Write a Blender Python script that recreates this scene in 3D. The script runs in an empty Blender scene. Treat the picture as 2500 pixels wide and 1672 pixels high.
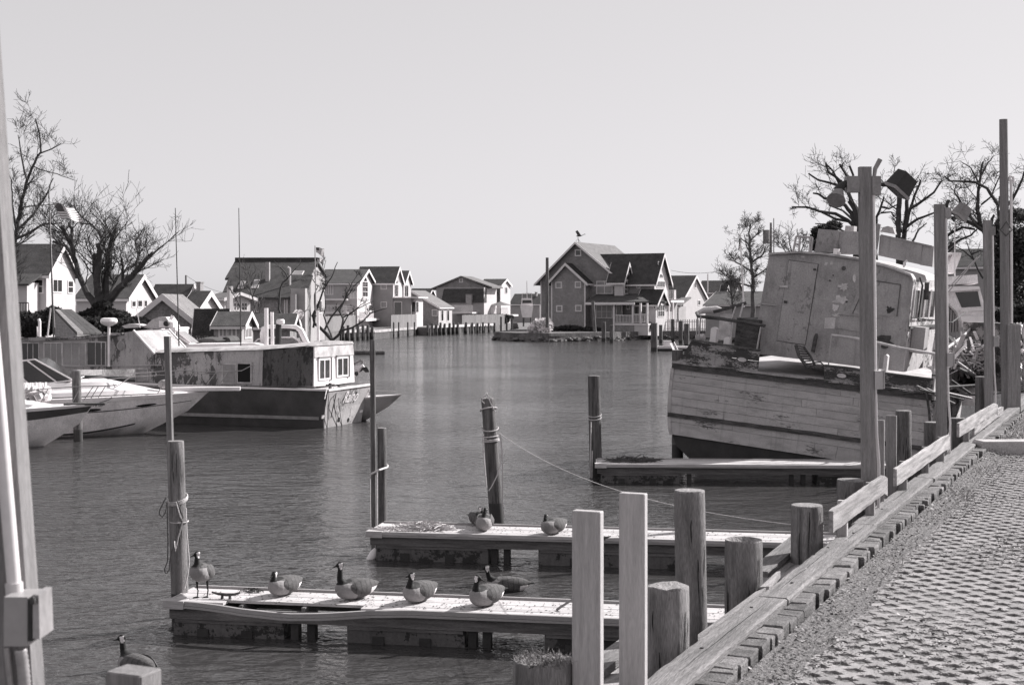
import bpy, bmesh, math, random
from mathutils import Vector, Matrix, noise
R_ = random.Random(7)
PI = math.pi
# ---------------------------------------------------------------- camera
H = 4.6          # eye above the water
FPX, CX, YH = 3472.0, 1250.0, 742.0   # focal length, centre column and horizon row in photo pixels
S = bpy.context.scene
cd = bpy.data.cameras.new('camera'); cam = bpy.data.objects.new('camera', cd); S.collection.objects.link(cam)
cam.location = (0, 0, H); cam.rotation_euler = (PI/2, 0, 0)
cd.lens = 50; cd.sensor_width = 36; cd.shift_y = -94/2500; cd.clip_start = .1; cd.clip_end = 9000
cd.dof.use_dof = True; cd.dof.focus_distance = 26; cd.dof.aperture_fstop = 8
S.camera = cam
# ---------------------------------------------------------------- light
SUN_EL, SUN_AZ = math.radians(33), math.radians(31)   # azimuth measured from +X towards +Y
W = bpy.data.worlds.new('World'); S.world = W; W.use_nodes = True
nt = W.node_tree; nt.nodes.clear()
sky = nt.nodes.new('ShaderNodeTexSky'); sky.sky_type = 'NISHITA'; sky.sun_disc = False
sky.sun_elevation = SUN_EL; sky.sun_rotation = PI/2 - SUN_AZ; sky.dust_density = 1.0; sky.air_density = 1.0
bw = nt.nodes.new('ShaderNodeVectorMath'); bw.operation = 'DOT_PRODUCT'; bw.inputs[1].default_value = (.45, .42, .13)   # panchromatic film through a light filter
gm = nt.nodes.new('ShaderNodeMath'); gm.operation = 'POWER'; gm.inputs[1].default_value = .28
tint = nt.nodes.new('ShaderNodeMix'); tint.data_type = 'RGBA'; tint.blend_type = 'MULTIPLY'
tint.inputs[0].default_value = 1; tint.inputs[7].default_value = (1.0, .975, 1.0, 1)
bg = nt.nodes.new('ShaderNodeBackground'); bg.inputs[1].default_value = .150
wo = nt.nodes.new('ShaderNodeOutputWorld')
nt.links.new(sky.outputs[0], bw.inputs[0]); nt.links.new(bw.outputs['Value'], gm.inputs[0])
nt.links.new(gm.outputs[0], tint.inputs[6]); nt.links.new(tint.outputs[2], bg.inputs[0]); nt.links.new(bg.outputs[0], wo.inputs[0])
sl = bpy.data.lights.new('sun', 'SUN'); sl.energy = 2.6; sl.angle = math.radians(.53); sl.color = (1, .985, .975)
so = bpy.data.objects.new('sun', sl); S.collection.objects.link(so)
SD = Vector((math.cos(SUN_AZ)*math.cos(SUN_EL), math.sin(SUN_AZ)*math.cos(SUN_EL), math.sin(SUN_EL)))
so.rotation_euler = SD.to_track_quat('Z', 'Y').to_euler(); so.location = (30, 20, 60)
S.view_settings.view_transform = 'Standard'; S.view_settings.look = 'None'
S.view_settings.exposure = 1.69; S.view_settings.gamma = 1.0; S.view_settings.use_curve_mapping = False
S.render.engine = 'CYCLES'

# ---------------------------------------------------------------- materials
def g(v): return (v, v*.955, v*.965, 1)
MC = {}
def mat(name, v, rough=.75, var=.25, scale=3.0, stretch=(1,1,1), rotz=0, bump=.15, fine=40.0, finev=.15, dark=None, stain=0, stain_scale=.8, metal=0, rnd=.12, spec=.3, wave=None, alpha=None):
    """mottled grey surface; stretch sets the direction of its grain, stain adds dirt patches"""
    if name in MC: return MC[name]
    m = bpy.data.materials.new(name); m.use_nodes = True; n = m.node_tree; b = n.nodes['Principled BSDF']
    L = n.links.new; N = n.nodes.new
    tc = N('ShaderNodeTexCoord'); mp = N('ShaderNodeMapping'); mp.inputs['Rotation'].default_value = (0, 0, rotz); mp.inputs['Scale'].default_value = stretch
    pre = N('ShaderNodeMapping'); pre.inputs['Rotation'].default_value = (0,0,-rotz)
    oi = N('ShaderNodeObjectInfo'); ad = N('ShaderNodeVectorMath'); ad.operation = 'ADD'
    mul = N('ShaderNodeVectorMath'); mul.operation = 'SCALE'; mul.inputs['Scale'].default_value = 37.0
    cmb = N('ShaderNodeCombineXYZ')
    for i in range(3): L(oi.outputs['Random'], cmb.inputs[i])
    L(cmb.outputs[0], mul.inputs[0]); L(tc.outputs['Object'], pre.inputs[0]); mp.inputs['Rotation'].default_value = (0,0,0)
    L(pre.outputs[0], mp.inputs[0]); L(mp.outputs[0], ad.inputs[0]); L(mul.outputs[0], ad.inputs[1])
    n1 = N('ShaderNodeTexNoise'); n1.inputs['Scale'].default_value = scale; n1.inputs['Detail'].default_value = 5; n1.inputs['Roughness'].default_value = .6
    n2 = N('ShaderNodeTexNoise'); n2.inputs['Scale'].default_value = fine; n2.inputs['Detail'].default_value = 3
    L(ad.outputs[0], n1.inputs[0]); L(ad.outputs[0], n2.inputs[0])
    r1 = N('ShaderNodeMapRange'); r1.inputs[1].default_value = .3; r1.inputs[2].default_value = .7; r1.inputs[3].default_value = 1-var; r1.inputs[4].default_value = 1+var
    r2 = N('ShaderNodeMapRange'); r2.inputs[1].default_value = .3; r2.inputs[2].default_value = .7; r2.inputs[3].default_value = 1-finev; r2.inputs[4].default_value = 1+finev
    r3 = N('ShaderNodeMapRange'); r3.inputs[3].default_value = 1-rnd; r3.inputs[4].default_value = 1+rnd
    L(n1.outputs[0], r1.inputs[0]); L(n2.outputs[0], r2.inputs[0]); L(oi.outputs['Random'], r3.inputs[0])
    m1 = N('ShaderNodeMath'); m1.operation = 'MULTIPLY'; L(r1.outputs[0], m1.inputs[0]); L(r2.outputs[0], m1.inputs[1])
    m2 = N('ShaderNodeMath'); m2.operation = 'MULTIPLY'; L(m1.outputs[0], m2.inputs[0]); L(r3.outputs[0], m2.inputs[1])
    last = m2
    if stain:
        n3 = N('ShaderNodeTexNoise'); n3.inputs['Scale'].default_value = stain_scale; n3.inputs['Detail'].default_value = 6; n3.inputs['Roughness'].default_value = .65
        L(ad.outputs[0], n3.inputs[0])
        r4 = N('ShaderNodeMapRange'); r4.inputs[1].default_value = .5; r4.inputs[2].default_value = .62; r4.inputs[3].default_value = 1; r4.inputs[4].default_value = 1-stain
        L(n3.outputs[0], r4.inputs[0]); m3 = N('ShaderNodeMath'); m3.operation = 'MULTIPLY'; L(last.outputs[0], m3.inputs[0]); L(r4.outputs[0], m3.inputs[1]); last = m3
    if wave:   # (axis, lines per metre, depth): clapboard, shingle or feather lines
        wv = N('ShaderNodeTexWave'); wv.bands_direction = wave[0]; wv.inputs['Scale'].default_value = wave[1]*PI/10*2/2; wv.wave_profile = 'SAW'
        wv.inputs['Distortion'].default_value = wave[3] if len(wave) > 3 else 0
        L(tc.outputs['Object'], wv.inputs[0])
        r5 = N('ShaderNodeMapRange'); r5.inputs[1].default_value = 0; r5.inputs[2].default_value = .25; r5.inputs[3].default_value = 1-wave[2]; r5.inputs[4].default_value = 1
        L(wv.outputs['Fac'], r5.inputs[0]); m4 = N('ShaderNodeMath'); m4.operation = 'MULTIPLY'; L(last.outputs[0], m4.inputs[0]); L(r5.outputs[0], m4.inputs[1]); last = m4
    sc = N('ShaderNodeMix'); sc.data_type = 'RGBA'; sc.blend_type = 'MULTIPLY'; sc.inputs[0].default_value = 1
    sc.inputs[6].default_value = g(v); L(last.outputs[0], sc.inputs[7]); L(sc.outputs[2], b.inputs['Base Color'])
    b.inputs['Roughness'].default_value = rough; b.inputs['Metallic'].default_value = metal; b.inputs['Specular IOR Level'].default_value = spec
    if bump:
        bp = N('ShaderNodeBump'); bp.inputs['Strength'].default_value = min(1, bump*2); bp.inputs['Distance'].default_value = .01
        ma = N('ShaderNodeMath'); ma.operation = 'ADD'; L(n1.outputs[0], ma.inputs[0]); L(n2.outputs[0], ma.inputs[1])
        L(ma.outputs[0], bp.inputs['Height']); L(bp.outputs[0], b.inputs['Normal'])
    MC[name] = m; return m
BA = math.atan2(.9133, .4074)     # direction of the bulkhead in plan
VG = (6,6,.5); XG = (.5,7,7)
M = dict(
 pile=mat('dark weathered piling wood', .13, .9, .6, 3, VG, bump=.4, finev=.35, stain=.35, stain_scale=1.2),
 pile_old=mat('grey weathered piling wood', .21, .9, .6, 3, VG, bump=.4, finev=.35, stain=.35, stain_scale=1.5),
 endgrain=mat('cut end grain', .22, .95, .4, 8, bump=.5, fine=60, finev=.4),
 post=mat('treated post wood', .24, .85, .25, 4, (8,8,.5), bump=.25, finev=.2, stain=.15),
 boxm=mat('grey plastic box', .34, .4, .1, 4, bump=0, finev=.05, spec=.5),
 palepost=mat('bleached near post wood', .22, .85, .25, 4, (8,8,.5), bump=.25, finev=.2, stain=.15),
 newpost=mat('new pale lumber', .43, .8, .15, 4, (9,9,.5), bump=.15, finev=.15, rnd=.04),
 capw=mat('weathered cap timber', .215, .85, .3, 3, XG, BA, bump=.45, fine=25, finev=.35, stain=.25, stain_scale=1),
 railw=mat('bleached rail board', .33, .85, .45, 3, XG, BA, bump=.3, finev=.3, stain=.3, stain_scale=1.4),
 deck=mat('white dock decking', .52, .7, .14, 2, XG, -.04, bump=.1, finev=.16, stain=.3, stain_scale=5),
 rub=mat('grey dock edging', .34, .7, .15, 3, XG, -.04, bump=.1),
 beam=mat('dock beam timber', .15, .85, .4, 3, XG, -.04, bump=.3, finev=.3),
 floatm=mat('stained dock float', .10, .9, .5, 3, bump=.4, fine=30, finev=.3, stain=.5, stain_scale=2),
 paver=mat('concrete paver', .27, .9, .2, 5, bump=.3, fine=120, finev=.28, rnd=.15),
 brick=mat('edge brick', .15, .9, .35, 8, bump=.6, fine=70, finev=.4, rnd=.3),
 dirt=mat('dirt and gravel', .15, 1, .5, 30, bump=1, fine=160, finev=.9, rnd=0),
 leaf=mat('dry leaf litter', .34, .8, .3, 20, bump=0, rnd=0, finev=.5),
 leafd=mat('dark leaf litter', .09, .9, .3, 20, bump=0, rnd=0, finev=.5),
 asphalt=mat('worn asphalt', .16, .95, .3, 1, bump=.3, fine=80, finev=.4),
 grass=mat('winter lawn', .16, 1, .4, .6, bump=.3, fine=6, finev=.4),
 roof=mat('dark shingle roof', .055, .9, .3, 1.5, bump=.15, fine=14, finev=.45, rnd=.25),
 roofg=mat('grey shingle roof', .16, .9, .2, 1.5, bump=.15, fine=14, finev=.35, rnd=.12),
 trim=mat('white painted trim', .68, .5, .08, 2, bump=0, finev=.05, rnd=.04),
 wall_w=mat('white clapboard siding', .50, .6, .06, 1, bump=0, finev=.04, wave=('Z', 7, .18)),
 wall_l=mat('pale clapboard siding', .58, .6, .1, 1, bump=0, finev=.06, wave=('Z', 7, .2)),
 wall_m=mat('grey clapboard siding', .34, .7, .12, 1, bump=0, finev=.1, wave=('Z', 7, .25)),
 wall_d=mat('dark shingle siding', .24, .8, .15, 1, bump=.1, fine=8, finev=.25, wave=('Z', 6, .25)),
 wall_v=mat('vertical board siding', .30, .8, .2, 2, (3,3,.3), bump=.1, finev=.2, wave=('Y', 6, .3)),
 brickw=mat('chimney masonry', .25, .9, .3, 6, bump=.3),
 glass=mat('window glass', .035, .08, .3, 1, bump=0, finev=.1, spec=.6, rnd=.5),
 glassl=mat('window with pale blind', .26, .3, .2, 1, bump=0, finev=.1, spec=.5),
 black=mat('black opening', .015, .9, .2, 1, bump=0),
 steel=mat('galvanised steel', .42, .35, .2, 4, bump=0, metal=.5, finev=.15),
 conduit=mat('grey plastic conduit', .66, .35, .08, 4, bump=0, finev=.05, spec=.5),
 lampd=mat('dark lamp housing', .035, .6, .2, 4, bump=0),
 lampg=mat('grey lamp housing', .26, .6, .2, 4, bump=0),
 rope=mat('weathered rope', .55, .9, .2, 30, bump=.3, fine=200, finev=.3),
 roped=mat('dark rope', .12, .9, .2, 30, bump=.3),
 gel=mat('white gelcoat', .80, .3, .08, 1.2, bump=0, finev=.05, stain=.10, stain_scale=1.5, rnd=.04, spec=.5),
 gelg=mat('grey topside paint', .72, .35, .12, 1.0, bump=0, finev=.05, stain=.18, stain_scale=1.2, rnd=.02, spec=.5),
 dull=mat('dull old hull paint', .38, .6, .2, 1, (1,1,.4), bump=0, stain=.3, rnd=0),
 hulld=mat('dark topside paint', .075, .45, .3, 1.2, bump=0, finev=.15, rnd=0),
 boot=mat('dark bottom paint', .045, .7, .3, 2, bump=.1),
 cab_dark=mat('blackened cabin side', .10, .8, .75, .9, (1,1,.6), bump=.15, fine=10, finev=.3, stain=.55, stain_scale=.7, rnd=0),
 cab_pale=mat('weathered pale cabin side', .50, .8, .15, 1.2, (1,1,.4), bump=.1, stain=.35, stain_scale=.9, rnd=0),
 cab_white=mat('white cabin end', .70, .6, .05, 2, bump=0, rnd=0, stain=.06),
 cab_soil=mat('soiled white edge', .46, .7, .3, 3, bump=.1, rnd=0, stain=.3),
 trans=mat('faded transom paint', .36, .6, .25, 2, (1,1,2), bump=.05, rnd=0, stain=.25, stain_scale=2),
 tp=mat('peeling hull plank paint', .60, .75, .12, 2, (1,1,4), bump=.2, fine=25, finev=.18, rnd=.07, stain=.28, stain_scale=2.6),
 tpd=mat('bare dark hull timber', .085, .85, .5, 3, (1,1,4), bump=.4, fine=25, finev=.4, stain=.3),
 bul=mat('rotten bulwark timber', .20, .85, .55, 2, (1,3,3), bump=.5, fine=20, finev=.45, stain=.5, stain_scale=1.6),
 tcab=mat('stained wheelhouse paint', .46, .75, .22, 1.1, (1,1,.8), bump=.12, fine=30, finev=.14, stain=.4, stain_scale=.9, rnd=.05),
 tcabl=mat('flaked pale paint', .55, .75, .3, 3, bump=.1, rnd=0),
 tside=mat('wheelhouse side paint lightened for sun', .55, .7, .15, 2, bump=.1, stain=.3, stain_scale=2),  # paler twin of the wheelhouse paint, sunlight put into its colour
 tdeck=mat('bare grey deck', .50, .85, .2, 2, bump=.1, stain=.2),
 rust=mat('rusted iron', .09, .85, .5, 6, bump=.3),
 canvas=mat('dark boat canvas', .07, .85, .3, 3, bump=.1),
 canvasl=mat('pale crumpled tarpaulin', .5, .7, .2, 5, bump=.3),
 clear=mat('scratched clear panel', .20, .25, .35, 3, bump=0, spec=.6),
 bark=mat('tree bark', .065, .95, .3, 4, bump=.2, rnd=.1),
 barkl=mat('pale tree bark', .11, .95, .3, 4, bump=.2, rnd=.1),
 green=mat('evergreen needles', .035, .9, .4, 1, bump=0, fine=5, finev=.5),
 reed=mat('dry shrub', .68, .9, .3, 1, bump=0, fine=5, finev=.4),
 rock=mat('riprap rock', .16, .95, .4, 2, bump=.4),
 concrete=mat('concrete kerb', .40, .9, .2, 3, bump=.3, fine=60, finev=.25, stain=.25),
 fence=mat('grey fence wood', .20, .9, .25, 3, VG, bump=.1),
 fenced=mat('dark fence wood', .08, .9, .25, 3, VG, bump=.1),
 gb=mat('goose back feathers', .105, .9, .22, 12, bump=.3, fine=60, finev=.25, wave=('X', 13, .5, 2), rnd=.05),
 gbr=mat('goose pale breast feathers', .28, .95, .08, 12, bump=.15, fine=60, finev=.08, rnd=.04),
 gbk=mat('goose black feathers', .018, .75, .2, 12, bump=0, rnd=.05),
 gw=mat('goose white feathers', .80, .9, .05, 12, bump=0, rnd=.02),
 gwing=mat('goose wing feathers', .10, .85, .25, 10, bump=.3, fine=70, finev=.3, wave=('X', 11, .6, 1.5), rnd=.06),
 flagw=mat('flag white cloth', .75, .8, .05, 3, bump=0), flagr=mat('flag red cloth in grey', .25, .8, .05, 3, bump=0), flagb=mat('flag blue cloth in grey', .10, .8, .05, 3, bump=0),
 ink=mat('dark lettering', .04, .6, .05, 3, bump=0), inkw=mat('white lettering', .75, .6, .05, 3, bump=0),
)
def peel(name, hi, lo, amt=.5, scale=2.0, stretch=(1,1,3), runs=0, zlow=None, rough=.75, bumps=.3):
    """old paint flaking off darker wood: hi paint, lo bare, with grimy mottling and rust runs"""
    m = mat(name, hi, rough, .12, 1.6, stretch, bump=bumps, fine=26, finev=.14, rnd=.06, stain=.2, stain_scale=1.1); n = m.node_tree; b = n.nodes['Principled BSDF']; L = n.links.new; N = n.nodes.new
    src = b.inputs['Base Color'].links[0].from_socket; tc = N('ShaderNodeTexCoord'); mp = N('ShaderNodeMapping'); mp.inputs['Scale'].default_value = stretch; oi = N('ShaderNodeObjectInfo'); ad = N('ShaderNodeVectorMath'); ad.operation = 'ADD'
    L(tc.outputs['Object'], mp.inputs[0]); L(mp.outputs[0], ad.inputs[0])
    big = N('ShaderNodeTexNoise'); big.inputs['Scale'].default_value = .55*scale; big.inputs['Detail'].default_value = 3; sm = N('ShaderNodeTexNoise'); sm.inputs['Scale'].default_value = 5*scale; sm.inputs['Detail'].default_value = 6; sm.inputs['Roughness'].default_value = .75
    L(ad.outputs[0], big.inputs[0]); L(ad.outputs[0], sm.inputs[0]); a = N('ShaderNodeMath'); a.operation = 'MULTIPLY_ADD'; L(big.outputs[0], a.inputs[0]); a.inputs[1].default_value = 1.1; L(sm.outputs[0], a.inputs[2])
    r = N('ShaderNodeMapRange'); r.inputs[1].default_value = 1.32-.25*amt; r.inputs[2].default_value = 1.36-.25*amt; L(a.outputs[0], r.inputs[0])
    mx = N('ShaderNodeMix'); mx.data_type = 'RGBA'; L(r.outputs[0], mx.inputs[0]); L(src, mx.inputs[6]); mx.inputs[7].default_value = g(lo); out = mx.outputs[2]
    if runs:
        m2 = N('ShaderNodeMapping'); m2.inputs['Scale'].default_value = (5,5,.25); L(tc.outputs['Object'], m2.inputs[0]); rn = N('ShaderNodeTexNoise'); rn.inputs['Scale'].default_value = 2.2; rn.inputs['Detail'].default_value = 4; L(m2.outputs[0], rn.inputs[0])
        rr2 = N('ShaderNodeMapRange'); rr2.inputs[1].default_value = .56; rr2.inputs[2].default_value = .74; rr2.inputs[3].default_value = 0; rr2.inputs[4].default_value = runs; L(rn.outputs[0], rr2.inputs[0])
        m3 = N('ShaderNodeMix'); m3.data_type = 'RGBA'; L(rr2.outputs[0], m3.inputs[0]); L(out, m3.inputs[6]); m3.inputs[7].default_value = g(lo*1.1); out = m3.outputs[2]
    L(out, b.inputs['Base Color']); return m
M['tp'] = peel('flaking pale hull paint', .50, .16, .38, 1.6, (1,1,3.5), runs=.35)
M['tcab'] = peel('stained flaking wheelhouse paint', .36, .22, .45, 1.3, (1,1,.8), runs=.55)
M['bul'] = peel('rotten painted bulwark timber', .34, .06, 1.25, 2.2, (1,1,2.5), runs=.4, bumps=.6)
M['tside'] = peel('flaking side paint lightened for sun', .55, .12, .9, 1.8, (1,1,1.2), runs=.4)  # sunlight on the right side put into a lighter tone
M['cab_dark'] = peel('blackened cabin side paint', .10, .035, 1.5, .9, (1,1,.5), runs=.6)
M['cab_pale'] = peel('mildewed pale cabin side', .40, .10, .7, .7, (1,1,.45), runs=.6)
M['trans'] = peel('faded grey transom paint', .36, .13, .5, 1.2, (1,1,.8), runs=.25)
M['floatm'] = peel('stained concrete float', .13, .035, .9, 1.6, (1,1,1), runs=.3)
M['gelg'] = peel('weathered grey topsides', .82, .5, .1, .5, (1,1,.6), runs=.15, rough=.4, bumps=.02)
def water_mat():
    m = bpy.data.materials.new('rippled canal water'); m.use_nodes = True; n = m.node_tree; b = n.nodes['Principled BSDF']; L = n.links.new; N = n.nodes.new
    tc = N('ShaderNodeTexCoord'); b.inputs['Base Color'].default_value = g(.050); b.inputs['Roughness'].default_value = .10; b.inputs['IOR'].default_value = 1.33
    hs = []
    for sc, st, amp, rot in ((3.0, (1,1.8,1), .070, .10), (1.2, (1,1.6,1), .095, -.12), (.35, (1,1.5,1), .13, .3), (8, (1,1.6,1), .020, -.2)):
        mp = N('ShaderNodeMapping'); mp.inputs['Scale'].default_value = st; mp.inputs['Rotation'].default_value = (0,0,rot)
        no = N('ShaderNodeTexNoise'); no.inputs['Scale'].default_value = sc; no.inputs['Detail'].default_value = 2.5; no.inputs['Distortion'].default_value = .4
        L(tc.outputs['Object'], mp.inputs[0]); L(mp.outputs[0], no.inputs[0])
        mu = N('ShaderNodeMath'); mu.operation = 'MULTIPLY'; mu.inputs[1].default_value = amp; L(no.outputs[0], mu.inputs[0]); hs.append(mu)
    # gust patches: calmer and rougher water
    gp = N('ShaderNodeTexNoise'); gp.inputs['Scale'].default_value = .09; gp.inputs['Detail'].default_value = 3; L(tc.outputs['Object'], gp.inputs[0])
    gr = N('ShaderNodeMapRange'); gr.inputs[1].default_value = .35; gr.inputs[2].default_value = .65; gr.inputs[3].default_value = .6; gr.inputs[4].default_value = 1.5; L(gp.outputs[0], gr.inputs[0])
    a = hs[0]
    for h in hs[1:]:
        s = N('ShaderNodeMath'); s.operation = 'ADD'; L(a.outputs[0], s.inputs[0]); L(h.outputs[0], s.inputs[1]); a = s
    s = N('ShaderNodeMath'); s.operation = 'MULTIPLY'; L(a.outputs[0], s.inputs[0]); L(gr.outputs[0], s.inputs[1])
    bp = N('ShaderNodeBump'); bp.inputs['Strength'].default_value = 1; bp.inputs['Distance'].default_value = 1.0
    L(s.outputs[0], bp.inputs['Height']); L(bp.outputs[0], b.inputs['Normal'])
    return m
M['water'] = water_mat()

# ---------------------------------------------------------------- mesh helpers
class MB:
    def __init__(s): s.v = []; s.f = []; s.m = []
    def add(s, vs, fs, mi=0):
        o = len(s.v); s.v += [tuple(v) for v in vs]; s.f += [tuple(i+o for i in f) for f in fs]; s.m += [mi]*len(fs); return s
    def box(s, x0, y0, z0, x1, y1, z1, mi=0):
        v = [(x0,y0,z0),(x1,y0,z0),(x1,y1,z0),(x0,y1,z0),(x0,y0,z1),(x1,y0,z1),(x1,y1,z1),(x0,y1,z1)]
        return s.add(v, [(0,3,2,1),(4,5,6,7),(0,1,5,4),(1,2,6,5),(2,3,7,6),(3,0,4,7)], mi)
    def hexa(s, v, mi=0):   # 8 corners: bottom ring then top ring
        return s.add(v, [(0,3,2,1),(4,5,6,7),(0,1,5,4),(1,2,6,5),(2,3,7,6),(3,0,4,7)], mi)
    def prism(s, pts, ax, a0, a1, mi=0):
        """polygon pts extruded along axis ax; pts are the two other coordinates in order"""
        def mk(p, a):
            return {'x': (a, p[0], p[1]), 'y': (p[0], a, p[1]), 'z': (p[0], p[1], a)}[ax]
        n = len(pts); v = [mk(p, a0) for p in pts] + [mk(p, a1) for p in pts]
        f = [tuple(range(n-1, -1, -1)), tuple(range(n, 2*n))] + [(i, (i+1) % n, n+(i+1) % n, n+i) for i in range(n)]
        return s.add(v, f, mi)
    def beam(s, p, q, w, h, mi=0, up=(0,0,1)):
        """rectangular bar from p to q, w wide and h high"""
        p, q = Vector(p), Vector(q); d = (q-p).normalized(); u = Vector(up)
        if abs(d.dot(u)) > .98: u = Vector((0,1,0)) if abs(up[2]) > .5 else Vector((0,0,1))
        a = d.cross(u).normalized(); b = a.cross(d).normalized(); v = []
        for c in (p, q):
            for sa, sb in ((-1,-1),(1,-1),(1,1),(-1,1)): v.append(c + a*sa*w/2 + b*sb*h/2)
        return s.add(v, [(0,1,2,3),(7,6,5,4),(0,4,5,1),(1,5,6,2),(2,6,7,3),(3,7,4,0)], mi)
    def tube(s, pts, rs, n=8, mi=0, cap=True):
        pts = [Vector(p) for p in pts]; k = len(pts)
        if not isinstance(rs, (list, tuple)): rs = [rs]*k
        o = len(s.v); prev = None; vs = []; fs = []
        for i, p in enumerate(pts):
            d = (pts[min(i+1, k-1)] - pts[max(i-1, 0)])
            if d.length < 1e-9: d = Vector((0,0,1))
            d.normalize()
            if prev is None:
                a = d.cross(Vector((0,0,1)))
                if a.length < .05: a = d.cross(Vector((0,1,0)))
                a.normalize()
            else:
                a = prev - d*prev.dot(d)
                a = a.normalized() if a.length > 1e-6 else d.orthogonal().normalized()
            prev = a; b = d.cross(a)
            for j in range(n):
                t = 2*PI*j/n; vs.append(p + (a*math.cos(t) + b*math.sin(t))*rs[i])
        for i in range(k-1):
            for j in range(n):
                j2 = (j+1) % n; fs.append((i*n+j, i*n+j2, (i+1)*n+j2, (i+1)*n+j))
        if cap: fs.append(tuple(range(n-1, -1, -1))); fs.append(tuple((k-1)*n+j for j in range(n)))
        return s.add(vs, fs, mi)
    def loft(s, rings, mi=0, cap=True, closed=True):
        n = len(rings[0]); vs = [p for r in rings for p in r]; fs = []
        for i in range(len(rings)-1):
            for j in range(n if closed else n-1):
                j2 = (j+1) % n; fs.append((i*n+j, i*n+j2, (i+1)*n+j2, (i+1)*n+j))
        if cap: fs.append(tuple(range(n-1, -1, -1))); fs.append(tuple((len(rings)-1)*n+j for j in range(n)))
        return s.add(vs, fs, mi)
    def ball(s, c, r, mi=0, nu=10, nv=6, jit=0, rnd=R_):
        if not isinstance(r, (list, tuple)): r = (r,)*3
        vs = [(c[0], c[1], c[2]-r[2])]; 
        for i in range(1, nv):
            t = PI*i/nv
            for j in range(nu):
                p = 2*PI*j/nu; k = 1 + jit*(rnd.random()-.5)
                vs.append((c[0]+r[0]*k*math.sin(t)*math.cos(p), c[1]+r[1]*k*math.sin(t)*math.sin(p), c[2]-r[2]*k*math.cos(t)))
        vs.append((c[0], c[1], c[2]+r[2])); fs = []
        for j in range(nu): fs.append((0, 1+(j+1) % nu, 1+j)); fs.append((len(vs)-1, len(vs)-1-nu+j, len(vs)-1-nu+(j+1) % nu))
        for i in range(nv-2):
            for j in range(nu): a = 1+i*nu+j; b_ = 1+i*nu+(j+1) % nu; fs.append((a, b_, b_+nu, a+nu))
        return s.add(vs, fs, mi)
def ncol(): return S.collection
def newobj(name, data, parent=None):
    o = bpy.data.objects.new(name, data); S.collection.objects.link(o)
    if parent is not None: o.parent = parent
    return o
ROOTM = {}
def rootm(o):
    m = ROOTM.get(o.name)
    return m if m is not None else Matrix.Identity(4)
def mesh_of(mb, mats, smooth=False, xf=None, sharp=None):
    me = bpy.data.meshes.new('mesh'); vs = mb.v if xf is None else [xf @ Vector(v) for v in mb.v]
    me.from_pydata(vs, [], mb.f)
    if not isinstance(mats, (list, tuple)): mats = [mats]
    for m in mats: me.materials.append(m)
    if len(mats) > 1: me.polygons.foreach_set('material_index', mb.m)
    if smooth:
        me.polygons.foreach_set('use_smooth', [True]*len(me.polygons))
        if sharp is not None:
            try: me.set_sharp_from_angle(angle=math.radians(sharp))
            except Exception: pass
    me.update(); return me
def part(name, mb, mats, parent, world=False, smooth=False, label=None, kind=None, sharp=40):
    """one part as one mesh; world=True when mb is in world coordinates"""
    xf = rootm(parent).inverted() if (world and parent is not None) else None
    o = newobj(name, mesh_of(mb, mats, smooth, xf, sharp), parent)
    if parent is not None: ROOTM[o.name] = rootm(parent)
    if label: o['label'] = label
    if kind: o['kind'] = kind
    return o
def thing(name, label, cat, loc=(0,0,0), rot=(0,0,0), group=None, kind=None):
    o = newobj(name, None); o.location = loc; o.rotation_euler = rot; o.empty_display_size = .3
    ROOTM[o.name] = Matrix.LocRotScale(Vector(loc), __import__('mathutils').Euler(rot), None)
    tagp(o, label, cat, group, kind); return o
def tagp(o, label=None, cat=None, group=None, kind=None):
    if label: o['label'] = label
    if cat: o['category'] = cat
    if group: o['group'] = group
    if kind: o['kind'] = kind
    return o
def solo(name, mb, mats, label, cat, group=None, smooth=False, kind=None, base=None, sharp=40):
    """a thing that is one mesh, given in world coordinates, origin moved to its base"""
    if base is None:
        n = len(mb.v); base = (sum(v[0] for v in mb.v)/n, sum(v[1] for v in mb.v)/n, min(v[2] for v in mb.v))
    o = newobj(name, mesh_of(mb, mats, smooth, Matrix.Translation(-Vector(base)), sharp)); o.location = base
    ROOTM[o.name] = Matrix.Translation(Vector(base)); tagp(o, label, cat, group, kind); return o
def struct(name, mb, mats, smooth=False):
    o = newobj(name, mesh_of(mb, mats, smooth)); o['kind'] = 'structure'; return o
def setcopy(o, parent=None):
    c = o.copy(); S.collection.objects.link(c); c.parent = parent; return c
def text_mesh(txt, size, mat_, shear=0, ext=.002):
    cu = bpy.data.curves.new('lettering', 'FONT'); cu.body = txt; cu.size = size; cu.shear = shear; cu.extrude = ext; cu.align_x = 'CENTER'; cu.align_y = 'CENTER'; cu.resolution_u = 3
    o = bpy.data.objects.new('tmp', cu); S.collection.objects.link(o)
    bpy.context.view_layer.update()
    me = bpy.data.meshes.new_from_object(o.evaluated_get(bpy.context.evaluated_depsgraph_get())); bpy.data.objects.remove(o); bpy.data.curves.remove(cu)
    me.materials.clear(); me.materials.append(mat_); return me
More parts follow.
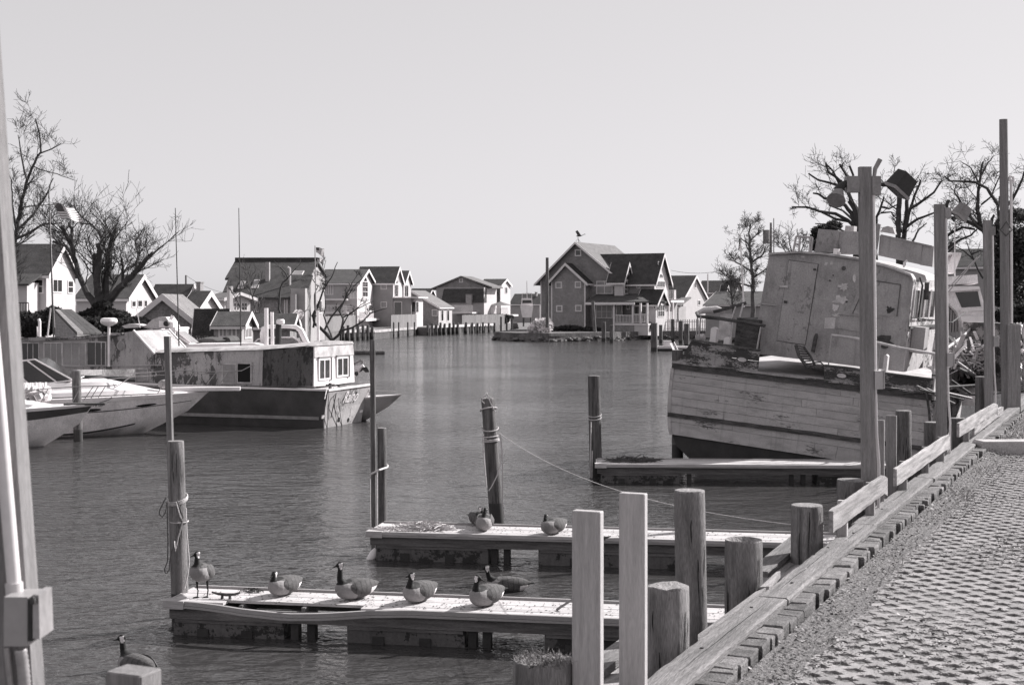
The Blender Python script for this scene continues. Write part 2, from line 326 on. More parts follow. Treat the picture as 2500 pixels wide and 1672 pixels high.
# ---------------------------------------------------------------- photo geometry helpers: where a sight line meets a plane of the place
def pt(px, py, Y): return Vector(((px-CX)/FPX*Y, Y, H-(py-YH)/FPX*Y))
def gp(px, py, z=0.0):
    Y = FPX*(H-z)/(py-YH); return Vector(((px-CX)/FPX*Y, Y, z))
class Frame:
    """local axes of a thing: x to the right along its near face, y into the depth, z up"""
    def __init__(s, loc, phi, roll=0, pitch=0):
        s.loc = Vector(loc); s.rot = (math.radians(pitch), math.radians(roll), -math.radians(phi))
        s.m = Matrix.LocRotScale(s.loc, __import__('mathutils').Euler(s.rot), None); s.i = s.m.inverted()
    def ray(s, px, py):
        return s.i @ Vector((0,0,H)), s.i.to_3x3() @ Vector(((px-CX)/FPX, 1, -(py-YH)/FPX))
    def F(s, px, py, y=0.0):
        o, d = s.ray(px, py); t = (y-o.y)/d.y; p = o+d*t; return p.x, p.z
    def R(s, px, py, x=0.0):
        o, d = s.ray(px, py); t = (x-o.x)/d.x; p = o+d*t; return p.y, p.z
    def T(s, px, py, z=0.0):
        o, d = s.ray(px, py); t = (z-o.z)/d.z; p = o+d*t; return p.x, p.y
U = Vector((.4074, .9133, 0)); V = Vector((.9133, -.4074, 0))
def uv(u, v, z): return U*u + V*v + Vector((0,0,z))
def onv(px, v):     # where the vertical plane at offset v from the camera line is seen in column px: (u, Y)
    t = (px-CX)/FPX; Y = v/(t*.9133-.4074); return (t*Y*.4074 + Y*.9133), Y
# ================================================================ SETTING
ZC = 2.45; ZG = 2.30   # top of the cap timber and of the paving, above the water
mb = MB(); mb.add([(-900,-60,0),(900,-60,0),(2500,4000,0),(-2500,4000,0)], [(0,1,2,3)]); struct('canal_water', mb, M['water'])
mb = MB(); mb.box(-900,-60,-4,900,4000,-3.2); struct('canal_bed', mb, M['dirt'])
# near quay: earth body behind the bulkhead
q = [uv(-15,-2.46,0), uv(61,-2.46,0), uv(61,60,0), uv(-15,60,0)]
mb = MB(); mb.hexa([(p.x,p.y,-3) for p in q] + [(p.x,p.y,ZG-.06) for p in q]); ground = struct('quay_ground', mb, M['dirt'])
# sheeting of the bulkhead, board by board
bw_ = thing('bulkhead', 'timber bulkhead holding up the paved quay, capped by a long weathered beam', 'bulkhead', uv(0,-2.5,0))
u = 2.0; k = 0
while u < 61:
    mb = MB(); w = .28
    a, b = uv(u,-2.48,0), uv(u+w-.012,-2.48,0); t = .05+.01*(k % 2)
    c, d = b - V*t, a - V*t
    mb.hexa([(p.x,p.y,-2.5) for p in (d,c,b,a)] + [(p.x,p.y,ZC-.10) for p in (d,c,b,a)]); part('board', mb, M['pile'], bw_, True); u += w; k += 1
# waler and outer ledger timbers seen below the cap, between the pilings
for (v0, z0, w, h) in ((-2.66, 1.75, .15, .25), (-2.66, .75, .15, .25)):
    mb = MB(); mb.beam(uv(2,v0,z0), uv(60,v0,z0), w, h); part('waler', mb, M['post'], bw_, True)
# cap timbers: split, uneven planks end to end
def rough_beam(p, q, w, h, n=24, jit=.006, sd=0, sag=0):
    rr = random.Random(sd); p, q = Vector(p), Vector(q); d = (q-p).normalized(); a = d.cross(Vector((0,0,1))).normalized(); rings = []
    for i in range(n+1):
        c = p + (q-p)*i/n; j = lambda: (rr.random()-.5)*2*jit
        rings.append([c-a*(w/2+j())-Vector((0,0,h/2)), c+a*(w/2+j())-Vector((0,0,h/2)), c+a*(w/2+j())+Vector((0,0,h/2-.012+j()*.5)), c+a*(w/2-.02+j())+Vector((0,0,h/2+j()*.4)), c-a*(w/2-.02+j())+Vector((0,0,h/2+j()*.4)), c-a*(w/2+j())+Vector((0,0,h/2-.012+j()*.5))])
    m_ = MB(); m_.loft(rings); return m_
cuts = [3.0, 10.55, 14.1, 18.2, 22.6, 27.4, 31.5]
for i in range(len(cuts)-1):
    o_ = .012*math.sin(i*2.3)
    if i == 0:
        # near plank is split: an upper splinter lies along its water side
        part('cap_plank', rough_beam(uv(3.0,-2.515,ZC-.0525), uv(10.3,-2.515,ZC-.0525), .24, .105, 60, .006, 5), M['capw'], bw_, True)
        m_ = MB(); a = [uv(8.9,-2.652,ZC-.06), uv(10.4,-2.655,ZC-.06), uv(10.62,-2.62,ZC-.06), uv(9.3,-2.62,ZC-.06)]
        m_.hexa([tuple(p) for p in a] + [(p.x,p.y,ZC+.012) for p in a]); part('cap_splinter', m_, M['railw'], bw_, True)
        m_ = MB(); a = [uv(10.55,-2.66,ZC-.03), uv(11.2,-2.69,ZC-.03), uv(11.25,-2.67,ZC-.03), uv(10.6,-2.6,ZC-.03)]
        m_.hexa([tuple(p) for p in a] + [(p.x,p.y,ZC+.02) for p in a]); part('cap_splinter', m_, M['railw'], bw_, True)
    else:
        part('cap_plank', rough_beam(uv(cuts[i]-(.23 if i == 1 else 0),-2.515+o_,ZC-.0525), uv(cuts[i+1]-.02,-2.515+o_,ZC-.0525), .235, .105, 40, .006, 9+i), M['capw'], bw_, True)
part('cap_plank', rough_beam(uv(31.5,-2.53,ZC-.06), uv(60,-2.53,ZC-.06), .24, .12, 30, .008, 77), M['capw'], bw_, True)
for u in (8.6, 9.9, 10.9, 12.6, 13.5, 15.2, 17.1, 20.0, 23.5):   # drift bolts
    m_ = MB(); p = uv(u, -2.515+R_.uniform(-.06,.06), ZC-.004); m_.tube([p, p+Vector((0,0,.012))], .012, 8); part('bolt', m_, M['rust'], bw_, True)
# long drying cracks along the cap
for (u0, u1, v0) in ((8.0,10.2,-2.50),(10.5,12.6,-2.53),(13,14,-2.50),(15.5,17.2,-2.53)):
    m_ = MB(); n = 14; L_ = []
    for i in range(n+1):
        u = u0+(u1-u0)*i/n; L_.append((u, v0+.012*noise.noise(Vector((u*3,0,0)))))
    vs = []; 
    for i, (u, v) in enumerate(L_):
        w = .003*math.sin(PI*i/n)+.0008; vs += [uv(u,v-w,ZC+.0015), uv(u,v+w,ZC+.0015)]
    m_.add(vs, [(2*i,2*i+2,2*i+3,2*i+1) for i in range(n)]); part('crack', m_, M['black'], bw_, True)
# ---- paving: interlocking stones that leave diamond holes
A_, B_, HW, HH = .245, .111, .064, .074
g_ = .0016
def stone_poly():
    qd = [(0, B_-HH), (HW/2, B_-HH/2), (A_/2-HW/2, HH/2), (A_/2-HW, 0)]
    # quadrant +,+ ; mirrored round
    P = []
    P += [(x, y) for x, y in qd]
    P += [(x, -y) for x, y in reversed(qd[:-1])]
    P += [(-x, -y) for x, y in qd[1:]]
    P += [(-x, y) for x, y in reversed(qd[1:-1])]
    P = P[::-1]
    c = []
    for x, y in P:
        L_ = math.hypot(x, y); c.append((x*(1-g_/max(L_, .03)), y*(1-g_/max(L_, .03))))
    return c
SP = stone_poly(); nS = len(SP)
def stone(mb, u, v, dz, tilt, cu=0):
    vs = []
    for k_, (zz, sc) in enumerate(((-.07, 1), (-.005, 1), (0, .965))):
        for (x, y) in SP:
            p = uv(u+x*sc, v+y*sc, ZG+dz+zz + tilt[0]*x + tilt[1]*y); vs.append(p)
    fs = []
    for r in range(2):
        for i in range(nS): j = (i+1) % nS; fs.append((r*nS+i, r*nS+j, (r+1)*nS+j, (r+1)*nS+i))
    fs.append(tuple(2*nS+i for i in range(nS)))
    mb.add(vs, fs)
pave = thing('pavement', 'quay paving', 'pavement', uv(9,-1,ZG)); del pave['label']; del pave['category']; pave['kind'] = 'structure'
stones = []
for j in range(0, 63):
    v = -2.12 + j*B_
    for i in range(-4, 122):
        u = 7.2 + i*A_ + (j % 2)*A_/2
        if u > 31: continue
        p = uv(u, v, 0); inview = False
        if p.y > 1:
            px = CX + p.x/p.y*FPX; py = YH + (H-ZG)/p.y*FPX; inview = px < 2520 and py < 1690
        edge = -2.08 + .13*noise.noise(Vector((u*.8, 3, 0)))
        if v < edge-.01 or v > 3.4: continue
        stones.append((u, v, inview, p.length))
stones.sort(key=lambda s: (not s[2], s[3]))
rest = MB()
def dzf(u, v): return .012*noise.noise(Vector((u*.5, v*.7, 1.3))) + R_.uniform(-.003,.003)
base_mesh = None
for n_, (u, v, iv, L_) in enumerate(stones):
    tl = (R_.uniform(-.014,.014), R_.uniform(-.014,.014)); dz = dzf(u, v)
    if iv and n_ < 298:
        if base_mesh is None:
            m_ = MB(); stone(m_, 0, 0, -ZG, (0,0)); base_mesh = mesh_of(m_, M['paver'])
        o = newobj('paver', base_mesh, pave); o.location = rootm(pave).inverted() @ uv(u, v, ZG+dz); o.rotation_euler = (tl[0], tl[1], R_.uniform(-.02,.02))
    else: stone(rest, u, v, dz, tl)
part('paver_field', rest, M['paver'], pave, True, kind='stuff')
# soldier bricks along the cap, uneven
u = 6.9
while u < 30:
    w = R_.choice((.10,.20,.20,.21,.20)); m_ = MB(); zt = ZC-.035+R_.uniform(-.009,.009); vo = R_.choice((-.03,-.01,.0,.01,.025))
    a = [uv(u+.003,-2.385,0), uv(u+w-.003,-2.385,0), uv(u+w-.003,-2.245+vo,0), uv(u+.003,-2.245+vo+R_.uniform(-.006,.006),0)]; a = [a[3],a[2],a[1],a[0]]
    c = (a[0]+a[1]+a[2]+a[3])/4
    tp = [c+(p-c)*.90 for p in a]
    vs = [(p.x,p.y,ZG-.1) for p in a] + [(p.x,p.y,zt-.012) for p in a] + [(p.x,p.y,zt+R_.uniform(-.005,.005)) for p in tp]
    m_.add(vs, [(0,1,5,4),(1,2,6,5),(2,3,7,6),(3,0,4,7),(4,5,9,8),(5,6,10,9),(6,7,11,10),(7,4,8,11),(8,9,10,11)])
    part('brick', m_, M['brick'], pave, True); u += w
# dirt between stones, and litter strewn along the kerb
mb = MB(); n1, n2 = 150, 34; vs = []
for i in range(n1+1):
    for j in range(n2+1):
        u = 6.5+i*.165; v = -2.2+j*.16; e = max(0, 1-(v+2.2)/.24)
        vs.append(uv(u, v, ZG-.014 + .085*e + .010*noise.noise(Vector((u*3, v*3, 0))) + .004*noise.noise(Vector((u*14, v*14, 0)))))
mb.add(vs, [((i+1)*(n2+1)+j, (i+1)*(n2+1)+j+1, i*(n2+1)+j+1, i*(n2+1)+j) for i in range(n1) for j in range(n2)])
part('joint_dirt', mb, M['dirt'], pave, True, kind='stuff')
def litter(name, n, seed, mats, dens, smin, smax, umin, umax, label, vspan=5.2, zoff=0):
    rr = random.Random(seed); m_ = MB(); c = 0
    while c < n:
        u = umin+(umax-umin)*rr.random()**1.3; v = -2.19+vspan*rr.random()
        d = dens(u, v)
        if rr.random() > d: continue
        c += 1; s_ = rr.uniform(smin, smax); a = rr.random()*2*PI; tl = rr.uniform(-.5,.5); tw = rr.uniform(-.6,.6)
        ctr = uv(u, v, ZG + zoff + .010 + .085*max(0, 1-(v+2.2)/.24) + dzf_s(u, v) + rr.random()*.012)
        e1 = Vector((math.cos(a), math.sin(a), tl))*s_; e2 = Vector((-math.sin(a), math.cos(a), tw))*s_*rr.uniform(.25,.8); k = len(m_.v)
        m_.v += [tuple(ctr-e1), tuple(ctr+e2+Vector((0,0,s_*.3))), tuple(ctr+e1), tuple(ctr-e2)]; m_.f.append((k,k+1,k+2,k+3)); m_.m.append(rr.randrange(len(mats)))
    o = newobj(name, mesh_of(m_, mats)); tagp(o, label, 'litter', None, 'stuff'); return o
def dzf_s(u, v): return .012*noise.noise(Vector((u*.5, v*.7, 1.3)))
def dens(u, v):
    e = math.exp(-((v+2.15)/.28)**2); p = max(0, noise.noise(Vector((u*.55+3, v*1.3, 4)))+.05)*1.3
    far = max(0, min(.75, (u-14)/10)); return min(1, e + p*.75 + far*.6 + .05)
litter('leaf_litter', 42000, 3, [M['leafd'], M['leafd'], M['dirt'], M['leaf']], dens, .006, .019, 7, 31, 'fallen leaf crumbs and gravel strewn over the pavers beside the brick edge')
litter('dead_leaves', 900, 4, [M['leaf'], M['leaf'], M['leafd']], lambda u, v: dens(u, v)**1.6, .010, .026, 7, 31, 'larger pale curled leaves scattered along the brick edging')
# weeds by the bricks
mb = MB(); rr = random.Random(8)
for (uc, n) in ((17.6,90),(20.5,80),(23.2,110),(25.4,110),(27.5,80),(12.4,30),(29,120)):
    for i in range(n):
        p = uv(uc+rr.gauss(0,.3), -2.12+abs(rr.gauss(0,.12)), ZG); d = Vector((rr.gauss(0,.10), rr.gauss(0,.10), rr.uniform(.02,.14)))
        w = Vector((rr.uniform(-1,1), rr.uniform(-1,1), 0)).normalized()*.004
        mb.add([p-w, p+w, p+d*.6+w*.8, p+d, p+d*.6-w*.8], [(0,1,2,3,4)])
o = newobj('dry_grass', mesh_of(mb, M['leaf'])); tagp(o, 'dry grass tufts growing at the foot of the brick edging', 'grass', None, 'stuff')
# concrete kerb with grass bed behind, right side of the quay
k0 = gp(2395, 1110, ZG); m_ = MB()
kr = [k0, k0+Vector((5.5,.25,0)), k0+Vector((5.48,.65,0)), k0+Vector((-.02,.4,0))]
rings = []
for z, ins in ((ZG-.1,0),(ZG+.17,.02),(ZG+.20,.05)):
    c = sum(kr, Vector())/4; rings.append([Vector((p.x,p.y,z)) + (Vector((c.x-p.x,c.y-p.y,0)).normalized()*ins) for p in kr])
m_.loft(rings, cap=True); solo('kerb', m_, M['concrete'], 'low concrete kerb at the end of the pavers on the right', 'kerb')
mb = MB(); ku = k0.dot(U); P_ = [uv(ku+.7,-2.3,0), uv(ku-.9,1.2,0), uv(ku-2,5,0), uv(ku+26,6,0), uv(ku+28,-2.3,0)]; mb.prism([(p.x,p.y) for p in P_[::-1]], 'z', ZG-.3, ZG+.05)
struct('planting_bed', mb, M['dirt'])
rr = random.Random(18); mb = MB()
for i in range(5200):
    p = uv(k0.dot(U)+.5+rr.random()**1.5*9, -2.15+rr.random()*4.5, ZG+.06); d = Vector((rr.gauss(0,.06), rr.gauss(0,.06), rr.uniform(.0,.08))); w = Vector((rr.uniform(-1,1), rr.uniform(-1,1), rr.uniform(-.3,.3))).normalized()*.008
    mb.add([p-w, p+w, p+d*.7+w*.6, p+d], [(0,1,2,3)], rr.choice((0,0,1)))
o = newobj('bed_debris', mesh_of(mb, [M['leaf'], M['leafd']])); tagp(o, 'twigs and dead grass covering the bed behind the concrete kerb', 'ground cover', None, 'stuff')

# ---- far shores
def land(name, poly, z, mat_, drop=3.0):
    m_ = MB(); n = len(poly); m_.add([(x,y,-drop) for x,y in poly]+[(x,y,z) for x,y in poly], [tuple(n+i for i in range(n))]+[(i,(i+1)%n,n+(i+1)%n,n+i) for i in range(n)]); return struct(name, m_, mat_)
Lsh = [(-60,52),(-25,66),(-21,82),(-21.6,120),(-21.4,177),(-18,183.6),(-14.2,211),(-12,207.5),(-2.9,231),(-.8,242),(-.2,262),(1,262),(1,330),(2,330),(-400,330),(-400,52)]
land('left_shore', Lsh, 1.15, M['grass'])
Rsh = [(-2.3,181.5),(.2,175.5),(4.4,172.7),(12.7,179),(18.2,185.7),(30,190),(60,150),(45,75),(300,60),(300,330),(1.0,330),(1.0,204)]
land('right_shore', Rsh, 1.05, M['grass'])
m_ = MB(); m_.box(-1500,330,-3,1500,2500,1.4); struct('far_ground', m_, M['grass'])
# grassy bank strip and riprap at the island's edge
rr = random.Random(21); m_ = MB()
for (a, b) in zip(Rsh[:6], Rsh[1:7]):
    a, b = Vector((*a,0)), Vector((*b,0)); n = int((b-a).length*3.0)
    for i in range(n):
        p = a+(b-a)*(i+rr.random())/n; r = rr.uniform(.2,.5); m_.ball((p.x+rr.uniform(-.3,.5), p.y+rr.uniform(-.3,.2), rr.uniform(-.1,.45)), (r, r*.8, r*.5), 0, 6, 4, .5, rr)
o = newobj('riprap', mesh_of(m_, M['rock'])); tagp(o, 'dark rocks heaped along the edge of the island by the large dark house', 'rocks', None, 'stuff')
# ================================================================ PILINGS, POSTS, DOCKS
def piling(X, Y, ztop, r, label, lean=(0,0), seed=0, zb=-2.6, name='piling', group=None, m1='pile_old', rough=.03, hollow=0, rt=None, n=18, ragged=0, cat='piling'):
    rr = random.Random(seed); rings = []; ks = [0, .25, .5, .7, .85, .95, .985, 1]
    ph = [rr.uniform(0, 6.3) for _ in range(3)]; rt = rt or r*.93
    def ring(t, s, z=None):
        c = Vector((X+lean[0]*(t-0), Y+lean[1]*t, 0)); zz = zb+(ztop-zb)*t if z is None else z; out = []
        for j in range(n):
            a = 2*PI*j/n; rad = (r+(rt-r)*t)*s*(1+rough*math.sin(2*a+ph[0]) + rough*.6*math.sin(5*a+ph[1]+t*2) + rough*.4*math.sin(9*a+ph[2]))
            zj = zz + (ragged*(rr.random()-.6) if (t >= 1 and ragged) else 0)
            out.append((c.x+rad*math.cos(a), c.y+rad*math.sin(a), zj))
        return out
    tw = (.38+.1*rr.random()-zb)/(ztop-zb); ks = sorted([k_ for k_ in ks[:-1] if abs(k_-tw) > .02]+[tw])
    for t in ks: rings.append(ring(t, 1))
    rings.append(ring(1, .985, ztop-.012)); m_ = MB(); m_.loft(rings, 0, cap=False); iw = ks.index(tw)
    for q_ in range(iw*n): m_.m[q_] = 2
    t0 = len(m_.v)-n
    top = [ring(1, .96, ztop), ring(1, .55, ztop-hollow*.6+.004), ring(1, .2, ztop-hollow+.005)]
    for r_ in top: m_.v += r_
    for q_ in range(3):
        for j in range(n):
            j2 = (j+1) % n; m_.f.append((t0+q_*n+j, t0+q_*n+j2, t0+(q_+1)*n+j2, t0+(q_+1)*n+j)); m_.m.append(1)
    m_.f.append(tuple(t0+3*n+j for j in range(n))); m_.m.append(1)
    o = solo(name, m_, [M[m1], M['endgrain'], M['boot']], label, cat, group, smooth=True, base=(X, Y, zb), sharp=35)
    if Y < 21 and group is None:      # drying checks split into the visible wood
        for c_ in range(6):
            a0 = rr.uniform(-2.9, -.2); zz = rr.uniform(ztop-.5, ztop-.02) if c_ < 4 else rr.uniform(ztop-1.2, ztop-.4); ln = rr.uniform(.15, .6); vs = []; k_ = 9
            for i in range(k_+1):
                tt = i/k_; z_ = zz-ln*tt; t_ = (z_-zb)/(ztop-zb); rad = (r+(rt-r)*t_)*(1+rough*math.sin(2*a0+ph[0])+rough*.6*math.sin(5*a0+ph[1]+t_*2)+rough*.4*math.sin(9*a0+ph[2]))+.0022; wa = (.0045*math.sin(PI*min(1, tt+.15)))/r+.0006; a_ = a0+.03*math.sin(tt*5+c_)
                for s_ in (-1, 1): vs.append((X+lean[0]*t_+rad*math.cos(a_+s_*wa), Y+lean[1]*t_+rad*math.sin(a_+s_*wa), z_))
            cm = MB(); cm.add(vs, [(2*i, 2*i+1, 2*i+3, 2*i+2) for i in range(k_)]); part('crack', cm, M['black'], o, True)
    return o
def pil_px(px, pytop, v, dia_px, label, **k):
    u, Y = onv(px, v); X = (px-CX)/FPX*Y; z = H-(pytop-YH)/FPX*Y
    return piling(X, Y, z, dia_px/2/FPX*Y, label, **k), (X, Y, z)
pil_px(1325, 1606, -2.86, 140, 'rotten topped short piling at the bottom edge, left of the new posts', seed=1, rough=.035, hollow=.02, ragged=.03, rt=.15)
# rough fibrous top of that piling
rr = random.Random(31); m_ = MB(); u_, Y_ = onv(1325, -2.86); X_ = (1325-CX)/FPX*Y_; Z_ = H-(1606-YH)/FPX*Y_
for i in range(700):
    a = rr.random()*6.28; q_ = .145*math.sqrt(rr.random()); p = Vector((X_+q_*math.cos(a), Y_+q_*math.sin(a), Z_-.01)); d = Vector((rr.gauss(0,.02), rr.gauss(0,.02), rr.uniform(.005,.035))); w = Vector((rr.uniform(-1,1), rr.uniform(-1,1), 0)).normalized()*.004
    m_.add([p-w, p+w, p+d], [(0,1,2)])
solo('moss', m_, M['endgrain'], 'fibrous moss growing on the rotten short piling top', 'moss', kind='stuff')
pil_px(1630, 1428, -2.82, 112, 'thick cut piling directly right of the taller new post', seed=2, ragged=.015, hollow=.01, rough=.03)
pil_px(1718, 1196, -2.84, 82, 'tall rounded piling rising highest beside the cap, right of the thick cut piling', seed=3, rt=.107, lean=(-.10,0), rough=.015)
pil_px(1815, 1316, -2.87, 98, 'short piling with a hollow rotted top', seed=4, hollow=.10, rough=.02)
pil_px(1970, 1232, -2.85, 84, 'short smooth piling at the left end of the first rail board', seed=5, rough=.015)
pil_px(2078, 1170, -2.85, 76, 'shaded short piling below the dock, behind the first rail board', seed=6)
pil_px(2205, 1002, -2.83, 40, 'slim tall piling right of the second pair of new posts', seed=7, m1='pile')
pil_px(2278, 1030, -2.85, 46, 'short piling just left of the second lamp post', seed=8, m1='pile')
pil_px(2337, 1020, -2.80, 38, 'blackened short piling at the left end of the third rail board', seed=9, m1='pile')
pil_px(2398, 919, -2.85, 36, 'tall dark piling between the second and third lamp posts', seed=10, m1='pile')

def sq_post(name, px, pytop, v, w_m, label, group=None, zb=1.0, m1='newpost', d_m=.09, leanx=0, cat='post', chamfer=.006):
    u, Y = onv(px, v); X = (px-CX)/FPX*Y; z = H-(pytop-YH)/FPX*Y
    return _sq(name, X, Y, z, w_m, d_m, label, group, zb, m1, leanx, cat, chamfer)
def _sq(name, X, Y, z, w, d, label, group, zb, m1, leanx, cat, c=.005, rz=-.40):
    rings = []
    def ring(zz, ins):
        lx = leanx*(zz-zb)/(z-zb); w2, d2 = w/2-ins, d/2-ins; k = max(c-ins, .001)
        P = [(-w2+k,-d2),(w2-k,-d2),(w2,-d2+k),(w2,d2-k),(w2-k,d2),(-w2+k,d2),(-w2,d2-k),(-w2,-d2+k)]
        cs, sn = math.cos(rz), math.sin(rz)
        return [(X+lx+x*cs-y*sn, Y+x*sn+y*cs, zz) for x, y in P]
    m_ = MB(); m_.loft([ring(zb,0), ring(z-.005,0), ring(z,.004)])
    o = solo(name, m_, M[m1], label, cat, group, base=(X, Y, zb)); return o
GP = 'new square posts bolted along the bulkhead'
sq_post('square_post', 1435, 1246, -2.63, .155, 'new pale square post with a knot, shorter left one of the front pair', GP, d_m=.06)
sq_post('square_post', 1546, 1203, -2.64, .152, 'new pale square post, taller right one of the front pair', GP, d_m=.06)
sq_post('square_post', 2143, 1025, -2.68, .14, 'grey square post, left one of the far pair beside the first lamp post', GP, m1='post', d_m=.05)
sq_post('square_post', 2176, 1014, -2.72, .12, 'grey square post, right one of the far pair beside the first lamp post', GP, m1='post', d_m=.05)
sq_post('square_post', 326, 1634, -2.63, .125, 'cut square post rising at the bottom edge in front of the swimming goose', None, m1='post', d_m=.10, zb=2.0)
# knots
for (px, py, v, r) in ((1428, 1452, -2.685, .012), (1468, 1464, -2.685, .010)):
    u, Y = onv(px, v); Y -= .03
    m_ = MB(); p = pt(px, py, Y-.012); m_.ball(tuple(p), (r, .004, r*1.4)); solo('knot', m_, M['rust'], 'dark wood knot on the front square post, ' + ('left one' if px < 1450 else 'right one'), 'knot')

# rail boards nailed to posts above the cap
rg = 'bleached rail boards above the cap'
def rail(u0, u1, z0t, z1t, h, label, sd):
    n = 30; rr = random.Random(sd); rings = []
    for i in range(n+1):
        t = i/n; u = u0+(u1-u0)*t; zt = z0t+(z1t-z0t)*t+.006*noise.noise(Vector((t*9, sd, 0)))
        zt -= .05*max(0, t-.93)/.07*(1 if sd % 2 else .3); e = rr.uniform(-.003,.003)
        rings.append([uv(u,-2.53,zt-h), uv(u,-2.49,zt-h+e), uv(u,-2.49,zt-.004), uv(u,-2.53,zt+e)])
    m_ = MB(); m_.loft(rings); return solo('rail_board', m_, M['railw'], label, 'rail board', rg)
rail(12.45, 15.30, 2.80, 2.82, .19, 'bleached rail board nearest, starting at the short smooth piling', 1)
rail(15.9, 20.5, 2.80, 2.80, .19, 'bleached middle rail board behind the far pair of square posts', 2)
rail(21.6, 27.5, 2.86, 2.80, .20, 'bleached far rail board with a knot hole, ending by the tall pole', 3)
rail(23.6, 28.6, 2.66, 2.66, .14, 'lower rough rail board under the far one', 4)
for i, (u, lab) in enumerate(((13.3,'first short rail support block under the nearest rail board'),(14.75,'second thin rail support under the nearest rail board'),(16.9,'first short support block under the middle rail board'),(18.7,'second support block under the middle rail board'),(20.2,'third support block under the middle rail board'),(23.2,'first support block under the far rail board'),(25.6,'second support block under the far rail board'))):
    p = uv(u, -2.575, 0); _sq('rail_support', p.x, p.y, 2.78, .09, .07, lab, 'short supports under the rail boards', 1.9, 'post' if i != 0 else 'newpost', 0, 'post', rz=-.42)

# ---- lamp posts on the bulkhead
def lamp_post(px, pytop, v, w, label, kind, leanx, box_py, seed):
    u, Y = onv(px, v); X = (px-CX)/FPX*Y; z = H-(pytop-YH)/FPX*Y; zb = 1.2
    t = thing('lamp_post', label, 'lamp post', (X, Y, zb), group='wooden lamp posts along the bulkhead')
    def P(x, y, zz): k = (zz-z)/(zb-z)*leanx; return (X+k+x, Y+y, zz)
    m_ = MB(); d = .09; m_.hexa([P(-w/2,-d/2,zb),P(w/2,-d/2,zb),P(w/2,d/2,zb),P(-w/2,d/2,zb),P(-w/2,-d/2,z),P(w/2,-d/2,z),P(w/2,d/2,z),P(-w/2,d/2,z)])
    part('post', m_, M['post'], t, True)
    bz = H-(box_py-YH)/FPX*Y
    m_ = MB(); m_.tube([P(w/2+.022,-.02,z-.15), P(w/2+.022,-.02,bz+.1)], .019, 10); part('conduit', m_, M['conduit'], t, True, smooth=True)
    for cz in (z-.9, z-2.0):
        if cz > bz+.3:
            m_ = MB(); m_.tube([P(w/2+.022,-.02,cz-.03), P(w/2+.022,-.02,cz+.03)], .024, 10); part('coupling', m_, M['conduit'], t, True, smooth=True)
    m_ = MB(); a, b = P(w/2+.006,-.06,bz-.1), P(w/2+.095,.03,bz+.09); m_.box(a[0],a[1],a[2],b[0],b[1],b[2]); bx = part('switch_box', m_, M['boxm'], t, True)
    m_ = MB(); m_.box(b[0]+.002,a[1]-.005,a[2]+.005,b[0]+.018,b[1]+.005,b[2]+.01); part('cover', m_, M['steel'], bx, True)
    m_ = MB(); m_.tube([P(w/2+.022,-.02,bz-.1), P(w/2+.03,-.02,bz-.6), P(w/2+.05,-.02,bz-.9), P(w/2+.02,-.02,1.4)], .016, 8); part('conduit', m_, M['conduit'], t, True, smooth=True)
    return t, X, Y, z, P
def floodlight(parent, c, size, tilt, mt, px=0):
    """wedge shaped floodlight housing tipped down, with bracket and rim"""
    w, h, d = size; L_ = Matrix.Translation(Vector(c)) @ Matrix.Rotation(tilt, 4, 'Y') @ Matrix.Rotation(.5, 4, 'Z')
    v = [(-w/2,-d*.5,-h/2),(w/2,-d*.5,-h/2),(w/2,d*.5,-h/2),(-w/2,d*.5,-h/2),(-w*.42,-d*.38,h/2),(w*.42,-d*.38,h/2),(w*.42,d*.38,h/2),(-w*.42,d*.38,h/2)]
    m_ = MB(); m_.hexa([L_ @ Vector(q_) for q_ in v]); b = part('lamp_housing', m_, M[mt], parent, True)
    m_ = MB(); m_.hexa([L_ @ Vector((x*1.06, y*1.06, z_)) for x, y, z_ in ((-w/2,-d/2,-h/2-.02),(w/2,-d/2,-h/2-.02),(w/2,d/2,-h/2-.02),(-w/2,d/2,-h/2-.02),(-w/2,-d/2,-h/2+.012),(w/2,-d/2,-h/2+.012),(w/2,d/2,-h/2+.012),(-w/2,d/2,-h/2+.012))]); part('rim', m_, M['lampg'], b, True)
    m_ = MB(); m_.hexa([L_ @ Vector((x, y, z_)) for x, y, z_ in ((-w*.43,-d*.43,-h/2-.026),(w*.43,-d*.43,-h/2-.026),(w*.43,d*.43,-h/2-.026),(-w*.43,d*.43,-h/2-.026),(-w*.43,-d*.43,-h/2-.02),(w*.43,-d*.43,-h/2-.02),(w*.43,d*.43,-h/2-.02),(-w*.43,d*.43,-h/2-.02))]); part('lens', m_, M['glass'], b, True)
    return L_
t, X, Y, z, P = lamp_post(2111, 408, -2.72, .125, 'nearest wooden lamp post with a dark floodlight and a round lamp', 0, .05, 926, 1)
for nm, a, b in (('junction_box', P(-.20,-.05,z-.27), P(-.065,.05,z-.10)), ('junction_box', P(.065,-.05,z-.30), P(.16,.05,z-.10))):
    m_ = MB(); m_.box(*a, *b); part(nm, m_, M['lampg'], t, True)
m_ = MB(); m_.tube([P(.10,0,z-.10), P(.11,0,z-.02), P(.165,0,z+.08)], [.02,.024,.026], 10); part('photocell', m_, M['lampg'], t, True, smooth=True)
m_ = MB(); m_.tube([P(.15,0,z-.18), P(.22,0,z-.19)], .022, 8); part('bracket', m_, M['lampd'], t, True)
floodlight(t, P(.39,-.02,z-.17), (.24,.20,.18), .62, 'lampd')
m_ = MB(); c = P(-.27,0,z-.20); m_.tube([P(-.18,0,z-.16), P(-.25,-.01,z-.20), P(-.29,-.02,z-.25)], [.03,.042,.05], 12); part('lamp_socket', m_, M['lampd'], t, True, smooth=True)
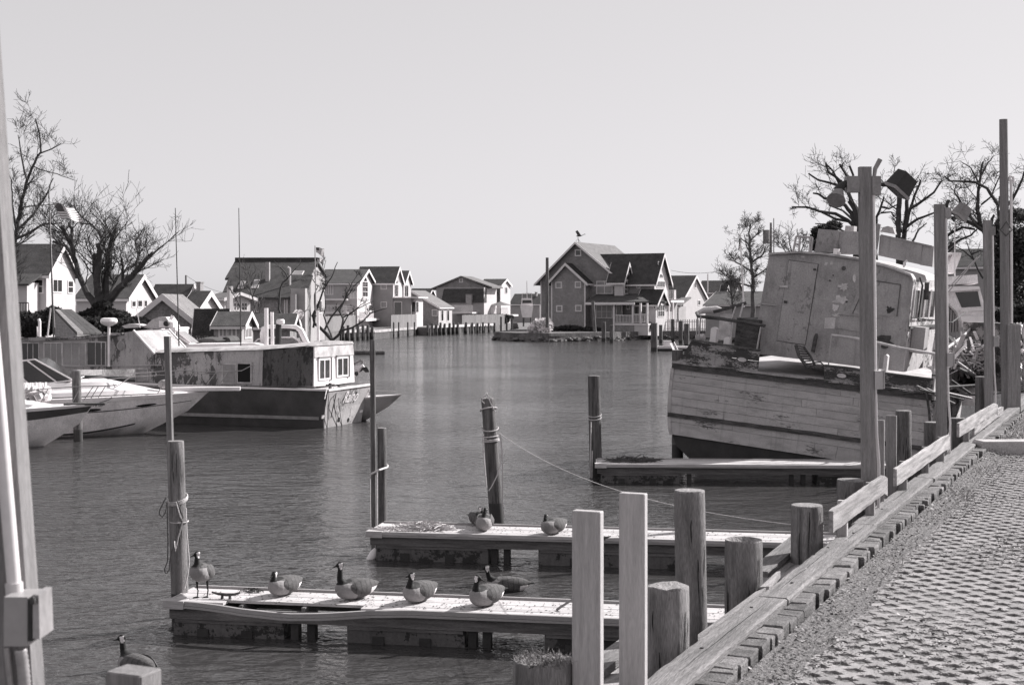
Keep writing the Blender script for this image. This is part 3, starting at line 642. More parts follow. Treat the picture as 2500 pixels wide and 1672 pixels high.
m_ = MB(); m_.tube([P(-.27,-.01,z-.23), P(-.30,-.04,z-.30), P(-.32,-.07,z-.35), P(-.325,-.08,z-.36)], [.04,.07,.10,.098], 16); part('round_lamp', m_, M['lampg'], t, True, smooth=True)
t, X, Y, z, P = lamp_post(2293, 499, -2.72, .135, 'second wooden lamp post with one pale tilted floodlight', 1, .05, 877, 2)
m_ = MB(); a, b = P(.07,-.05,z-.2), P(.16,.05,z-.05); m_.box(*a, *b); part('junction_box', m_, M['lampg'], t, True)
m_ = MB(); m_.tube([P(.11,0,z-.05), P(.11,0,z), P(.14,0,z+.06)], .024, 8); part('photocell', m_, M['lampd'], t, True)
m_ = MB(); m_.tube([P(.15,0,z-.13), P(.22,0,z-.12)], .02, 8); part('bracket', m_, M['lampd'], t, True)
floodlight(t, P(.33,0,z-.10), (.20,.18,.15), .62, 'lampg')
t, X, Y, z, P = lamp_post(2410, 538, -2.72, .14, 'third wooden lamp post with a small dark lamp head', 2, .05, 833, 3)
m_ = MB(); a, b = P(.04,-.05,z-.28), P(.14,.05,z-.12); m_.box(*a, *b); part('junction_box', m_, M['lampg'], t, True)
m_ = MB(); m_.tube([P(.07,0,z-.14), P(.09,0,z+.02), P(.13,0,z+.10)], [.03,.03,.02], 8); part('photocell', m_, M['lampd'], t, True)
# tall round pole, farthest along the bulkhead
u, Y = onv(2452, -2.72); X = (2452-CX)/FPX*Y; zt = H-(292-YH)/FPX*Y
t = thing('tall_pole', 'tallest wooden pole on the right with a pipe down its side', 'pole', (X, Y, 1.2))
m_ = MB(); m_.tube([(X-.02,Y,zt), (X+.02,Y,3.8), (X+.08,Y,1.2)], [.085,.10,.12], 14); part('pole_shaft', m_, M['post'], t, True, smooth=True)
m_ = MB(); m_.box(X+.02,Y-.18,1.3,X+.28,Y-.02,H-(792-YH)/FPX*Y); part('side_plank', m_, M['post'], t, True)
m_ = MB(); zz = H-(440-YH)/FPX*Y; m_.tube([(X+.14,Y,zz),(X+.15,Y,H-(790-YH)/FPX*Y)], .03, 8); m_.tube([(X+.09,Y,zz-.02),(X+.12,Y,zz+.08),(X+.18,Y,zz+.06),(X+.19,Y,zz-.06)], .03, 8); part('pipe', m_, M['conduit'], t, True, smooth=True)
m_ = MB(); zz = H-(560-YH)/FPX*Y; a = Vector((X-.12,Y-.1,zz-.02)); m_.tube([a, a+Vector((.13,0,.18)), a+Vector((.25,0,.0)), a+Vector((.12,0,-.12)), a], .012, 6); part('bracket', m_, M['rust'], t, True)

# ---- near leaning post at the left edge with the electric conduit
Yn = 3.67
t = thing('leaning_post', 'blurred near leaning post at the left edge with conduit and electrical box', 'post', (-1.2, Yn, 2.3))
def nx(py): return (57+(py-1120)*.069-CX)/FPX*Yn
zt, zb_ = H-(-260-YH)/FPX*Yn, 2.2
def NP(dx, dy, py): return (nx(py)+dx, Yn+dy, H-(py-YH)/FPX*Yn)
m_ = MB(); m_.hexa([NP(-.14,-.045,2500),NP(0,-.045,2500),NP(0,.045,2500),NP(-.14,.045,2500),NP(-.14,-.045,-300),NP(0,-.045,-300),NP(0,.045,-300),NP(-.14,.045,-300)])
part('post', m_, M['palepost'], t, True)
m_ = MB(); m_.tube([NP(-.036,-.075,540), NP(-.026,-.075,1000), NP(-.018,-.075,1460)], .0175, 16); part('conduit', m_, M['conduit'], t, True, smooth=True)
m_ = MB(); m_.tube([NP(-.044,-.075,-300), NP(-.037,-.075,540)], .0135, 16); part('conduit', m_, M['conduit'], t, True, smooth=True)
for py, r in ((543,.021),(1422,.022)):
    m_ = MB(); m_.tube([NP(-.037 if py < 900 else -.019,-.075,py-14), NP(-.037 if py < 900 else -.019,-.075,py+14)], r, 16); part('coupling', m_, M['conduit'], t, True, smooth=True)
Yb = Yn-.10
def bpx(px, py, y=Yb): return tuple(pt(px, py, y))
m_ = MB(); a, b = pt(27,1565,Yb), pt(84,1447,Yb); m_.box(a.x, Yb-.05, a.z, b.x, Yb+.055, b.z); bx = part('electrical_box', m_, M['boxm'], t, True)
m_ = MB(); a, b = pt(86,1552,Yb), pt(96,1452,Yb); m_.box(a.x, Yb-.055, a.z, b.x, Yb+.05, b.z); part('gasket', m_, M['lampd'], bx, True)
m_ = MB(); a, b = pt(98,1545,Yb), pt(118,1440,Yb); m_.hexa([(a.x,Yb-.055,a.z),(b.x,Yb-.065,a.z),(b.x,Yb+.04,a.z),(a.x,Yb+.045,a.z),(a.x,Yb-.055,b.z),(b.x-.004,Yb-.06,b.z),(b.x-.004,Yb+.04,b.z),(a.x,Yb+.045,b.z)]); cv = part('open_cover', m_, M['steel'], bx, True)
m_ = MB(); a = pt(102,1452,Yb); m_.ball((a.x, Yb-.066, a.z), (.008,.008,.010)); part('latch', m_, M['rust'], bx, True)
m_ = MB(); n = 40; rr_ = [.0165 if i % 2 else .0145 for i in range(n)]
m_.tube([NP(-.012+.004*math.sin(i/8), -.08, 1566+i*6) for i in range(n)], rr_, 12); part('flexible_conduit', m_, M['steel'], t, True, smooth=True)
m_ = MB(); m_.tube([NP(-.055,-.06,1566), NP(-.045,-.055,1800)], .008, 8); part('cable', m_, M['steel'], t, True)

# ---- tall slim posts standing at the dock ends
def slim(px, pytop, Y, w, label, lean, m1='post', zb=-2.5, d=.11):
    X = (px-CX)/FPX*Y; z = H-(pytop-YH)/FPX*Y
    return _sq('mooring_post', X, Y, z, w*.82, d*.5, label, None, zb, m1, lean, 'mooring post')
slim(440, 821, 20.9, .115, 'tall pale slim post behind the thick piling at the near dock end', -.19)
slim(916, 830, 26.6, .115, 'tall slim post at the outer end of the middle dock', -.05, 'pile')
def pil2(px, pytop, Y, dia_px, label, **k):
    X = (px-CX)/FPX*Y; return piling(X, Y, H-(pytop-YH)/FPX*Y, dia_px/2/FPX*Y, label, **k), (X, Y)
pil2(453, 1076, 20.35, 43, 'thick piling with coiled ropes at the outer end of the near dock', lean=(-.14,0), seed=41, rough=.015)
pil2(937, 1044, 27.2, 24, 'rope tied round piling behind the slim post of the middle dock', seed=42, lean=(-.04,0), m1='pile')
pil2(1237, 972, 29.9, 38, 'leaning piling wound with ropes behind the middle dock', lean=(-.40,0), seed=43, m1='pile', rough=.04, ragged=.05, rt=.14)
pil2(1461, 917, 37.9, 31, 'dark piling at the outer end of the far dock', lean=(-.12,0), seed=44, m1='pile')
pil2(1654, 854, 42.4, 28, 'black piling standing against the left corner of the derelict trawler', seed=45, m1='pile')
# ---- ropes
def rope(name, pts, r, label, m1='rope', n=6, cat='rope', group=None):
    m_ = MB(); m_.tube(pts, r, n); return solo(name, m_, M[m1], label, cat, group, smooth=True)
def coil(X, Y, z, R, turns, r, dz=.03, ph=0, wob=.02, lean=0):
    out = []; n = int(turns*16)
    for i in range(n+1):
        a = ph+2*PI*i/16; out.append((X+(R+r)*math.cos(a), Y+(R+r)*math.sin(a), z+dz*i/16+wob*math.sin(a+ph)))
    return out
def pts_px(L_, Y): return [tuple(pt(x, y, Y if len(q_) < 3 else q_[2])) for q_ in L_ for x, y in ((q_[0], q_[1]),)]
Xp, Yp = (441-CX)/FPX*20.35-.04, 20.35
rope('rope', coil(Xp, Yp, H-(1225-YH)/FPX*Yp, .125, 3.2, .011, .02, .5, .05), .011, 'pale rope wound round the thick piling of the near dock')
rope('rope', pts_px([(405,1215),(398,1228),(390,1245),(389,1255),(396,1262),(403,1252),(408,1225),(410,1330),(409,1370),(402,1388),(403,1398),(408,1398),(413,1390),(414,1372),(420,1345),(432,1310),(447,1262),(432,1220)], 20.2), .009, 'dark rope loops hanging left of the thick piling', 'roped')
rope('rope', pts_px([(454,1240),(456,1300),(462,1370),(459,1400),(452,1430),(447,1450)], 20.2), .010, 'pale rope falling down the right side of the thick piling')
rope('rope', pts_px([(430,1225),(440,1260),(447,1272),(436,1310),(428,1345),(426,1320)], 20.18), .008, 'thin crossing line on the face of the thick piling')
rope('rope', coil(Xp+.02, Yp, H-(1273-YH)/FPX*Yp, .122, 1.1, .008, .005, .2, .005), .008, 'single rope band tied below the coils on the thick piling')
Xq, Yq = (937-CX)/FPX*27.2-.03, 27.2
rope('rope', pts_px([(905,1157,26.5),(925,1147,26.5),(946,1140,27.0),(947,1136,27.2),(944,1133,27.35),(925,1138,27.4)], 26.5), .018, 'pale rope tying the slim post to the round piling')
rope('rope', pts_px([(904,1160),(904,1230),(905,1290)], 26.5), .01, 'thin line hanging down the left side of the slim post')
rope('rope', pts_px([(921,1150),(921,1200),(921,1290)], 26.5), .012, 'line hanging down the right side of the slim post')
Yr = 29.9
def cx_(py): return (1237-CX)/FPX*Yr - .40*((H-(py-YH)/FPX*Yr)+2.6)/(H-(972-YH)/FPX*Yr+2.6)
for i, (py, tn) in enumerate(((1048,1.1),(1066,1.2),(1078,2.4),(1000,1.0))):
    rope('rope', coil(cx_(py)+.0, Yr, H-(py-YH)/FPX*Yr, .16, tn, .014, .03, i*.9, .05 if i in (0,3) else .015), .014, ['upper rope turn on the leaning piling','second rope turn on the leaning piling','thick white triple turn round the leaning piling','rope draped over the head of the leaning piling'][i])
rope('rope', pts_px([(1216,1055),(1222,1075),(1225,1100),(1222,1130),(1214,1160),(1200,1188),(1193,1198)], 29.65), .013, 'long loop hanging in front of the leaning piling')
rope('rope', pts_px([(1222,1058),(1226,1100),(1227,1180),(1227,1220),(1231,1262)], 29.65), .013, 'straight line dropping down the right of the leaning piling')
rope('rope', pts_px([(1180,1060),(1180,1100),(1184,1150),(1188,1190)], 29.65), .012, 'knotted line hanging left on the leaning piling')
rope('rope', pts_px([(1183,985),(1176,978),(1180,970),(1190,962),(1188,958),(1198,985),(1209,1005)], 29.7), .012, 'frayed rope end sticking up from the leaning piling top')
# long mooring line from the leaning piling to the quay
A = pt(1217, 1056, 29.75); B = pt(1990, 1286, 14.2); pts = []
for i in range(41):
    t_ = i/40; p = A+(B-A)*t_; p.z -= 1.15*t_*(1-t_)*2.1*.55; pts.append(tuple(p))
rope('mooring_line', pts, .005, 'long sagging mooring line from the leaning piling to the quay')
rope('rope', coil((1461-CX)/FPX*37.9-.1, 37.9, H-(1026-YH)/FPX*37.9, .16, 2.1, .012, .08, 0, .04), .014, 'rope tied round the piling at the far dock end')
rope('rope', pts_px([(1443,1030),(1442,1100),(1441,1175),(1445,1178),(1446,1100)], 37.6), .014, 'slack line hanging left of the far dock piling', 'rope')

# ---- docks
def dock(loc, phi, length, width, label, segs, ztop, beam_h=.155, gap=None, warp=None, floats=(), brackets=(), seed=0):
    """narrow floating pier: long deck boards, edge strips, side beams, floats, crossmembers"""
    fr = Frame(loc, phi); t = thing('dock', label, 'dock', loc, fr.rot, 'finger piers')
    nb = 5; w = width/nb
    for j in range(nb):
        xs = [0]; 
        while xs[-1] < length: xs.append(min(length, xs[-1]+segs+(.7*((j*7) % 3))))
        for a, b in zip(xs[:-1], xs[1:]):
            pieces = [(a, b)]
            if gap and j == 0:
                pieces = [(a, min(b, gap[0]))] + [(max(a, gap[1]), b)]
            for (a_, b_) in pieces:
                if b_-a_ > .05:
                    m_ = MB(); m_.box(a_+.003, j*w+.004, -.035, b_-.003, (j+1)*w-.004, 0+.003*((j*3) % 2)); part('deck_board', m_, M['deck'], t)
    # near edge strip, two stepped battens
    n = 48; 
    for (dy, zt, zb_, mm) in ((-.035, .012, -.05, 'deck' if not warp else 'rub'), (-.05, -.052, -.085, 'rub')):
        rings = []
        for i in range(n+1):
            x = .22+(length-.22)*i/n; yo, zo = (warp(x) if warp else (0,0))
            rings.append([(x, dy+yo, zb_+zo), (x, yo-.002, zb_+zo), (x, yo-.002, zt+zo), (x, dy+yo, zt-.006+zo)])
        m_ = MB(); m_.loft(rings); part('edge_strip', m_, M[mm], t)
    m_ = MB(); m_.box(0, width+.002, -.06, length, width+.045, .035); part('edge_strip', m_, M['rub'], t)
    m_ = MB(); m_.box(-.06, -.06, -.10, .24, .16, .014); m_.box(-.03,.16,-.08,0,width,.01); part('corner_cap', m_, M['deck'], t)
    for yy in (.02, width-.06):
        m_ = MB(); rr = random.Random(seed); rings = []
        for i in range(25):
            x = length*i/24; rings.append([(x,yy,-.09-beam_h-.008*rr.random()),(x,yy+.05,-.09-beam_h),(x,yy+.05,-.089),(x,yy,-.089)])
        m_.loft(rings); part('side_beam', m_, M['beam'], t)
    for x in [.1+.9*i for i in range(int(length/.9))]:
        m_ = MB(); m_.box(x, .075, -.20, x+.05, width-.065, -.04); part('crossmember', m_, M['beam'], t)
    for (a, b) in floats:
        rr = random.Random(seed+int(a*10)); rings = []; nn = 14
        for i in range(nn+1):
            x = a+(b-a)*i/nn; dz = .05*(rr.random() if i not in (0,nn) else 0)
            rings.append([(x, .06, -ztop-.25), (x, width-.10, -ztop-.25), (x, width-.09, -.25), (x, .05, -.25)])
        m_ = MB(); m_.loft(rings); fl = part('float', m_, M['floatm'], t)
        m_ = MB(); m_.box(a+.02, .035, -.30, b-.02, .052, -.252); part('float_rail', m_, M['beam'], fl)
        for k in (.22, .62):
            m_ = MB(); xx = a+(b-a)*k; m_.box(xx, .030, -ztop-.02, xx+.16, .049, -.38); part('float_strap', m_, M['boot'], fl)
    for x in brackets:
        m_ = MB(); m_.box(x, .08, -ztop-1.5, x+.11, .22, -.1); part('pile_guide', m_, M['boot'], t)
    return t, fr
# near dock, with the warped edge board
L1 = gp(412, 1466, .48); f1 = Frame(L1, 10.4)
def fx(px, f_): return f_.F(px, 1500)[0]
def lerp_warp(x):
    xs = [fx(p, f1) for p in (455, 520, 600, 715, 800, 910, 1010)]
    yo = [0, -.05, -.16, -.24, -.18, -.05, 0]; zo = [0, -.01, -.035, -.060, -.05, -.012, 0]
    if x <= xs[0] or x >= xs[-1]: return 0, 0
    for i in range(len(xs)-1):
        if xs[i] <= x <= xs[i+1]:
            k = (x-xs[i])/(xs[i+1]-xs[i]); k = k*k*(3-2*k) if i in (0, 5) else k
            return yo[i]+(yo[i+1]-yo[i])*k, zo[i]+(zo[i+1]-zo[i])*k
dock1, f1 = dock(L1, 10.4, 9.0, .93, 'near floating dock with the warped edge board, five geese on it', 3.4, .48, gap=(fx(545,f1), fx(880,f1)), warp=lerp_warp,
    floats=((.05, fx(690,f1)), (fx(845,f1), fx(1132,f1)), (fx(1328,f1), fx(1560,f1))), brackets=(fx(705,f1), fx(745,f1), fx(1140,f1), fx(1175,f1)), seed=3)
L2 = gp(903, 1297, .52)
dock2, f2 = dock(L2, 9.5, 9.6, 1.0, 'middle floating dock carrying two geese and tangled rope', 4.1, .52,
    floats=((.1, 2.15), (3.05, 5.6), (6.9, 9.2)), brackets=(2.2, 2.42, 5.7), seed=4)
L3 = gp(1458, 1132, .50)
dock3, f3 = dock(L3, 3.0, 11.0, 1.05, 'far dark floating dock in front of the derelict trawler', 4.3, .5,
    floats=((.1, 2.1), (5.6, 7.9), (9, 10.5)), brackets=(2.3, 4.9, 5.2), seed=5)
# debris, cleats and nests on the docks
def twig_heap(f_, c, n, r, h, seed, name, label, mm, th=.006, cat='debris'):
    rr = random.Random(seed); m_ = MB()
    for i in range(n):
        a = rr.random()*6.28; q_ = r*math.sqrt(rr.random()); p = Vector((c[0]+q_*math.cos(a)*1.6, c[1]+q_*math.sin(a)*.7, rr.random()*h*(1-q_/r*.6)+.006)); d = Vector((rr.gauss(0,1), rr.gauss(0,.6), rr.gauss(0,.25)))*r*.35
        m_.tube([f_.m @ (p-d), f_.m @ (p+Vector((0,0,.01))), f_.m @ (p+d)], th, 4)
    return solo(name, m_, M[mm], label, cat, kind='stuff')
c = f1.T(614, 1442, .02); twig_heap(f1, c, 60, .10, .07, 1, 'twig_heap', 'dark twig heap near the far edge of the near dock', 'leafd', .005)
c = f2.T(1035, 1288, .03); twig_heap(f2, c, 130, .30, .16, 2, 'rope_heap', 'tangled pale rope heap on the middle dock', 'rope', .010)
c = f2.T(960, 1290, .03); twig_heap(f2, c, 90, .25, .04, 12, 'rope_heap', 'thin scattering of cord and weed at the outer end of the middle dock', 'rope', .006)
c = f3.T(1545, 1124, .03); twig_heap(f3, c, 160, .45, .12, 3, 'weed_heap', 'dark weed and twigs heaped on the far dock end', 'leafd', .008)
def scatter(f_, n, seed, x0, x1, w, label):
    rr = random.Random(seed); m_ = MB()
    for i in range(n):
        p = Vector((rr.uniform(x0, x1), rr.uniform(.08, w-.05), .006)); a = rr.random()*3; s_ = rr.uniform(.006,.022)
        e1 = Vector((math.cos(a)*s_, math.sin(a)*s_, 0)); e2 = Vector((-math.sin(a)*s_*.5, math.cos(a)*s_*.5, 0)); 
        m_.add([f_.m @ (p-e1), f_.m @ (p-e2+Vector((0,0,.006))), f_.m @ (p+e1), f_.m @ (p+e2+Vector((0,0,.01)))], [(0,1,2,3)])
    o = newobj('droppings', mesh_of(m_, M['leafd'])); tagp(o, label, 'droppings', None, 'stuff')
scatter(f1, 700, 5, .3, 8.5, .9, 'goose droppings and crumbs scattered over the near dock')
scatter(f2, 600, 6, .2, 9, .95, 'droppings and crumbs scattered over the middle dock')
def cleat(f_, px, py, s_, label, ang=0):
    x, y = f_.T(px, py, 0); m_ = MB()
    X0 = lambda a, b, c_: f_.m @ Vector((x+a*s_, y+b*s_, c_*s_))
    m_.tube([X0(-.5,0,.22), X0(-.3,0,.17), X0(0,0,.15), X0(.3,0,.17), X0(.5,0,.24)], [.03*s_,.045*s_,.055*s_,.045*s_,.03*s_], 8)
    for q_ in (-.14,.14): m_.tube([X0(q_,0,0), X0(q_*.9,0,.16)], [.06*s_,.04*s_], 8)
    return solo('cleat', m_, M['rust'], label, 'cleat', smooth=True)
cleat(f1, 552, 1462, .42, 'rusty mooring cleat beside the standing goose')
cleat(f2, 1470, 1318, .3, 'small cleat on the middle dock by the new posts')
# stick leaning on the near dock and its plank ramp
m_ = MB(); a = f1.m @ Vector((f1.T(1358, 1490, 0)[0], f1.T(1358, 1490, 0)[1], .01)); b = pt(1400, 1462, a.y); m_.tube([a, b+Vector((0,.02,0))], [.018,.016], 6); solo('stick', m_, M['post'], 'short stick propped on the near dock against the left new post', 'stick')
rope('rope', pts_px([(975,1302,25.75),(974,1320,25.7),(972,1345,25.7),(968,1375,25.7)], 25.7), .012, 'rope hanging over the edge of the middle dock')
rope('rope', pts_px([(979,1302,25.75),(980,1325,25.7),(976,1350,25.7),(971,1372,25.7)], 25.7), .010, 'second thinner rope end hanging over the middle dock edge')
rope('rope', pts_px([(910,1305,25.7),(916,1325,25.7),(918,1345,25.7),(916,1352,25.7)], 25.7), .012, 'line from the corner of the middle dock to its float buoy')
m_ = MB(); m_.tube([pt(920,1340,25.7), pt(913,1352,25.7), pt(900,1372,25.7)], [.05,.085,.07], 12); m_.tube([pt(900,1370,25.7), pt(896,1376,25.7)], [.05,.03], 10, 1)
solo('fender', m_, [M['gel'], M['rust']], 'small white fender hanging at the corner of the middle dock', 'fender', smooth=True)
# ramps and braces between bulkhead and docks, seen low between the pilings
for i, (a, b, w, h, mm, lab) in enumerate((
    (pt(1380,1690,8.3), pt(1640,1495,11.2), .16, .05, 'capw', 'sloping brace plank seen low between the two new front posts'),
    (pt(1400,1720,8.2), pt(1660,1560,10.8), .20, .05, 'railw', 'paler lower brace plank below the sloping brace'),
    (pt(1850,1400,12.4), pt(1990,1285,14.6), .18, .05, 'capw', 'grey ramp plank seen between the hollow piling and the smooth piling'),
    (pt(1855,1430,12.1), pt(2000,1330,14.2), .25, .05, 'railw', 'paler ramp plank under the grey one by the smooth piling'))):
    m_ = MB(); m_.beam(a, b, w, h); solo('brace_plank', m_, M[mm], lab, 'plank')
# ================================================================ HOUSES
class House:
    def __init__(s, name, label, cx, Y, phi, zb=1.15, cat='house', group=None):
        s.loc = Vector(((cx-CX)/FPX*Y, Y, zb)); s.f = Frame(s.loc, phi); s.cx = cx; s.Y = Y; s.zb = zb
        s.t = thing(name, label, cat, s.loc, s.f.rot, group)
    def X(s, px, y=0): return s.f.F(px, YH+20, y)[0]
    def D(s, px, x=0): return s.f.R(px, YH+20, x)[0]
    def Z(s, py, x=0, y=0):      # height whose picture row is py above local ground point (x, y)
        w = s.f.m @ Vector((x, y, 0)); return H-(py-YH)/FPX*w.y - s.zb
    def wall(s, x0, x1, y0, y1, ze, zp, ridge, m='wall_m', z0=-.6, label=None):
        mb = MB(); rm = (x0+x1)/2; ym = (y0+y1)/2
        if ridge == 'x': mb.prism([(y0,z0),(y1,z0),(y1,ze),(ym,zp),(y0,ze)], 'x', x0, x1)
        elif ridge == 'y': mb.prism([(x0,z0),(x1,z0),(x1,ze),(rm,zp),(x0,ze)], 'y', y0, y1)
        else: mb.box(x0,y0,z0,x1,y1,ze)
        return part('wall', mb, M[m], s.t, label=label)
    def roof(s, x0, x1, y0, y1, ze, zp, ridge, m='roof', over=.35, th=.16, trim='trim', tw=.16, asym=None):
        """two roof slabs and the rake and eave boards"""
        mb = MB(); tb = MB()
        if ridge == 'x':
            ym = asym if asym is not None else (y0+y1)/2; e = over*(zp-ze)/max(.1, ym-y0); e2 = over*(zp-ze)/max(.1, y1-ym)
            A = (y0-over, ze-e); B = (ym, zp); C = (y1+over, ze-e2); xa, xb = x0-over*.6, x1+over
            mb.prism([A, (A[0],A[1]+th), (B[0],B[1]+th), (B[0],B[1]+.002)][::-1], 'x', xa, xb)
            mb.prism([C, (C[0],C[1]+th), (B[0],B[1]+th), (B[0],B[1]+.002)], 'x', xa, xb)
            for q in (A, C):
                for x_ in (xa-.04, xb): tb.prism([(q[0],q[1]-tw),(q[0],q[1]+th+.02),(B[0],B[1]+th+.02),(B[0],B[1]-tw)][::(-1 if q is A else 1)], 'x', x_, x_+.04)
            tb.box(xa, A[0]-.03, A[1]-tw*.4, xb, A[0]-.001, A[1]+th*.7)
        else:
            rm = asym if asym is not None else (x0+x1)/2; e = over*(zp-ze)/max(.1, rm-x0); e2 = over*(zp-ze)/max(.1, x1-rm)
            A = (x0-over, ze-e); B = (rm, zp); C = (x1+over, ze-e2); ya, yb = y0-over, y1+over*.6
            mb.prism([A, (A[0],A[1]+th), (B[0],B[1]+th), (B[0],B[1]+.002)], 'y', ya, yb)
            mb.prism([C, (C[0],C[1]+th), (B[0],B[1]+th), (B[0],B[1]+.002)][::-1], 'y', ya, yb)
            for q in (A, C):
                tb.prism([(q[0],q[1]-tw),(q[0],q[1]+th+.02),(B[0],B[1]+th+.02),(B[0],B[1]-tw)][::(1 if q is A else -1)], 'y', ya-.05, ya-.002)
            tb.box(C[0]+.001, ya, C[1]-tw*.4, C[0]+.03, yb, C[1]+th*.7)
        r = part('roof', mb, M[m], s.t)
        if trim: part('fascia', tb, M[trim], r)
        return r
    def gx(s, xl, xr, ye, yp, m='wall_m', rm='roof', y0=0, x1=0, **k):   # ridge across the picture, gable facing right
        ml = k.pop('wl', None)
        x0 = s.X(xl, y0); y1 = s.D(xr, x1); ze = s.Z(ye, x1, y0); zp = s.Z(yp, x1, (y0+y1)/2)
        s.wall(x0, x1, y0, y1, ze, zp, 'x', m, label=ml); s.roof(x0, x1, y0, y1, ze, zp, 'x', rm, **k); return x0, y1, ze, zp
    def gy(s, xl, xr, ye, yp, m='wall_m', rm='roof', y0=0, x1=0, depth=8, **k):  # ridge into the depth, gable facing us
        x0 = s.X(xl, y0); ze = s.Z(ye, x1, y0); zp = s.Z(yp, (x0+x1)/2, y0); y1 = s.D(xr, x1) if xr is not None else y0+depth
        s.wall(x0, x1, y0, y1, ze, zp, 'y', m); s.roof(x0, x1, y0, y1, ze, zp, 'y', rm, **k); return x0, y1, ze, zp
    def winF(s, a, b, c, d, y=0, nx=2, ny=1, glass='glass', name='window', tr=.1, frame='trim', arch=False):
        """window in the near face, picture box (a,b)-(c,d)"""
        x0, z1 = s.f.F(a, b, y); x1, z0 = s.f.F(c, d, y); mb = MB(); yy = y-.06
        mb.box(x0-tr, yy, z0-tr, x0, y+.02, z1+tr); mb.box(x1, yy, z0-tr, x1+tr, y+.02, z1+tr); mb.box(x0, yy, z0-tr, x1, y+.02, z0); mb.box(x0, yy, z1, x1, y+.02, z1+tr)
        for i in range(1, nx): xx = x0+(x1-x0)*i/nx; mb.box(xx-.04, yy+.01, z0, xx+.04, y+.02, z1)
        for i in range(1, ny): zz = z0+(z1-z0)*i/ny; mb.box(x0, yy+.015, zz-.03, x1, y+.02, zz+.03)
        w = part(name, mb, M[frame], s.t); pb = MB(); pb.box(x0, y-.02, z0, x1, y+.015, z1); part('pane', pb, M[glass], w); return w
    def winR(s, a, b, c, d, x=0, nx=1, ny=1, glass='glass', name='window', tr=.1, frame='trim', round_=False):
        """window in the right hand face"""
        y0, z1 = s.f.R(a, b, x); y1, z0 = s.f.R(c, d, x); mb = MB(); X2 = x+.06
        if y1 < y0: y0, y1 = y1, y0
        if round_:
            mb2 = MB(); n = 10; cy, r = (y0+y1)/2, (y1-y0)/2; P = [(y0,z0)] + [(cy+r*math.cos(PI*i/n), z0+(z1-z0)*math.sin(PI*i/n)) for i in range(n+1)][:-1][0:] + [(y0,z0)]
            P = [(cy+r*math.cos(PI*i/n), z0+(z1-z0)*math.sin(PI*i/n)) for i in range(n+1)]
            Q = [(cy+(r+tr)*math.cos(PI*i/n), z0-tr*.6+(z1-z0+tr*1.6)*math.sin(PI*i/n)) for i in range(n+1)]
            mb.prism(Q, 'x', x-.02, x+.04); w = part(name, mb, M[frame], s.t); mb2.prism(P, 'x', x+.02, x+.055); part('pane', mb2, M[glass], w); return w
        mb.box(x-.02, y0-tr, z0-tr, X2, y0, z1+tr); mb.box(x-.02, y1, z0-tr, X2, y1+tr, z1+tr); mb.box(x-.02, y0, z0-tr, X2, y1, z0); mb.box(x-.02, y0, z1, X2, y1, z1+tr)
        for i in range(1, nx): yy = y0+(y1-y0)*i/nx; mb.box(x-.02, yy-.04, z0, X2-.01, yy+.04, z1)
        for i in range(1, ny): zz = z0+(z1-z0)*i/ny; mb.box(x-.02, y0, zz-.03, X2-.015, y1, zz+.03)
        w = part(name, mb, M[frame], s.t); pb = MB(); pb.box(x-.015, y0, z0, x+.02, y1, z1); part('pane', pb, M[glass], w); return w
    def chimney(s, a, b, c, d, y, m='brickw', dep=.7):
        x0, z1 = s.f.F(a, b, y); x1, z0 = s.f.F(c, d, y); mb = MB(); mb.box(x0, y, z0, x1, y+dep, z1-.12); ch = part('chimney', mb, M[m], s.t)
        mb = MB(); mb.box(x0-.06, y-.06, z1-.12, x1+.06, y+dep+.06, z1); part('chimney_cap', mb, M[m], ch)
    def railing(s, a, b, c, d, y=0, x=None, n=None, m='trim'):
        """railing with balusters, facing us at depth y, or (x given) on a right facing side"""
        mb = MB()
        if x is None:
            x0, z1 = s.f.F(a, b, y); x1, z0 = s.f.F(c, d, y); n = n or int((x1-x0)/.2)
            mb.box(x0, y-.04, z1-.08, x1, y+.04, z1); mb.box(x0, y-.03, z0, x1, y+.03, z0+.06)
            for i in range(n+1): xx = x0+(x1-x0)*i/n; mb.box(xx-.03, y-.02, z0, xx+.03, y+.02, z1-.08)
        else:
            y0, z1 = s.f.R(a, b, x); y1, z0 = s.f.R(c, d, x); n = n or int((y1-y0)/.2)
            mb.box(x-.04, y0, z1-.08, x+.04, y1, z1); mb.box(x-.03, y0, z0, x+.03, y1, z0+.06)
            for i in range(n+1): yy = y0+(y1-y0)*i/n; mb.box(x-.02, yy-.03, z0, x+.02, yy+.03, z1-.08)
        return part('railing', mb, M[m], s.t)
    def slab(s, x0, x1, y0, y1, z0, z1, m='trim', name='deck'):
        mb = MB(); mb.box(x0,y0,z0,x1,y1,z1); return part(name, mb, M[m], s.t)
# 1 white two storey house, far left
h = House('house', 'white two-storey house with dark roof at the far left behind the hedge', 113, 115, 3)
x0, y1, ze, zp = h.gx(-30, 184, 669, 600, 'wall_w', 'roof', tw=.25)
h.winF(85, 684, 104, 714, nx=1, ny=2); h.winR(129, 683, 150, 712, nx=2); h.winR(166, 687, 177, 714, nx=1, ny=2)
# lower projecting gable
h.slab(h.X(20, -2.5), h.X(66, -2.5), -2.5, -.01, -.6, h.Z(690, -2, -2.5), 'wall_w', 'wall')
mb = MB(); a = h.X(10, -3); b = h.X(70, -3); zt = h.Z(668, -2, -1); mb.hexa([(a,-3,zt-1),(b,-3,zt-1),(b,.3,zt),(a,.3,zt),(a,-3,zt-.85),(b,-3,zt-.85),(b,.3,zt+.15),(a,.3,zt+.15)]); part('roof', mb, M['roof'], h.t)
h.railing(36, 738, 70, 768, y=-3.2, m='fenced')
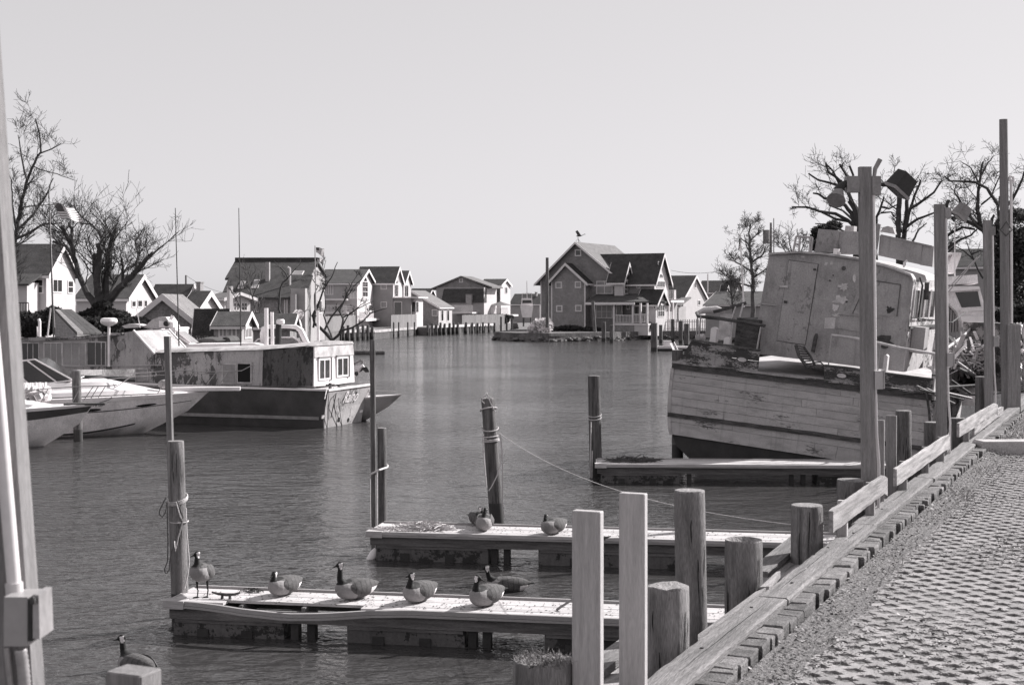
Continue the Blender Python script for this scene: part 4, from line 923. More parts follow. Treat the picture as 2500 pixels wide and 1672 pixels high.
# 2 house behind the big bare tree
h = House('house', 'dark roofed house with a white gable behind the large pollarded tree', 308, 135, 0)
h.gx(186, 378, 729, 674, 'wall_w', 'roof', tw=.3); h.winR(322, 736, 330, 748, nx=1); h.winR(336, 734, 346, 748, nx=1); h.winR(352, 734, 358, 748, nx=1)
# 3 further dark roofs
h = House('house', 'dark roofed house with a pale curved gable edge between the tree and the tall masts', 446, 150, 6)
h.gx(362, 486, 742, 697, 'wall_w', 'roof', tw=.45)
# low garage, gable to the water
h = House('garage', 'small dark garage with its gable facing the water and a pale door side', 466, 100, 0)
x0, y1, ze, zp = h.gy(332, 508, 778, 723, 'wall_d', 'roofg', over=.35, tw=.3)
h.winR(476, 795, 494, 822, nx=2, name='door', glass='glass')
mb = MB(); mb.box(.002, .02, -.6, .03, y1-.02, ze-.1); part('sun_toned_side', mb, M['wall_w'], h.t)  # whiter skin: sunlight on the door side put into the colour
h = House('house', 'small white house with a dark chimney and a bright gable behind the garage', 482, 130, 12)
h.gx(448, 532, 752, 714, 'wall_w', 'roof', tw=.35); h.chimney(479, 688, 489, 710, 3)
h = House('house', 'low white house with a grey roof and small windows behind the boathouse', 548, 136, 38)
x0, y1, ze, zp = h.gx(508, 611, 729, 718, 'wall_w', 'roofg', over=.5, tw=.12)
for a in (556, 571, 577, 590, 597): h.winR(a, 740, a+5, 757, nx=1, ny=2)
h.slab(h.X(560,-3), h.X(567,-3), -3.3, -2.9, -.6, h.Z(700,-1,-3), 'wall_w', 'chimney')
# boathouse
h = House('boathouse', 'little boathouse with dark roof and pale double doors behind the covered boats', 590, 96, 0)
h.gx(522, 618, 797, 766, 'wall_m', 'roof', tw=.16, over=.3); h.winF(537, 803, 552, 820, nx=2, glass='glassl'); h.winF(558, 803, 575, 820, nx=2, glass='glassl'); h.winR(597, 803, 612, 822, nx=2, glass='glassl')
h = House('shed', 'dark shed roof joined to the left of the boathouse', 545, 99, 0); h.gx(478, 552, 800, 759, 'wall_d', 'roof', tw=.16)
h = House('shed', 'low dark outbuilding right of the boathouse with a white edged roof', 708, 110, 0); h.gx(608, 724, 797, 770, 'wall_d', 'roof', tw=.2)
# 4 big dark modern house
h = House('house', 'big dark modern house with a steep dark roof and skylights', 752, 150, 2)
x0 = h.X(556); y1 = h.D(793, 0); ym = .42*y1; ze = h.Z(727, 0, 0); zr = h.Z(639, 0, ym)
mb = MB(); mb.prism([(0,-.6),(y1,-.6),(y1,h.Z(676,0,y1)),(ym,zr),(0,h.Z(684,0,0))], 'x', x0, 0); part('wall', mb, M['wall_v'], h.t)
mb = MB(); zA = h.Z(684,0,-.3); mb.prism([(-.4,zA),(-.4,zA+.2),(ym,zr+.2),(ym,zr)][::-1], 'x', x0-.2, .25); mb.prism([(y1+.3,h.Z(678,0,y1)),(y1+.3,h.Z(678,0,y1)+.2),(ym,zr+.2),(ym,zr)], 'x', x0-.2, .25); mb.box(x0-.2, ym-.3, zr-.6, .25, ym+.2, zr+.45); part('roof', mb, M['roof'], h.t)
# lower front volume with its own slope
xa, xb = h.X(540,-4), h.X(755,-4); z1_, z2_ = h.Z(731,-6,-4.4), h.Z(676,-6,-.1)
mb = MB(); mb.prism([(-4.4,z1_),(-4.4,z1_+.2),(-.1,z2_+.2),(-.1,z2_)][::-1], 'x', xa, xb-.3); part('roof', mb, M['roof'], h.t)
mb = MB(); mb.prism([(-4,-.6),(-.11,-.6),(-.11,z2_-.05),(-4,z1_)], 'x', h.X(606,-4), xb-.5); part('wall', mb, M['wall_d'], h.t)
mb = MB(); mb.box(h.X(710,-5.2), -5.2, -.6, h.X(745,-5.2), -4.02, h.Z(704,-3,-5)); mb.box(h.X(709,-6), -6, -.6, h.X(722,-6), -5.21, h.Z(718,-4,-6)); part('wall', mb, M['wall_m'], h.t)
def skl(a, b, c, d, y0_, z0_, y1_, z1__):
    k = (z1__-z0_)/(y1_-y0_)
    def hit(px, py):
        o, dd = h.f.ray(px, py); n = Vector((0, -k, 1)); p0 = Vector((0, y0_, z0_+.24)); t_ = (p0-o).dot(n)/dd.dot(n); return o+dd*t_
    P = [hit(a, d), hit(c, d), hit(c+5, b), hit(a+8, b)]; mb = MB(); mb.hexa([p-Vector((0,0,.2)) for p in P]+[p+Vector((0,0,.06)) for p in P]); s_ = part('skylight', mb, M['trim'], h.t)
    c_ = sum(P, Vector())/4; Q = [c_+(p-c_)*.88 for p in P]; mb = MB(); mb.hexa([p+Vector((0,0,.062)) for p in Q]+[p+Vector((0,0,.075)) for p in Q]); part('pane', mb, M['glassl'], s_)
skl(712, 662, 738, 671, -.4, zA, ym, zr); skl(580, 687, 594, 704, -4.4, z1_, -.1, z2_); skl(613, 684, 630, 703, -4.4, z1_, -.1, z2_)
mb = MB(); a_, b_ = h.f.F(648, 640, -1.4), h.f.F(657, 698, -1.4); mb.box(a_[0], -1.4, b_[1], b_[0], -.8, a_[1]); part('chimney', mb, M['wall_m'], h.t)
mb = MB(); a_ = h.f.F(708, 655, -2); b_ = h.f.F(710, 720, -2); mb.tube([(a_[0],-2,b_[1]),(a_[0],-2,a_[1]),(a_[0]-.25,-2,a_[1]+.12)], .1, 8); part('flue', mb, M['trim'], h.t)
h.winF(623, 738, 632, 760, y=-4, nx=1, glass='glassl'); h.winF(696, 730, 700, 768, y=-4, nx=1, glass='glassl'); h.winR(776, 735, 784, 762, nx=1)
# 5 pale house with decks
h = House('house', 'pale house with tall arched window in its gable and stacked decks', 872, 198, 2)
x0, y1, ze, zp = h.gx(772, 913, 692, 660, 'wall_w', 'roof', tw=.22, over=.45)
h.winR(885, 688, 897, 724, nx=2, ny=3, glass='glass'); h.winR(888, 677, 895, 688, round_=True); h.winR(901, 745, 909, 758, nx=2); h.winF(797, 697, 812, 718, nx=3, frame='trim')
mb = MB(); mb.box(h.X(792), -.03, -.6, -.02, -.001, ze-.1); part('shade_toned_front', mb, M['wall_m'], h.t)  # greyer skin over the white wall, shade put into its colour
for (ya, yb, za) in ((-2.2, -.04, 729), (-3, -.04, 762)):
    z_ = h.Z(za, -3, ya); h.slab(h.X(792,ya), h.X(846,ya), ya, yb, z_-.25, z_); 
h.railing(848, 712, 870, 729, y=-1.5); h.railing(792, 745, 846, 762, y=-3); h.railing(878, 760, 912, 778, x=.9)
h.slab(.04, 1, h.D(876), h.D(914), h.Z(781,0,3)-.2, h.Z(779,0,3))
mb = MB()
for i in range(9): z_ = h.Z(775,0,-2)+.0-i*.28+1.5; mb.box(-1.5+.0, -2.4, z_-.08, -.2, -1.9, z_)
part('outside_stair', mb, M['trim'], h.t)
# 6 house with two steep gables
h = House('house', 'tall grey house with two steep white gables and triple windows', 959, 214, 8)
x0, y1, ze, zp = h.gx(870, 981, 689, 653, 'wall_m', 'roof', tw=.3, over=.4)
mb = MB(); mb.box(.002, .03, -.6, .05, y1, ze); part('sun_toned_gable', mb, M['wall_w'], h.t)  # sunlight on the gable put into whiter siding than the front
h.winR(963, 695, 972, 724, nx=3, x=.05); h.winR(965, 683, 970, 692, round_=True, x=.05)
h.winF(931, 694, 943, 705, nx=1, glass='glassl'); h.winF(931, 738, 943, 750, nx=1, glass='glassl')
y2, y3 = h.D(984), h.D(1002); ze2 = h.Z(691,0,y2); zp2 = h.Z(663,0,(y2+y3)/2)
h.wall(-6, .1, y2, y3, ze2, zp2, 'x', 'wall_w'); h.roof(-6, .1, y2, y3, ze2, zp2, 'x', 'roof', tw=.3); h.winR(988, 697, 996, 724, nx=2, x=.1)
zb2 = h.Z(728, 2, 2); mb = MB(); mb.box(.06, .2, -.6, h.X(1004,.2), 6.5, zb2); part('wall', mb, M['wall_m'], h.t)
xr_ = h.X(1004,.2); mb = MB(); mb.box(.0, -.3, zb2, xr_+1.2, 7.2, zb2+.18); part('roof', mb, M['trim'], h.t)
h.slab(xr_+.001, h.X(1015,1), 1, 6.4, -.6, zb2-.01, 'wall_w', 'wall'); h.winF(1006, 737, 1014, 762, y=1, nx=1); h.winR(1015, 737, 1021, 762, x=h.X(1015,1), nx=1); h.winF(963, 738, 980, 775, y=.2, nx=1, glass='glass')
# 7 low shaded house, gable to us
h = House('house', 'low house with its dark gable facing the water and a bright end wall', 1070, 228, 15)
x0, y1, ze, zp = h.gy(938, 1103, 750, 711, 'wall_d', 'roofg', over=.35, tw=.15)
mb = MB(); mb.box(.002, .03, -.6, .05, y1, ze-.1); part('sun_toned_end', mb, M['wall_w'], h.t)  # bright end: sunlight painted on as white siding
h.winF(1056, 757, 1067, 770, nx=1, glass='glassl'); h.winR(1077, 758, 1082, 783, nx=1, x=.05); h.winR(1091, 758, 1096, 783, nx=1, x=.05)
# 8 broad house with low gable and a mansard in front
h = House('house', 'broad house with a wide low gable above a dark mansard roof', 1187, 246, 15)
x0 = h.X(1065); y1 = h.D(1212); ze = h.Z(701, 0, 0); xm = h.X(1127); zp = h.Z(677, xm, 0)
h.wall(x0, 0, 0, y1, ze, ze+.01, 'flat', 'wall_m'); mb = MB(); mb.prism([(x0,ze-.2),(.5,ze-.2),(xm,zp)], 'y', .02, y1); part('wall', mb, M['wall_d'], h.t)
mb = MB()
for A_2, B_2 in (((x0-1,ze-.5),(xm,zp)), ((xm,zp),(1.2,ze-.2))): mb.prism([A_2,(A_2[0],A_2[1]+.25),(B_2[0],B_2[1]+.25),B_2][::-1], 'y', -.5, y1)
part('roof', mb, M['roofg'], h.t)
z1_, z2_ = h.Z(739,-3,-1.6), h.Z(705,-3,-.2); mb = MB(); mb.prism([(-1.8,z1_),(-1.8,z1_+.2),(-.3,z2_),(-.02,z2_),(-.02,z1_)][::-1], 'x', x0+1.5, .1); part('mansard_roof', mb, M['roof'], h.t)
h.slab(x0+1.5, 0, -1.5, -.03, -.6, z1_, 'wall_m', 'wall'); h.chimney(1137, 718, 1151, 745, -2.2)
h.winR(1193, 706, 1203, 733, nx=2); mb = MB(); mb.box(.002, -1.5, -.6, .05, y1-.05, ze-.1); part('sun_toned_end', mb, M['wall_w'], h.t)  # sun-facing end whitened, the light put into its colour
h.winF(1122.5, 681, 1129, 688.5, nx=1, y=.02, glass='glassl'); h.slab(h.X(1100,-5), h.X(1153,-5), -5, -1.51, h.Z(762,-3,-5)-.25, h.Z(762,-3,-5)); h.railing(1100, 745, 1153, 762, y=-5)
h = House('house', 'pale two-gabled wing with a dark arched recess behind the broad house', 1222, 254, 18)
x0, y1, ze, zp = h.gx(1172, 1246, 697, 683, 'wall_w', 'roof', tw=.2, over=.3)
h.winF(1213, 697, 1221, 740, nx=1, glass='glass'); h.winR(1233, 702, 1238, 716, nx=1)
h.slab(h.X(1195,-6), h.X(1240,-6), -6, -.02, h.Z(768,-1,-6)-.3, h.Z(768,-1,-6)); h.railing(1195, 752, 1240, 768, y=-6)
mb = MB(); n = 8; c_ = Vector((h.X(1222,-4), -4, h.Z(736,0,-4)))
for i in range(n): a, b = 2*PI*i/n, 2*PI*(i+1)/n; mb.add([c_, c_+Vector((2.2*math.cos(a),2.2*math.sin(a),-.7)), c_+Vector((2.2*math.cos(b),2.2*math.sin(b),-.7))], [(0,1,2)])
mb.tube([c_, c_-Vector((0,0,3))], .05, 6); part('parasol', mb, M['roofg'], h.t)
h = House('house', 'dark roofed house far down the inlet behind the cruiser on stands', 1318, 270, 18)
h.gx(1246, 1342, 742, 719, 'wall_m', 'roof'); h.chimney(1306, 713, 1310, 724, 2)
h = House('house', 'low pale building at the back of the inlet between the two shores', 1285, 285, 18); h.gx(1240, 1312, 752, 738, 'wall_l', 'roof')
h = House('house', 'far dark roofed house half hidden by the steep gabled house', 1045, 275, 12); h.gx(1000, 1060, 722, 706, 'wall_d', 'roof')

# 9 the large dark house on the island, built from several volumes
h = House('house', 'large dark gabled house on the island with a porch and a bird on its ridge', 1516, 188, 27, zb=1.05)
X = h.X; x0 = X(1320); ze = h.Z(684, 0, 0); xm = X(1409); zp = h.Z(594, xm, 0); yb = 12.5
mb = MB(); mb.prism([(x0,-.5),(0,-.5),(0,ze),(xm,zp),(x0,ze)], 'y', 0, yb); part('wall', mb, M['wall_d'], h.t)
h.roof(x0, 0, 0, yb, ze, zp, 'y', 'roofg', over=.7, tw=.12, asym=xm)
y2 = -1.6; a, b = X(1346, y2), X(1429, y2); am = X(1384, y2); zea = h.Z(687, a, y2); zpa = h.Z(645, am, y2)
mb = MB(); mb.prism([(a,-.5),(b,-.5),(b,zea),(am,zpa),(a,zea)], 'y', y2, -.002); part('wall', mb, M['wall_d'], h.t)
h.roof(a, b, y2, 0, zea, zpa, 'y', 'roof', over=.55, tw=.22, asym=am)
for px in (1347, 1428): mb = MB(); xx = X(px, y2); mb.box(xx-.09, y2-.03, -.5, xx+.09, y2+.05, zea); part('corner_board', mb, M['trim'], h.t)
mb = MB(); mb.box(x0-.02, -.03, -.5, x0+.12, .05, ze); part('corner_board', mb, M['trim'], h.t)
for q in ((1358.5,690.5,1369.5,701.5),(1406,689.5,1417,700.5),(1360.5,748,1371,759),(1407,747,1418,758)): h.winF(*q, y=y2, nx=1, tr=.14, glass='glassl')
h.winF(1406, 612, 1417, 623, y=0, nx=1, tr=.14, glass='glass'); h.winF(1458, 688, 1494, 716, y=0, nx=2, glass='glassl'); h.winF(1457, 746, 1494, 775, y=0, nx=3, ny=2, glass='glassl', tr=.1)
# right wing, gable to the right
yw0, yw1 = .5, None; xr = X(1597, .5); yw1 = h.D(1631, xr); ze3 = h.Z(684, xr, .5); zp3 = h.Z(621, xr, (.5+yw1)/2)
h.wall(.02, xr, .5, yw1, ze3, zp3, 'x', 'wall_d'); h.roof(-5.0, xr, .5, yw1, ze3, zp3, 'x', 'roof', tw=.28, over=.5)
mb = MB(); ymid = (.5+yw1)/2; mb.prism([(.52,-.5),(yw1-.02,-.5),(yw1-.02,ze3),(ymid,zp3-.1),(.52,ze3)], 'x', xr+.002, xr+.04); part('sun_toned_gable', mb, M['wall_l'], h.t)  # pale skin on the dark wing, the gable's sunlight painted in
h.winR(1603, 687, 1622, 701, x=xr+.04, nx=4); h.winR(1605, 669, 1618, 677, x=xr+.04, round_=True, glass='glass'); h.winR(1607, 640, 1611, 645, x=xr+.04)
h.winF(1555, 690, 1562, 702, y=.5, nx=1, glass='glass')
# middle dormer bay
yd = -1.2; xr2 = X(1521, yd); yd1 = h.D(1541, xr2); zed = h.Z(683, xr2, yd); zpd = h.Z(643, xr2, (yd+yd1)/2)
h.wall(X(1500, yd), xr2, yd, yd1, zed, zpd, 'x', 'wall_l', z0=h.Z(722, xr2, yd)); h.roof(X(1486,yd), xr2, yd, yd1, zed, zpd, 'x', 'roof', tw=.26, over=.35)
h.winR(1525, 687, 1536, 716, x=xr2, nx=2, ny=3); h.winR(1526, 666, 1535, 682, x=xr2, round_=True)
# porch
yp = -3.4; xa, xb = X(1433, yp), X(1549, yp); z1_, z2_ = h.Z(740, -2, yp), h.Z(721, -2, -.1)
mb = MB(); mb.prism([(yp-.4,z1_),(yp-.4,z1_+.2),(-.02,z2_+.2),(-.02,z2_)][::-1], 'x', xa, xb); mb.hexa([(xb,yp-.4,z1_),(xb+3,-.4,z1_),(xb+3,.4,z1_),(xb,.4,z1_),(xb,yp-.39,z1_+.2),(xb+3,-.4,z1_+.2),(xb+3,.4,z1_+.2),(xb-.5,-.1,z2_+.2)]); part('porch_roof', mb, M['roof'], h.t)
mb = MB(); mb.box(xa, yp-.5, z1_-.22, xb+.2, yp-.41, z1_+.1); part('fascia', mb, M['trim'], h.t)
fl_ = h.Z(789, -1, yp)
h.slab(X(1498,yp), X(1582,yp), yp, -.03, fl_-.25, fl_, 'trim', 'porch_floor'); h.slab(X(1499,yp+.1), X(1548,yp+.1), yp+.1, -.05, -.5, fl_-.26, 'wall_d', 'porch_base'); h.slab(X(1548.5,yp+.1), X(1582,yp+.1), yp+.1, -.05, -.5, fl_-.26, 'wall_w', 'porch_base')
for px in (1499, 1545, 1564, 1580): mb = MB(); xx = X(px, yp); mb.box(xx-.11, yp-.1, fl_ if px > 1500 else -.5, xx+.11, yp+.12, z1_); part('porch_post', mb, M['trim'], h.t)
h.railing(1501, 769, 1544, fl_ and 788, y=yp); h.railing(1547, 766, 1580, 787, y=yp)
h.winF(1506, 745, 1518, 768, y=0, nx=1, name='door', glass='glass'); h.winF(1531, 745, 1537, 754, y=.5, nx=1); h.winF(1549, 746, 1560, 768, y=.5, nx=1, glass='glass'); h.winF(1568, 744, 1576, 768, y=.5, nx=1, name='door')
# small front gable of the wing
ys = -1.6; xr3 = X(1601, ys); ys1 = h.D(1628, xr3)*.9; ze4 = h.Z(740, xr3, ys); zp4 = h.Z(709, xr3, (ys+ys1)/2)
h.wall(X(1583, ys), xr3, ys, ys1, ze4, zp4, 'x', 'wall_l'); h.roof(X(1556, ys), xr3, ys, ys1, ze4, zp4, 'x', 'roof', tw=.22, over=.4); h.winR(1606, 745, 1621, 772, x=xr3, nx=3, ny=2); h.winF(1597, 742, 1600, 752, y=ys, nx=1)
# balcony behind on the right
xx = X(1645, 5); z_ = h.Z(733, xx, 5); h.slab(xr+.05, xx, 4, 9, z_-.3, z_); h.railing(1630, 708, 1645, 732, y=4.0); h.railing(1645, 708, 1650, 731, x=xx, n=6); h.slab(xr+.05, xx-1, 5, 9, -.5, z_-.31, 'wall_m', 'wall')
for px in (1633, 1643): mb = MB(); q = X(px, 4.2); mb.box(q-.08, 4.1, -.5, q+.08, 4.3, z_-.3); part('porch_post', mb, M['trim'], h.t)
BIRDX, BIRDZ = h.f.m @ Vector((X(1403), .5, 0)), 0
# ridge bird on its stand
p = h.f.m @ Vector((xm, .6, zp+.1)); t = thing('weathervane', 'dark bird weathervane on the ridge of the large dark house', 'weathervane', p)
m_ = MB(); m_.tube([p, p+Vector((-.15,0,.75))], .04, 6); m_.tube([p+Vector((-.45,0,.15)), p+Vector((-.15,0,.5)), p+Vector((.2,0,.1))], .025, 5); part('stand', m_, M['rust'], t, True)
q = p+Vector((-.05,0,.9)); m_ = MB(); m_.loft([[(q.x+.75*x, q.y+.12*s_*c_, q.z+.75*z_+.11*s_*d_) for c_, d_ in ((1,0),(.7,.7),(0,1),(-.7,.7),(-1,0),(-.7,-.7),(0,-1),(.7,-.7))] for x, z_, s_ in ((-.45,-.05,.2),(-.2,0,.8),(.05,.0,1),(.35,.02,.7),(.6,.08,.45),(.85,.2,.3),(1.0,.3,.5),(1.1,.31,.4),(1.3,.27,.08))]); part('bird_body', m_, M['rust'], t, True, smooth=True)
m_ = MB()
for s_ in (-1, 1): m_.hexa([q+Vector(v) for v in ((-.15,.05*s_,.05),(.35,.05*s_,.05),(.35,.09*s_,.06),(-.15,.09*s_,.06),(-.42,.3*s_,.62),(-.15,.33*s_,.75),(-.15,.36*s_,.75),(-.42,.33*s_,.62))])
part('bird_wing', m_, M['rust'], t, True)
# 10 houses right of it
h = House('house', 'dark roofed house with a bright weathered gable right of the large house', 1668, 200, 27)
x0, y1, ze, zp = h.gx(1600, 1723, 727, 675, 'wall_w', 'roof', tw=.2, over=.3); h.winR(1695, 690, 1699, 702, nx=1); h.winR(1704, 734, 1709, 744)
ze_ = h.Z(748, 0, -4); mb = MB(); mb.prism([(-4.4,ze_),(-4.4,ze_+.18),(-.02,h.Z(727,0,0)+.1),(-.02,h.Z(727,0,0)-.1)][::-1], 'x', h.X(1640,-4), 1.2); part('lean_to_roof', mb, M['roofg'], h.t); h.slab(h.X(1648,-4), .4, -4, -.03, -.5, ze_, 'wall_m', 'wall')
h.winF(1648, 752, 1656, 785, y=-4, nx=1, name='door')
h = House('house', 'long dark roof behind the bare trees right of the bright gable', 1788, 215, 25); h.gx(1704, 1812, 713, 687, 'wall_m', 'roof', tw=.1)
mb = MB(); c_ = Vector((h.X(1727,-1), -.8, h.Z(714,-10,0))); mb.tube([c_, c_+Vector((0,0,2.8))], .1, 6); part('vent_pipe', mb, M['trim'], h.t)
h = House('house', 'tiny white dormer gable on the long far roof', 1769, 213, 25); h.gx(1760, 1776, 714, 698, 'wall_w', 'roof', tw=.12)
h = House('house', 'wide low dark roof below the bare trees, left of the trawler cabin', 1870, 170, 20); h.gx(1722, 1920, 745, 714, 'wall_m', 'roof', tw=.1)
h = House('house', 'dark house with chimney far right behind the boats', 2450, 120, 30); h.gx(2310, 2490, 650, 610, 'wall_m', 'roof'); h.chimney(2318, 592, 2330, 630, 3)
h = House('house', 'bright white house seen at the right edge under the evergreen', 2480, 95, 30); h.gx(2440, 2560, 720, 690, 'wall_w', 'roof', tw=.2); h.winF(2487,728,2495,738)
# ---- fences and shore pilings
def picket_fence(label, P, hgt, z, m='fence', step=.18, gapn=0, w=.10, name='picket_fence', group=None):
    t = thing(name, label, 'fence', (P[0][0], P[0][1], z), group=group); n_ = 0; far = MB()
    for (a, b) in zip(P[:-1], P[1:]):
        a, b = Vector((*a, z)), Vector((*b, z)); L_ = (b-a).length; d = (b-a)/L_
        for zz in (.3, hgt-.3): m_ = MB(); m_.beam(a+Vector((0,.05,zz)), b+Vector((0,.05,zz)), .04, .08); part('rail', m_, M[m], t, True)
        k = int(L_/step)
        for i in range(k):
            p = a+d*(i*step); s_ = d*w/2; y = Vector((0,.02,0)); q = hgt+(.03 if i % 3 else -.02)
            v = [p-s_-y, p+s_-y, p+s_+y, p-s_+y]; tgt = MB() if n_ < 160 else far
            tgt.hexa(v+[x+Vector((0,0,q)) for x in v])
            if tgt is not far: part('picket', tgt, M[m], t, True)
            n_ += 1
    if far.v: part('picket', far, M[m], t, True, kind='stuff')
    return t
def gxy(px, Y): return ((px-CX)/FPX*Y, Y)
picket_fence('dark picket fence beside the garage behind the covered boats', [gxy(452, 84), gxy(535, 84)], 1.55, 1.15, 'fenced', .16)
picket_fence('white picket fence right of the large dark house', [gxy(1598, 187), gxy(1690, 188), gxy(1740, 189)], 1.5, 1.05, 'trim', .30, w=.13)
def board_fence(label, P, hgt, z, m, step=.8):
    t = thing('board_fence', label, 'fence', (P[0][0], P[0][1], z))
    for (a, b) in zip(P[:-1], P[1:]):
        a, b = Vector((*a, z)), Vector((*b, z)); L_ = (b-a).length; d = (b-a)/L_; k = max(1, int(L_/step))
        for i in range(k):
            m_ = MB(); p = a+d*(i*step+.02); q = a+d*((i+1)*step-.02); y = Vector((0,.03,0)); v = [p-y, q-y, q+y, p+y]; m_.hexa(v+[x+Vector((0,0,hgt+(.03 if i % 2 else 0))) for x in v]); part('panel', m_, M[m], t, True)
    return t
board_fence('grey board fence in front of the pale house with decks', [gxy(745,168), gxy(836,183), gxy(868,191)], 1.9, 1.15, 'fence')
board_fence('low grey board fence in front of the steep gabled house', [gxy(955,199), gxy(1018,215)], 1.9, 1.15, 'fence')
board_fence('weathered board fence along the far shore by the inlet', [gxy(1128,223), gxy(1236,240)], 1.7, 1.15, 'fence')
# white bulkhead strips and dark pilings on the far left shore
def bulk(label, a, b, z=1.2, m='concrete'):
    t = thing('shore_bulkhead', label, 'bulkhead', (a[0], a[1], 0)); a, b = Vector((*a,0)), Vector((*b,0)); L_ = (b-a).length; d = (b-a)/L_; n = Vector((d.y,-d.x,0))*.12; k = int(L_/.6)
    for i in range(k):
        p, q = a+d*(i*.6+.0), a+d*((i+1)*.6-.10); m_ = MB(); v = [p+n, q+n, q, p]; m_.hexa([x-Vector((0,0,1.5)) for x in v]+[x+Vector((0,0,z-.25)) for x in v]); part('sheet_board', m_, M['pile' if m != 'trim' else 'floatm'], t, True)
    m_ = MB(); v = [a+n*1.8, b+n*1.8, b-n, a-n]; m_.hexa([x+Vector((0,0,z-.22)) for x in v]+[x+Vector((0,0,z+.12)) for x in v]); part('cap', m_, M[m], t, True)
bulk('far left shore bulkhead with a white cap under the crooked tree', (-21.4,177), (-17.9,183.6), 1.2, 'trim')
bulk('pale low bulkhead in front of the steep gabled house', (-17.9,183.5), (-14.2,210.9), 1.1, 'concrete')
bulk('far shore bulkhead with a white cap beside the inlet', (-12,207.4), (-2.9,230.9), 1.3, 'trim')
bulk('dark bulkhead at the edge of the island', (4.4,172.6), (18.2,185.6), .9, 'pile')
gS = 'pilings along the far shores'
for i, px in enumerate((838, 850, 862, 874, 886, 898, 909)):
    Y = 176.2+i*1.1; X_ = (px-CX)/FPX*Y; piling(X_, Y, H-(795+R_.uniform(-3,3)-YH)/FPX*Y, .20, 'dark piling in the row on the far left shore, number %s from the left' % ('one two three four five six seven'.split()[i]), seed=60+i, m1='pile', group=gS, n=8)
for i, px in enumerate((1044, 1055, 1065, 1075, 1085, 1097, 1107, 1117, 1137, 1152, 1165, 1178, 1192, 1206)):
    Y = 207+(px-1044)/162*23.5; X_ = (px-CX)/FPX*Y+.1; piling(X_, Y-1.3, H-(790-i*.3+R_.uniform(-2,2)-YH)/FPX*Y, .19, 'dark piling in front of the white far bulkhead, %s from the left' % ('1st 2nd 3rd 4th 5th 6th 7th 8th 9th 10th 11th 12th 13th 14th'.split()[i]), seed=80+i, m1='pile', group=gS, n=8)
for i, px in enumerate((967, 979, 1001, 1017)):
    Y = 195+i*4; piling((px-CX)/FPX*Y-.2, Y-1.5, H-(786-YH)/FPX*Y, .12, 'thin piling by the low pale bulkhead, %s from the left' % ('first second third last'.split()[i]), seed=100+i, m1='pile', group=gS, n=8)
for i, (px, pt_, pb, w_, lab) in enumerate(((1457,736,831,9,'slanting pale topped piling by the porch of the large house'),(1474,786,834,11,'short dark piling just right of the slanting one'),(1493,794,837,10,'dark piling left of the porch steps in the water'),
    (1597,788,858,17,'thick black piling at the left end of the small float'),(1613,793,838,9,'thin piling behind the small float, left'),(1642,779,834,9,'pale thin piling at the white picket fence'),(1662,783,839,10,'dark slim piling right of the pale one'),(1676,790,850,13,'thick dark piling at the right end of the small float'),
    (1223,773,826,5,'thin stake on the left tip of the island'),(1237,776,826,5,'second thin stake on the left tip of the island'),(1250,778,822,5,'third thin stake near the dry shrub'))):
    Y = FPX*H/(pb-YH); X_ = (px-CX)/FPX*Y; piling(X_, Y, H-(pt_-YH)/FPX*Y, w_/2/FPX*Y, lab, seed=110+i, m1='pile', n=8, lean=((-.5 if i == 0 else 0),0))
# tall dark pole before the large house
Y = 160; a = pt(1336, 629, Y); b = pt(1336, 800, Y); m_ = MB(); m_.tube([b, (a+b)/2, a], [.2,.19,.17], 8); solo('pole', m_, M['pile'], 'tall dark pole in front of the left wall of the large house', 'pole')
# small float by the trawler
fr = Frame(gp(1600, 846, .45), 2); t = thing('float', 'small white edged float by the thick black piling left of the trawler', 'dock', fr.loc, fr.rot)
m_ = MB(); m_.box(0,0,-.2,3.6,1.6,0); part('deck', m_, M['trim'], t); m_ = MB(); m_.box(.1,.1,-.55,3.5,1.5,-.21); part('float_block', m_, M['boot'], t)
m_ = MB(); m_.box(0,0,0,.7,.9,.55); solo_ = part('dock_box', m_, M['gel'], None); solo_.location = fr.m @ Vector((.9,.3,.001)); tagp(solo_, 'white dock box standing on the small float', 'box')
m_ = MB(); a, b = pt(1640,842,134.5), pt(1668,800,136); m_.beam(pt(1638,838,134), pt(1652,868,130), .25, .06); m_.beam(pt(1646,838,134), pt(1660,868,130), .06, .3); solo('gangway', m_, M['trim'], 'white little gangway sloping off the small float', 'gangway')
# floating log behind the dark hulled cruiser
m_ = MB(); a, b = gp(845, 862, .15), gp(938, 861, .15); m_.tube([a, (a+b)/2, b], [.28,.3,.22], 10); solo('floating_log', m_, M['pile'], 'dark floating log behind the dark hulled houseboat', 'log')
# utility poles and wires
def upole(px, pt_, Y, r, label, tf=None):
    a = pt(px, pt_, Y); t = thing('utility_pole', label, 'utility pole', (a.x, Y, 1)); m_ = MB(); m_.tube([(a.x,Y,1),(a.x,Y,a.z)], [r,r*.7], 8); part('pole_shaft', m_, M['post'], t, True)
    if tf: m_ = MB(); c_ = pt(tf[0], tf[1], Y-.3); m_.tube([c_+Vector((0,0,-.7)), c_+Vector((0,0,.7))], .36, 10); part('transformer', m_, M['lampg'], t, True); m_ = MB(); m_.tube([c_, (a.x,Y,c_.z)], .06, 5); part('bracket', m_, M['rust'], t, True)
    return a
a1 = upole(1882, 544, 150, .17, 'utility pole with a transformer left of the trawler cabin', (1871, 578)); a2 = upole(1889, 533, 165, .08, 'thin bare mast pole right of the transformer pole'); a3 = upole(454, 672, 160, .15, 'small far utility pole above the low roofs on the left')
